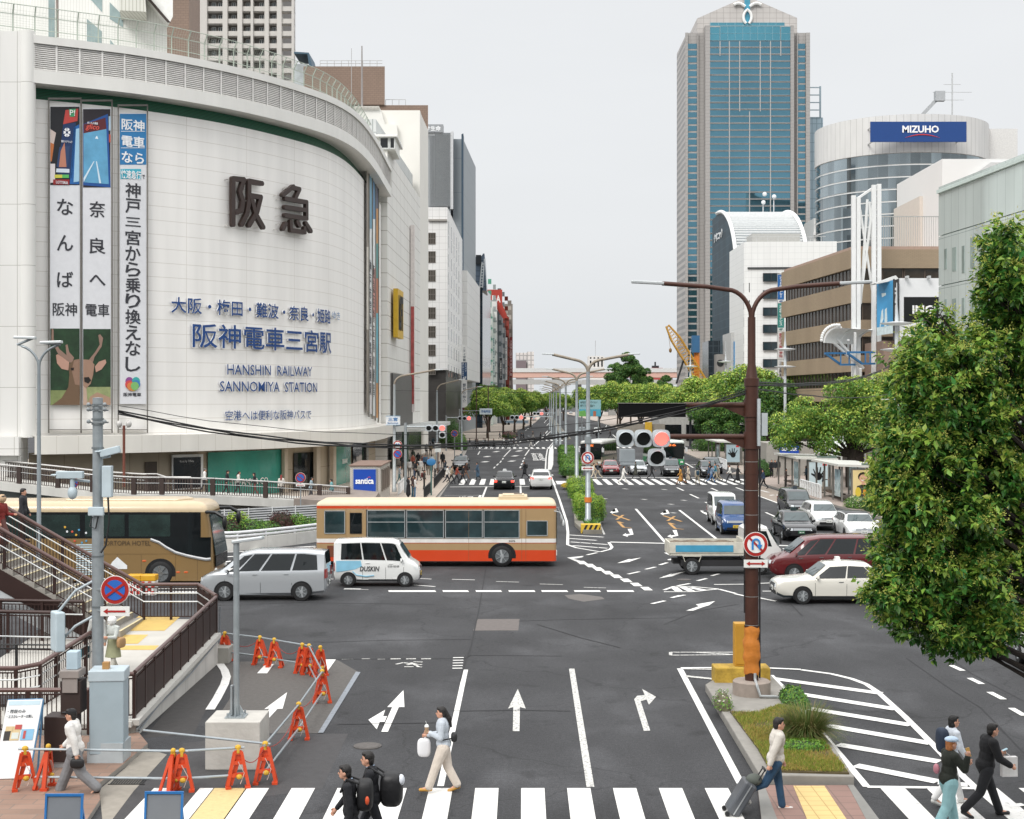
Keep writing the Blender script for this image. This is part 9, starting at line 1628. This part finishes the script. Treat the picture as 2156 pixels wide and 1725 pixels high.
def walker(label,x,y,z,rz,top,bottom,hair='17120f',H=1.66,shoe='1c1b1c',style='short',skirt=0,coat=0,pose='walk',bag=None,group=None,ph=0,hat=None,hatc='#ddd',near=False,vox=.026,female=False,thick=1.,sleeves=True,baggy=1.,wide=1.):
 sg=1 if ph%2==0 else-1;j=(ph*37%11)/11
 L={'walk':((24+6*j,6),(-16-6*j,26+8*j)),'stand':((2,2),(-3,3)),'sit':((85,85),(85,85)),'slow':((12,4),(-10,18)),'stairs':((30,50),(2,6)),'ride':((70,70),(40,60))}[pose]
 A={'walk':((-20,18),(20,28)),'stand':((4,20+60*(j>.5)),(2,14)),'sit':((20,55),(20,55)),'slow':((-8,14),(12,60*(j>.6)+20)),'stairs':((10,80),(5,20)),'ride':((50,15),(50,15))}[pose]
 if sg<0:L=L[::-1];A=A[::-1]
 f=Fig(H,4+4*j if pose!='stand' else 1,L,A,female=female,wide=wide).dress(female,style,skirt,coat,sleeves,cap_=hat,thick=thick,baggy=baggy)
 J=f.J;k=f.k;V=lambda*a:np.array(a,float)*k
 keys=['skin','hair','top','bottom','shoe']+(['hat']if hat else[])
 cols=[SKIN,mat(hair,.6,var=.15,sc=14),mat(top,.8,var=.12,sc=7),mat(bottom,.8,var=.12,sc=7),mat(shoe,.6,var=.05)]+([mat(hatc,.8,var=.06)]if hat else[])
 t=_t('person',label,'person',(x,y,z),rz,group)
 remesh(f.mb(keys),vox,'body',cols,t,f.assign(keys,keys),3)
 if bag:
  kind,c,blab=bag;mb=MB();m=mat(c,.7,var=.1)
  if kind=='pack':o=J['chest']+V(-.2,0,-.05);mb.sup(_V(o),tuple(V(.1,.15,.22)),.6);[mb.tube([_V(o+V(.05,.1*q,.17)),_V(J['chest']+V(.02,.11*q,.2)),_V(J['chest']+V(.12,.1*q,0))],.014,5)for q in(-1,1)]
  elif kind=='tote':o=J['w1']+V(0,0,-.32);mb.box(o[0]-.14*k,o[1]-.03,o[2]-.14*k,o[0]+.14*k,o[1]+.03,o[2]+.16*k);mb.tube([_V(o+V(-.08,0,.16)),_V(J['w1']+V(0,0,-.06)),_V(o+V(.08,0,.16))],.008,5)
  else:o=J['pel']+V(-.02,-.24,.08);mb.ell(_V(o),tuple(V(.16,.06,.12)),12,8);mb.tube([_V(o+V(0,0,.1)),_V(J['s1']+V(0,0,.06))],.01,5)
  carried(t,mb,{'pack':'backpack','tote':'tote_bag'}.get(kind,'shoulder_bag'),blab,'bag',m)
 return t,f
RT,LT,TW,AW=0,R(180),R(-90),R(90)
def at(zq,x,y,z=0.):return G(*zq(x,y),z)
# waiting and walking on the left pavement
GL_='people on the left pavement';GC='people walking over the near side of the far crossing';GR_='people on the right half of the far crossing';GS='people on the second crossing'
PL=[(765,1112,RT,'7d8388','3f5f63','short','slow','person in grey jacket and teal trousers by the subway hut',{}),(808,1062,AW,'5a4a40','4a4038','long','stand','person with long hair and a long brown skirt near the no parking sign',dict(skirt=.25)),(843,1058,AW,'b9b6b2','6b6862','bob','stand','person in a pale top standing under the store canopy',{}),(898,1050,AW,'17181b','202125','short','slow','person in black coat among the crowd on the left pavement',dict(coat=.12)),(925,1046,TW,'d2d0cc','d0cdc6','short','slow','person all in white facing the camera on the left pavement',{}),(965,1010,TW,'4a6a86','2a2c33','short','slow','person in a blue jacket coming along the left pavement',{}),(957,1152,RT,'3a3530','17171a','short','stand','person in dark coat and beige scarf waiting by the kerb rail',dict(bag=('pack','5c2423','dark red backpack worn by the person waiting at the kerb rail'))),(835,1228,RT,'15161a','18191d','long','stand','person in a long black coat nearest the white railing',dict(coat=.25)),(868,1222,RT,'3a2a28','3f5f6d','long','stand','person with reddish brown long hair and jeans by the white railing',{}),(885,1222,RT,'d0cdc9','5580a3','bob','stand','person in white top and light jeans by the kerb rail',{}),(975,898,AW,'d6d4cf','3a3c42','short','slow','person in white shirt walking away on the left pavement',{}),(1005,892,AW,'b89a4a','2f3136','short','slow','person in mustard top walking away on the left pavement',{}),(1040,1062,RT,'c3c0bb','35373d','short','stand','person in pale jacket holding a bicycle at the crossing',{}),(1070,1075,RT,'8a8783','4a4c50','bob','stand','person in grey beside the bicycle at the crossing',{}),(1098,985,AW,'17191c','1a1c20','short','stand','person in black by the brown post at the kerb',{}),(985,820,AW,'232529','1d1e22','short','slow','dark dressed person far along the left pavement',{}),(1025,830,AW,'3b4a52','202226','short','slow','person in slate jacket far along the left pavement',{}),(790,1000,AW,'2a2b30','2a2b30','short','stand','person in charcoal in the shade of the store entrance',{}),(870,1000,TW,'8e4a3a','2a2b30','long','slow','person in a rust top under the store canopy',{}),(910,985,AW,'101114','101114','short','slow','person in black with raised collar beyond the crowd',{})]
PL+=[(x,y,(RT,LT,TW,AW)[i%4],top,bot,('short','bob','long')[i%3],'slow' if i%2 else 'stand',lb_+' in the waiting crowd on the left pavement',{})for i,(x,y,top,bot,lb_)in enumerate(((880,1075,'26282d','3a4a63','person in black top and blue jeans'),(915,1085,'8f8a80','2a2c31','person in taupe knitwear'),(990,1040,'1a1c20','7a7468','person in black top and khaki trousers'),(1012,1010,'a9b3bb','26282d','person in pale blue grey shirt'),(940,1010,'5a2f35','1d1f24','person in burgundy'),(1120,1060,'26303a','26282d','person in dark navy by the bicycles'),(1050,990,'c9c2b3','4a4c50','person in cream by the brown post'),(870,950,'3f4a3f','26282d','person in dark green beneath the canopy')))]
for i,(x,y,h,top,bot,st_,po,lb_,kw)in enumerate(PL):walker(lb_,*at(qD,x,y,.15),h,top,bot,style=st_,pose=po,group=GL_,ph=i,vox=.03,H=1.6+.1*((i*7)%3)/2,female=st_!='short',**kw)
PC=[(1132,1112,'d5d2cb','2f3238','short','person in white top stepping onto the far crossing',{}),(1165,1108,'a5957d','202226','short','person in tan jacket and black trousers on the far crossing',{}),(1205,1108,'8a3f30','27292e','short','person in red checked shirt on the far crossing',{}),(1252,1106,'16171b','1a1c22','short','person in a black suit on the far crossing',{}),(1276,1075,'3a2622','7a5a48','long','person with long brown hair behind the suited walker',{})]
for i,(x,y,top,bot,st_,lb_,kw)in enumerate(PC):walker(lb_,*at(qD,x,y),R(8),top,bot,style=st_,group=GC,ph=i,vox=.03,female=st_!='short',**kw)
walker('person in a long flowing blue coat alone on the far crossing',*at(qD,1370,1080),R(175),'3a5266','23252a',style='short',coat=.22,group=GC,ph=1,vox=.028,pose='slow');walker('person in black coat between the black taxi and white SUV',*at(qD,1732,1068),R(170),'14161a','17181c',style='short',coat=.05,group=GC,ph=3,vox=.028,bag=('pack','101113','black backpack on the person between the taxi and SUV'))
PR=[(412,1076,RT,'b9a58c','c3b8a5','short','bending person in beige at the median side of the crossing',{}),(447,1072,LT,'3a3f47','b5a893','short','person in dark top and beige trousers near the median',{}),(640,1106,RT,'dfddd8','d9d7d2','long','person in a white top and wide white trousers on the crossing',dict(baggy=1.3)),(738,1072,LT,'3f4038','2a2c2a','short','person in olive coat carrying a white bag before the silver hatchback',dict(coat=.1,bag=('tote','d6d4d0','white paper bag carried before the silver hatchback'))),(860,1074,RT,'121316','121316','short','person all in black before the green bus',{}),(1085,1114,LT,'b5833c','8a5a32','tail','person in ochre coat with a ponytail on the crossing',dict(coat=.2)),(1106,1110,RT,'4a4642','3a3632','short','person in dark grey beside the ochre coat',{}),(1145,1106,LT,'c9bba8','25272b','bob','person in a pale beige coat on the crossing',dict(coat=.15)),(1213,1117,AW,'a39a8a','8f8672','short','person in tan with a navy backpack on the crossing',dict(bag=('pack','1f3f52','navy backpack worn on the far crossing'))),(1298,1098,RT,'31445a','2c3440','short','person in navy jacket in front of the dark SUV',{}),(1320,1104,RT,'6b7f95','3c5f8a','short','person in pale blue shirt and jeans in front of the dark SUV',{}),(1353,1090,LT,'3f7486','a59a86','short','person in teal jacket on the crossing',{}),(1374,1088,LT,'9a9287','948b7c','short','person in taupe behind the teal jacket',{}),(1465,1095,LT,'d3d1cb','1c1d22','short','person in white shirt and black trousers near the brown pole',{}),(1521,1104,RT,'101114','131418','bob','person in a long black coat left of the brown pole',dict(coat=.25)),(1312,1065,LT,'1d1f24','26282d','short','dark dressed person passing behind the navy jacket',{})]
for i,(x,y,h,top,bot,st_,lb_,kw)in enumerate(PR):walker(lb_,*at(qE,x,y),h+R(4),top,bot,style=st_,group=GR_,ph=i,vox=.03,H=1.58+.12*((i*5)%4)/3,female=st_!='short',**kw)
P2=[(1305,838,'2a2c31','c9c6c0'),(1352,843,'1d1f24','26282d'),(1372,842,'3a2f2b','2a2b30'),(1410,836,'8a8f92','26282d'),(1427,834,'1a1c20','3a3c42'),(1495,838,'15161a','15161a'),(1558,835,'c4c2bd','1f2126'),(1588,838,'101114','1a1c20'),(1604,837,'131418','101114'),(1645,823,'2a2c31','1d1f24'),(1664,826,'d9d6d1','d0cdc8'),(1778,832,'d5d2cc','cfccc6'),(1806,828,'3a3c42','2a2c31'),(1604,770,'2f2a29','2a2b30'),(1672,770,'3f3a38','26282d'),(1701,782,'1a1c20','26282d'),(1722,780,'26282d','15161a'),(1795,765,'4a3f38','b5aea3'),(1851,778,'101114','1a1c20'),(1888,775,'2a2c31','33353a'),(1540,772,'3b4048','2a2c31')]
W2=['in dark top and white trousers, leftmost','in black, second from the left','in brown behind the second walker','in grey top','in black coat and grey trousers','all in black walking alone','in pale top and black trousers','in black in the middle pair, left','in black in the middle pair, right','in dark jacket right of the middle pair','all in white right of the middle pair','in white before the bright pair at right','in grey at the right end','in dark brown on the rear crossing, left','in taupe on the rear crossing','in black on the rear crossing by the bicycle','in dark clothes on the rear crossing','with pale skirt on the rear crossing','in long black coat on the rear crossing','in charcoal on the rear crossing, rightmost','in slate far left on the rear crossing']
for i,(x,y,top,bot)in enumerate(P2):walker('tiny person '+W2[i]+' of the second crossing',*at(qD,x,y),(LT if i%3 else RT),top,bot,style='short' if i%2 else 'bob',group=GS,ph=i,vox=.045,coat=.15 if i in(5,18)else 0)
PF=[(qE,1722,1148,LT,'27384f','1d1f24','person in navy walking just right of the brown pole','walk'),(qE,1694,1110,AW,'121316','15161a','person in black partly behind the brown pole','slow'),(qF,213,1058,TW,'15161a','1a1c20','dark dressed person in the group by the right subway sign','stand'),(qF,240,1060,TW,'1d1f24','9a958d','person with pale bag in the group by the right subway sign','stand'),(qF,262,1052,AW,'2a2c31','26282d','person in charcoal behind the group by the right subway sign','stand'),(qF,322,1146,RT,'3a2f2a','26221f','person in dark brown waiting at the farther shelter','stand'),(qF,412,1122,AW,'8a8378','7a7368','person in tan waiting inside the farther shelter','stand'),(qF,612,1180,RT,'20242b','a39a8c','person in dark jacket inside the nearer shelter','stand'),(qF,735,1120,RT,'2a3038','26282d','person standing by the glass of the nearer shelter','stand'),(qF,992,1050,LT,'1d1f24','c9c6bf','person in black top near the orange awning','stand'),(qF,480,1118,LT,'5f7a8f','3a3c42','grey haired person in blue by the white fence','stand'),(qE,438,772,TW,'17181c','15161a','dark person on the second crossing right of the lamps','walk'),(qE,542,758,LT,'15161a','1a1c20','person in black on the second crossing, farther right','walk')]
for i,(z_,x,y,h,top,bot,lb_,po)in enumerate(PF):walker(lb_,*at(z_,x,y,.15 if i<11 and i not in(0,1)else 0),h,top,bot,style='short' if i%3 else 'bob',pose=po,group='people on the right pavement',ph=i,vox=.032,hair='b5b1ab' if i==10 else '17120f')
# people on the sloping walkway
for i,(u,h,top,bot,st_,lb_,kw)in enumerate(((430,RT,'dcdad6','23252a','short','elderly person in white shirt and grey cap on the sloping walkway',dict(hat='cap',hatc='77736c')),(477,RT,'1c1e22','1d1f24','short','person in black with a cap on the sloping walkway',dict(hat='cap',hatc='1a1b1e')),(501,RT,'c9c5bf','26282d','long','person with long hair and white jacket on the sloping walkway',{}),(537,LT,'17181b','6a3f38','short','person in black jacket and mask on the sloping walkway',dict(hat='cap',hatc='1a1b1e')),(592,AW,'c9c3ba','3a3632','long','person with red hair on the lower walkway',dict(hair='7a2620')),(654,RT,'8fa0a8','3a3c42','bob','person in pale blue low behind the walkway railing',{}),(699,LT,'6fa0a3','3a3c42','short','person in turquoise at the foot of the walkway',{}))):
 Y=95.2+2.4*(u-430)/270;z=1.15-.85*(u-430)/270;walker(lb_,(u-CX)*(Y+1.2)/FQ,Y+1.2,z,h,top,bot,style=st_,pose='slow',group='people on the sloping walkway',ph=i,vox=.03,female=st_=='long',**kw)
# bicycles
def bicycle(label,x,y,rz,col='23262b',group='bicycles'):
 t=_t('bicycle',label,'bicycle',(x,y,0),rz,group);m=mat(col,.4,.3);rw,fw,bb_,st_,hd=(-.52,0,.33),(.55,0,.33),(-.1,0,.3),(-.25,0,.85),(.38,0,.88)
 for c in(rw,fw):mb=MB().tube([(c[0]+.32*math.cos(a),0,c[2]+.32*math.sin(a))for a in np.linspace(0,2*math.pi,21)],.02,5);[mb.bar(c,(c[0]+.31*math.cos(a),0,c[2]+.31*math.sin(a)),.006)for a in np.linspace(0,5.6,8)];mb.bd('wheel',RUB,t,W=0)
 mb=MB();[mb.tube([a,b],.018,6)for a,b in((bb_,st_),(bb_,hd),(st_,hd),(bb_,rw),(st_,rw),(hd,fw))];mb.bd('frame',m,t,W=0);mb=MB().ell((-.28,0,.9),(.13,.07,.035),10,6);mb.bd('saddle',TRIM,t,W=0);mb=MB().tube([hd,(.36,0,1.)],.016,6);mb.tube([(.3,-.26,1.02),(.36,0,1.),(.3,.26,1.02)],.015,6);mb.bd('handlebar',CHR,t,W=0);mb=MB().box(.45,-.16,.72,.75,.16,.94);mb.bd('basket',mat('8f9396',.5,.3),t,W=0);return t
p=at(qD,1075,1062,.15);b_=bicycle('bicycle held at the kerb of the far crossing',p.x,p.y,R(20));b_.location.z=.15
p=at(qD,1108,1052);bicycle('bicycle with front basket right at the crossing edge',p.x,p.y,R(10));p=at(qD,1735,776);bicycle('dark bicycle on the rear line of the second crossing, left one',p.x,p.y,R(0));p=at(qD,1892,776);bicycle('dark bicycle on the rear line of the second crossing, right one',p.x,p.y,R(180))
# ---- near people, with garments, hair and five-fingered hands
def hand(mb_,w,e,k,curl=25,side=1,spread=(0,0,0)):
 
 d=(w-e)/np.linalg.norm(w-e);n=np.array((0,-side,0.))-d*np.dot((0,-side,0.),d);n/=np.linalg.norm(n);x=np.cross(d,n)
 c=w+d*.045*k;mb_.ell(_V(c),(.028*k,.022*k,.045*k),10,8,Matrix((x,n,d)).transposed().to_3x3()if True else None)
 for q,L in zip((-.03,-.01,.01,.03),(.062,.075,.07,.055)):
  a=w+d*.08*k+x*q*k;c1=R(curl);b=a+(d*math.cos(c1)+n*math.sin(c1))*L*.5*k;c2=R(curl*2.3);cc=b+(d*math.cos(c2)+n*math.sin(c2))*L*.5*k;mb_.tube([_V(a-d*.02),_V(a),_V(b),_V(cc)],[.0085*k,.0095*k,.0085*k,.007*k],7)
 a=w+d*.02*k+x*.03*k;b=a+(d*.6+x*.6+n*.3)*.045*k;mb_.tube([_V(a),_V(b),_V(b+(d*.85+n*.3)*.035*k)],[.013*k,.011*k,.009*k],7)
def near(label,loc,rz,H,top,bottom,shoe,hairc='15110f',style='short',legs=None,arms=None,lean=4,female=False,coat=0,baggy=1.,thick=1.04,hat=None,hatc='1a1a1c',curl=(30,30),nod=0,shirt=None,wide=1.,sleeves=True,skirt=0,names=('jacket','trousers'),out=8,mask=False,lapel=None):
 f=Fig(H,lean,legs,arms,out,female=female,nod=nod,wide=wide).dress(female,style,skirt,coat,sleeves,cap_=hat,thick=thick,baggy=baggy);J=f.J;k=f.k;V=lambda*a:np.array(a,float)*k
 t=_t('person',label,'person',loc,rz)
 b=f.mb(['skin']);
 g=Fig(H,lean,legs,arms,out,female=female,nod=nod,wide=wide);g.J=J
 g.ell('b',J['chest'],(.1,.15,.19));g.ell('b',(J['chest']+J['pel'])/2,(.09,.13,.19));g.ell('b',J['pel'],(.1,.15,.11));g.cap('b',J['neck']-V(0,0,.08),J['head']-V(0,0,.04),.05,.048)
 for i in(0,1):g.cap('b',J['s%d'%i],J['e%d'%i],.045,.038);g.cap('b',J['e%d'%i],J['w%d'%i],.037,.026);g.cap('b',J['h%d'%i],J['k%d'%i],.072,.05);g.cap('b',J['k%d'%i],J['a%d'%i],.048,.034);g.cap('b',J['a%d'%i],J['t%d'%i],.034,.028)
 g.cap('b',J['s0'],J['s1'],.05,.05);m2=g.mb();b.add(m2.v,m2.f)
 for i in(0,1):hand(b,J['w%d'%i],J['e%d'%i],k,curl[i],1 if i==0 else-1)
 h=J['head']
 body=remesh(b,.0085,'body',[SKIN],t,None,2)
 mb=MB();[mb.ell(_V(h+V(.078,sd*.03,.008)),tuple(V(.012,.014,.009)),8,6)for sd in(1,-1)];mb.bd('eyes',mat('1a1412',.3),body,W=0);mb=MB().ell(_V(h+V(.083,0,-.062)),tuple(V(.01,.022,.007)),8,6);mb.bd('mouth',mat('8a4a44',.5),body,W=0);mb=MB();[mb.bar(_V(h+V(.085,sd*.015,.032)),_V(h+V(.077,sd*.045,.032)),.006)for sd in(1,-1)];mb.bd('eyebrows',mat(hairc,.7),body,W=0)
 if style:remesh(f.mb(['hair']),.01,'hair',[mat(hairc,.55,var=.3,sc=25,bump=.4,bsc=60)],t,None,2)
 if hat:remesh(f.mb(['hat']),.008,{'cap':'cap','bucket':'sun_hat','beret':'flat_cap'}[hat],[mat(hatc,.85,var=.08)],t,None,2)
 remesh(f.mb(['top']),.011,names[0],[mat(top,.85,var=.14,sc=6,bump=.5,bsc=9)],t,None,3);remesh(f.mb(['bottom']),.011,names[1],[mat(bottom,.85,var=.14,sc=6,bump=.5,bsc=9)],t,None,3);remesh(f.mb(['shoe']),.009,'shoes',[mat(shoe,.55)],t,None,2)
 if mask:mb=MB().ell(_V(h+V(.06,0,-.055)),tuple(V(.045,.06,.05)),12,8);mb.bd('face_mask',mat('e3e3e3',.8),t,W=0,smooth=60)
 if shirt:mb=MB().tube([_V(J['neck']+V(-.01,0,-.05)),_V(J['neck']+V(.005,0,.015))],[.085*k,.066*k],14,False);mb.bd('collar',mat(shirt,.8),t,W=0,smooth=60)
 return t,f
def fob(t,fn,name,label,cat,m):mb=MB();fn(mb);return carried(t,mb,name,label,cat,m)
BK=mat('141416',.6,var=.15)
WLK=((27,4),(-20,26))
# coffee woman
p=G(*qB(740,1567));t,f=near('woman in pale grey hoodie and cream trousers crossing with iced coffee',p,R(180),1.62,'b5bcc4','c7bcb0','b98a3e',style='tail',legs=((22,4),(-11,16)),arms=((5,110,6,-8),(12,70,8)),female=True,baggy=1.45,thick=1.14,names=('hoodie','trousers'),curl=(45,40),lean=3)
J=f.J;w0=J['w0']+np.array((.05,0,.06));fob(t,lambda mb:(mb.lathe([(.001,-.06),(.03,-.06),(.042,.05),(.001,.05)],w0,14)),'coffee_cup','small clear plastic cup of iced coffee held by the hoodie woman','cup',mat('a08468',.3));fob(t,lambda mb:(mb.lathe([(.044,.05),(.04,.075),(.018,.1),(.001,.1)],w0,14),mb.cyl(w0+np.array((0,0,.09)),w0+np.array((.02,0,.16)),.004,6)),'cup_lid','domed lid with straw on the iced coffee cup','lid',mat('d8dcd8',.2))
w1=J['w1'];fob(t,lambda mb:(mb.sup(w1+np.array((.07,0,-.24)),(.13,.06,.18),.6),mb.tube([w1+np.array((.05,0,-.06)),w1+np.array((.04,0,0.))],.02,6)),'carrier_bag','white plastic carrier bag hanging from the hoodie woman','bag',mat('dadadc',.4,var=.06));c_=J['pel']+np.array((-.2,.02,.17));fob(t,lambda mb:(mb.sup(c_,(.06,.11,.085),.6),mb.tube([J['s1']+np.array((.03,0,.07)),J['chest']+np.array((.1,.05,-.1)),J['pel']+np.array((0,.19,.15)),c_+np.array((0,.08,0))],.014,6)),'waist_bag','black crossbody bag with red tag on the hoodie woman','bag',BK)
# students
p=_V(((185/2.845+673.7-CX)/133,22.52,0));t,f=near('student in black blazer walking left, the shorter and nearer of two',(p.x,p.y,0),R(180),1.69,'15161b','1a1b21','111111',shirt='a9bdd6',legs=WLK,arms=((-10,12),(14,25)),nod=22,names=('blazer','trousers'))
J=f.J;c0=J['chest']+np.array((-.25,0,-.06));fob(t,lambda mb:(mb.sup(c0,(.13,.165,.25),.55),[mb.tube([c0+np.array((.08,.11*q,.2)),J['chest']+np.array((.03,.12*q,.21)),J['chest']+np.array((.13,.11*q,0))],.02,6)for q in(-1,1)]),'backpack','black backpack with orange tag worn by the nearer student','bag',BK);fob(t,lambda mb:(mb.ell(c0+np.array((-.05,.17,-.05)),(.035,.03,.07),8,6)),'bag_charm','small orange charm dangling from the black backpack','charm',mat('c9502a'));fob(t,lambda mb:mb.sup(J['w0']+np.array((.12,.06,-.2)),(.21,.09,.14),.6),'sports_bag','shiny black bag in the nearer student hand','bag',mat('17171a',.25,bump=.5,bsc=8))
p=_V(((297/2.845+673.7-CX)/131.5,23.1,0));t,f=near('taller student in black blazer walking left, behind the other student',(p.x+.02,p.y,0),R(180),1.76,'17181d','191a20','111111',shirt='a9bdd6',legs=WLK[::-1],arms=((14,25),(-10,12)),nod=14,names=('blazer','trousers'));J=f.J;c1=J['chest']+np.array((-.33,0,-.18));fob(t,lambda mb:(mb.sup(c1,(.19,.18,.28),.6),[mb.tube([c1+np.array((.1,.11*q,.22)),J['chest']+np.array((.03,.12*q,.21)),J['chest']+np.array((.13,.11*q,0))],.02,6)for q in(-1,1)]),'backpack','bulky black rucksack worn by the taller student','bag',mat('101013',.5,bump=.4,bsc=7));fob(t,lambda mb:mb.ell(c1+np.array((-.16,.05,.16)),(.06,.1,.09),10,8),'towel','white cloth sticking out of the bulky black rucksack','cloth',mat('c9cdd4',.7))
# man with the suitcase
p=G(*qC(670,1680));t,f=near('man in off white shirt jacket and jeans pulling a suitcase',p,0,1.7,'c3bdb4','274560','cfcdc8',legs=((10,2),(-30,38)),arms=((8,12),(-26,8,14)),thick=1.25,baggy=1.2,names=('shirt_jacket','jeans'),curl=(25,70));J=f.J;M=np.array(J['w1'])
sc0=_t('suitcase','dark grey rolling suitcase tilted behind the man in jeans','suitcase',(p.x-.78,p.y-.1,0));a_=R(32);ax=_V((-math.sin(a_),0,0));U_=_V((math.sin(a_),0,math.cos(a_)));N_=_V((math.cos(a_),0,-math.sin(a_)));o_=_V((p.x-.95,p.y-.15,.07))
def sb(mb,u0,u1,n0,n1,y0,y1):mb.add([o_+U_*u+N_*n+_V((0,y,0))for u,n,y in((u0,n0,y0),(u0,n1,y0),(u0,n1,y1),(u0,n0,y1),(u1,n0,y0),(u1,n1,y0),(u1,n1,y1),(u1,n0,y1))],[(0,3,2,1),(4,5,6,7),(0,1,5,4),(1,2,6,5),(2,3,7,6),(3,0,4,7)])
mb=MB();sb(mb,.03,.68,0,.24,-.22,.22);_p(mb,mat('4a4d52',.4,var=.06,coat=.3),sc0,'shell',bevel=.04);mb=MB();sb(mb,.05,.66,.11,.13,-.235,.235);_p(mb,mat('a9acae',.3,.5),sc0,'seam_band');mb=MB();[sb(mb,.66,1.,.2,.22,y,y+.02)for y in(-.11,.09)];sb(mb,.99,1.02,.19,.23,-.12,.12);_p(mb,mat('2a2b2e',.4),sc0,'handle')
for n_,y in((.03,-.18),(.21,-.18),(.03,.18),(.21,.18)):mb=MB();c=o_+N_*n_+_V((0,y,-0.));mb.cyl(c+_V((0,-.02,0)),c+_V((0,.02,0)),.045,10);_p(mb,TRIM,sc0,'wheel')
mb=MB();c=o_+U_*.74+N_*.16;mb.ell(c,(.15,.13,.11),12,8);tag(mb.bd('travel_bag',mat('50554f',.8,var=.15),smooth=60),'soft grey green bag strapped on top of the suitcase','bag')
# trio at the right
p=_V(((1700/2.845+1398-CX)/122.5,24.4,0));t,f=near('woman in pale blue flat cap and dark puffer jacket on the phone',(p.x,p.y,0),R(12),1.62,'22261f','86aeb2','b9b5ae',hairc='a5683a',style='bob',hat='beret',hatc='b3c6d9',legs=((14,4),(-12,16)),arms=((8,18),(34,138,16,10)),female=True,thick=1.3,baggy=1.5,names=('puffer_jacket','trousers'),curl=(25,65));J=f.J;w1=np.array(J['w1']);fob(t,lambda mb:mb.bar(w1+np.array((.03,-0.,0.)),w1+np.array((0.,.02,.15)),.07,.012),'mobile_phone','phone in an orange case held to the ear of the capped woman','phone',mat('c9a05a',.4));fob(t,lambda mb:mb.ell(J['pel']+np.array((-.2,.05,.2)),(.05,.07,.09),10,8),'pouch','pink pouch at the back of the puffer jacket','pouch',mat('b97a86',.6))
p=G(*qC(1925,1712));t,f=near('balding man in black jacket and black trousers holding a ticket and paper bag',p,R(5),1.71,'151518','17181c','17171a',legs=((22,3),(-19,25)),arms=((10,80,8),(18,40,8)),lean=8,thick=1.3,nod=20,baggy=1.3,curl=(50,60));J=f.J;w0=np.array(J['w0']);w1=np.array(J['w1']);fob(t,lambda mb:(mb.box(w0[0]+.02,w0[1]-.08,w0[2]-.42,w0[0]+.3,w0[1]+.02,w0[2]-.07),mb.tube([w0+np.array((.08,-.03,-.07)),w0+np.array((.08,-.03,.02)),w0+np.array((.2,-.03,-.07))],.006,5)),'paper_bag','white patterned paper bag hanging from the balding man hand','bag',mat('d4d2d0',.6,var=.12,sc=9));fob(t,lambda mb:mb.bar(w0+np.array((.05,0,.03)),w0+np.array((.14,0,.07)),.07,.004),'ticket','pale blue ticket in the balding man hand','ticket',mat('a9c9d4',.5))
mb=MB();mb.v=[];t2_,f2=near('person in navy backpack and white trousers hidden behind the balding man',(p.x-.38,p.y+.75,0),R(5),1.66,'c6ccd4','cfcfce','c9c9c6',hairc='0d0c0c',style='bob',legs=((18,4),(-16,20)),arms=((-14,15),(14,20)),baggy=1.1,names=('shirt','trousers'));J=f2.J;fob(t2_,lambda mb:mb.sup(J['chest']+np.array((-.19,0,-.05)),(.1,.15,.23),.6),'backpack','navy backpack on the person hidden behind the balding man','bag',mat('1f2c3f',.7))
# man with the cap at left
p=G(*qA(440,1600),0.);t,f=near('man in black cap, white jacket and wide grey trousers striding left',(G(*qA(450,1592)).x,G(*qA(450,1592)).y,.02),R(180),1.68,'d3d1cd','77787a','121214',hat='cap',hatc='17171a',legs=((-20,26),(24,3)),arms=((-22,12),(10,35)),thick=1.3,baggy=1.65,lean=6,names=('jacket','trousers'));J=f.J;fob(t,lambda mb:(mb.sup(J['w0']+np.array((-.02,0,-.17)),(.13,.05,.09),.6),mb.tube([J['w0']+np.array((-.08,0,-.06)),J['w0']+np.array((0,0,-0.)),J['w0']+np.array((.08,0,-.06))],.01,5)),'handbag','small black handbag carried by the man with the cap','bag',BK)
# ramp and stairs
p=G(*qA(680,885),.45);t,f=near('woman in white bucket hat and olive dress walking down the ramp',(p.x,p.y,zr(p.y)+0.),R(-115),1.5,'b9bdb9','b5b3a9','8f887f',hat='bucket',hatc='dcdcda',style='bob',legs=((16,6),(-12,20)),arms=((22,75,4,-20),(22,75,4,-20)),female=True,names=('cardigan','leggings'),mask=True);J=f.J
mb=MB().tube([_V(J['chest']-np.array((0,0,.08))),_V(J['pel']+np.array((0,0,0.))),_V((J['k0']+J['k1'])/2+np.array((0,0,.06)))],[.12,.15,.2],16,False);mb.bd('dress',mat('8f9173',.85,var=.12,sc=6),t,W=0,smooth=60);fob(t,lambda mb:(mb.sup(J['pel']+np.array((.02,.26,.05)),(.14,.06,.13),.6),mb.tube([J['pel']+np.array((-.06,.25,.16)),J['e0']+np.array((0,.02,.02)),J['pel']+np.array((.1,.25,.16))],.012,5)),'straw_bag','tan straw bag with dark straps on the bucket hat woman arm','bag',mat('a5835c',.8,var=.15,sc=20))
walker('person with white shoulder straps almost hidden behind the grey pole',-10.35,35.6,zr(35.6),R(-115),'a9aaa7','9a958a',style='bob',pose='slow',vox=.016,bag=('tote','3f7f8c','teal bag of the person behind the grey pole'))
walker('woman in straw hat and red blouse coming down the footbridge stairs',-14.75,41.,.78+.172*13,R(-20),'7a2621','5f3a34',style='bob',pose='stairs',hat='bucket',hatc='b59a7c',vox=.016,female=True,skirt=.1)
walker('person whose dark head shows at the top of the footbridge stairs',-15.,43.6,3.05,R(0),'2a2b2f','2a2b2f',pose='stand',vox=.02)
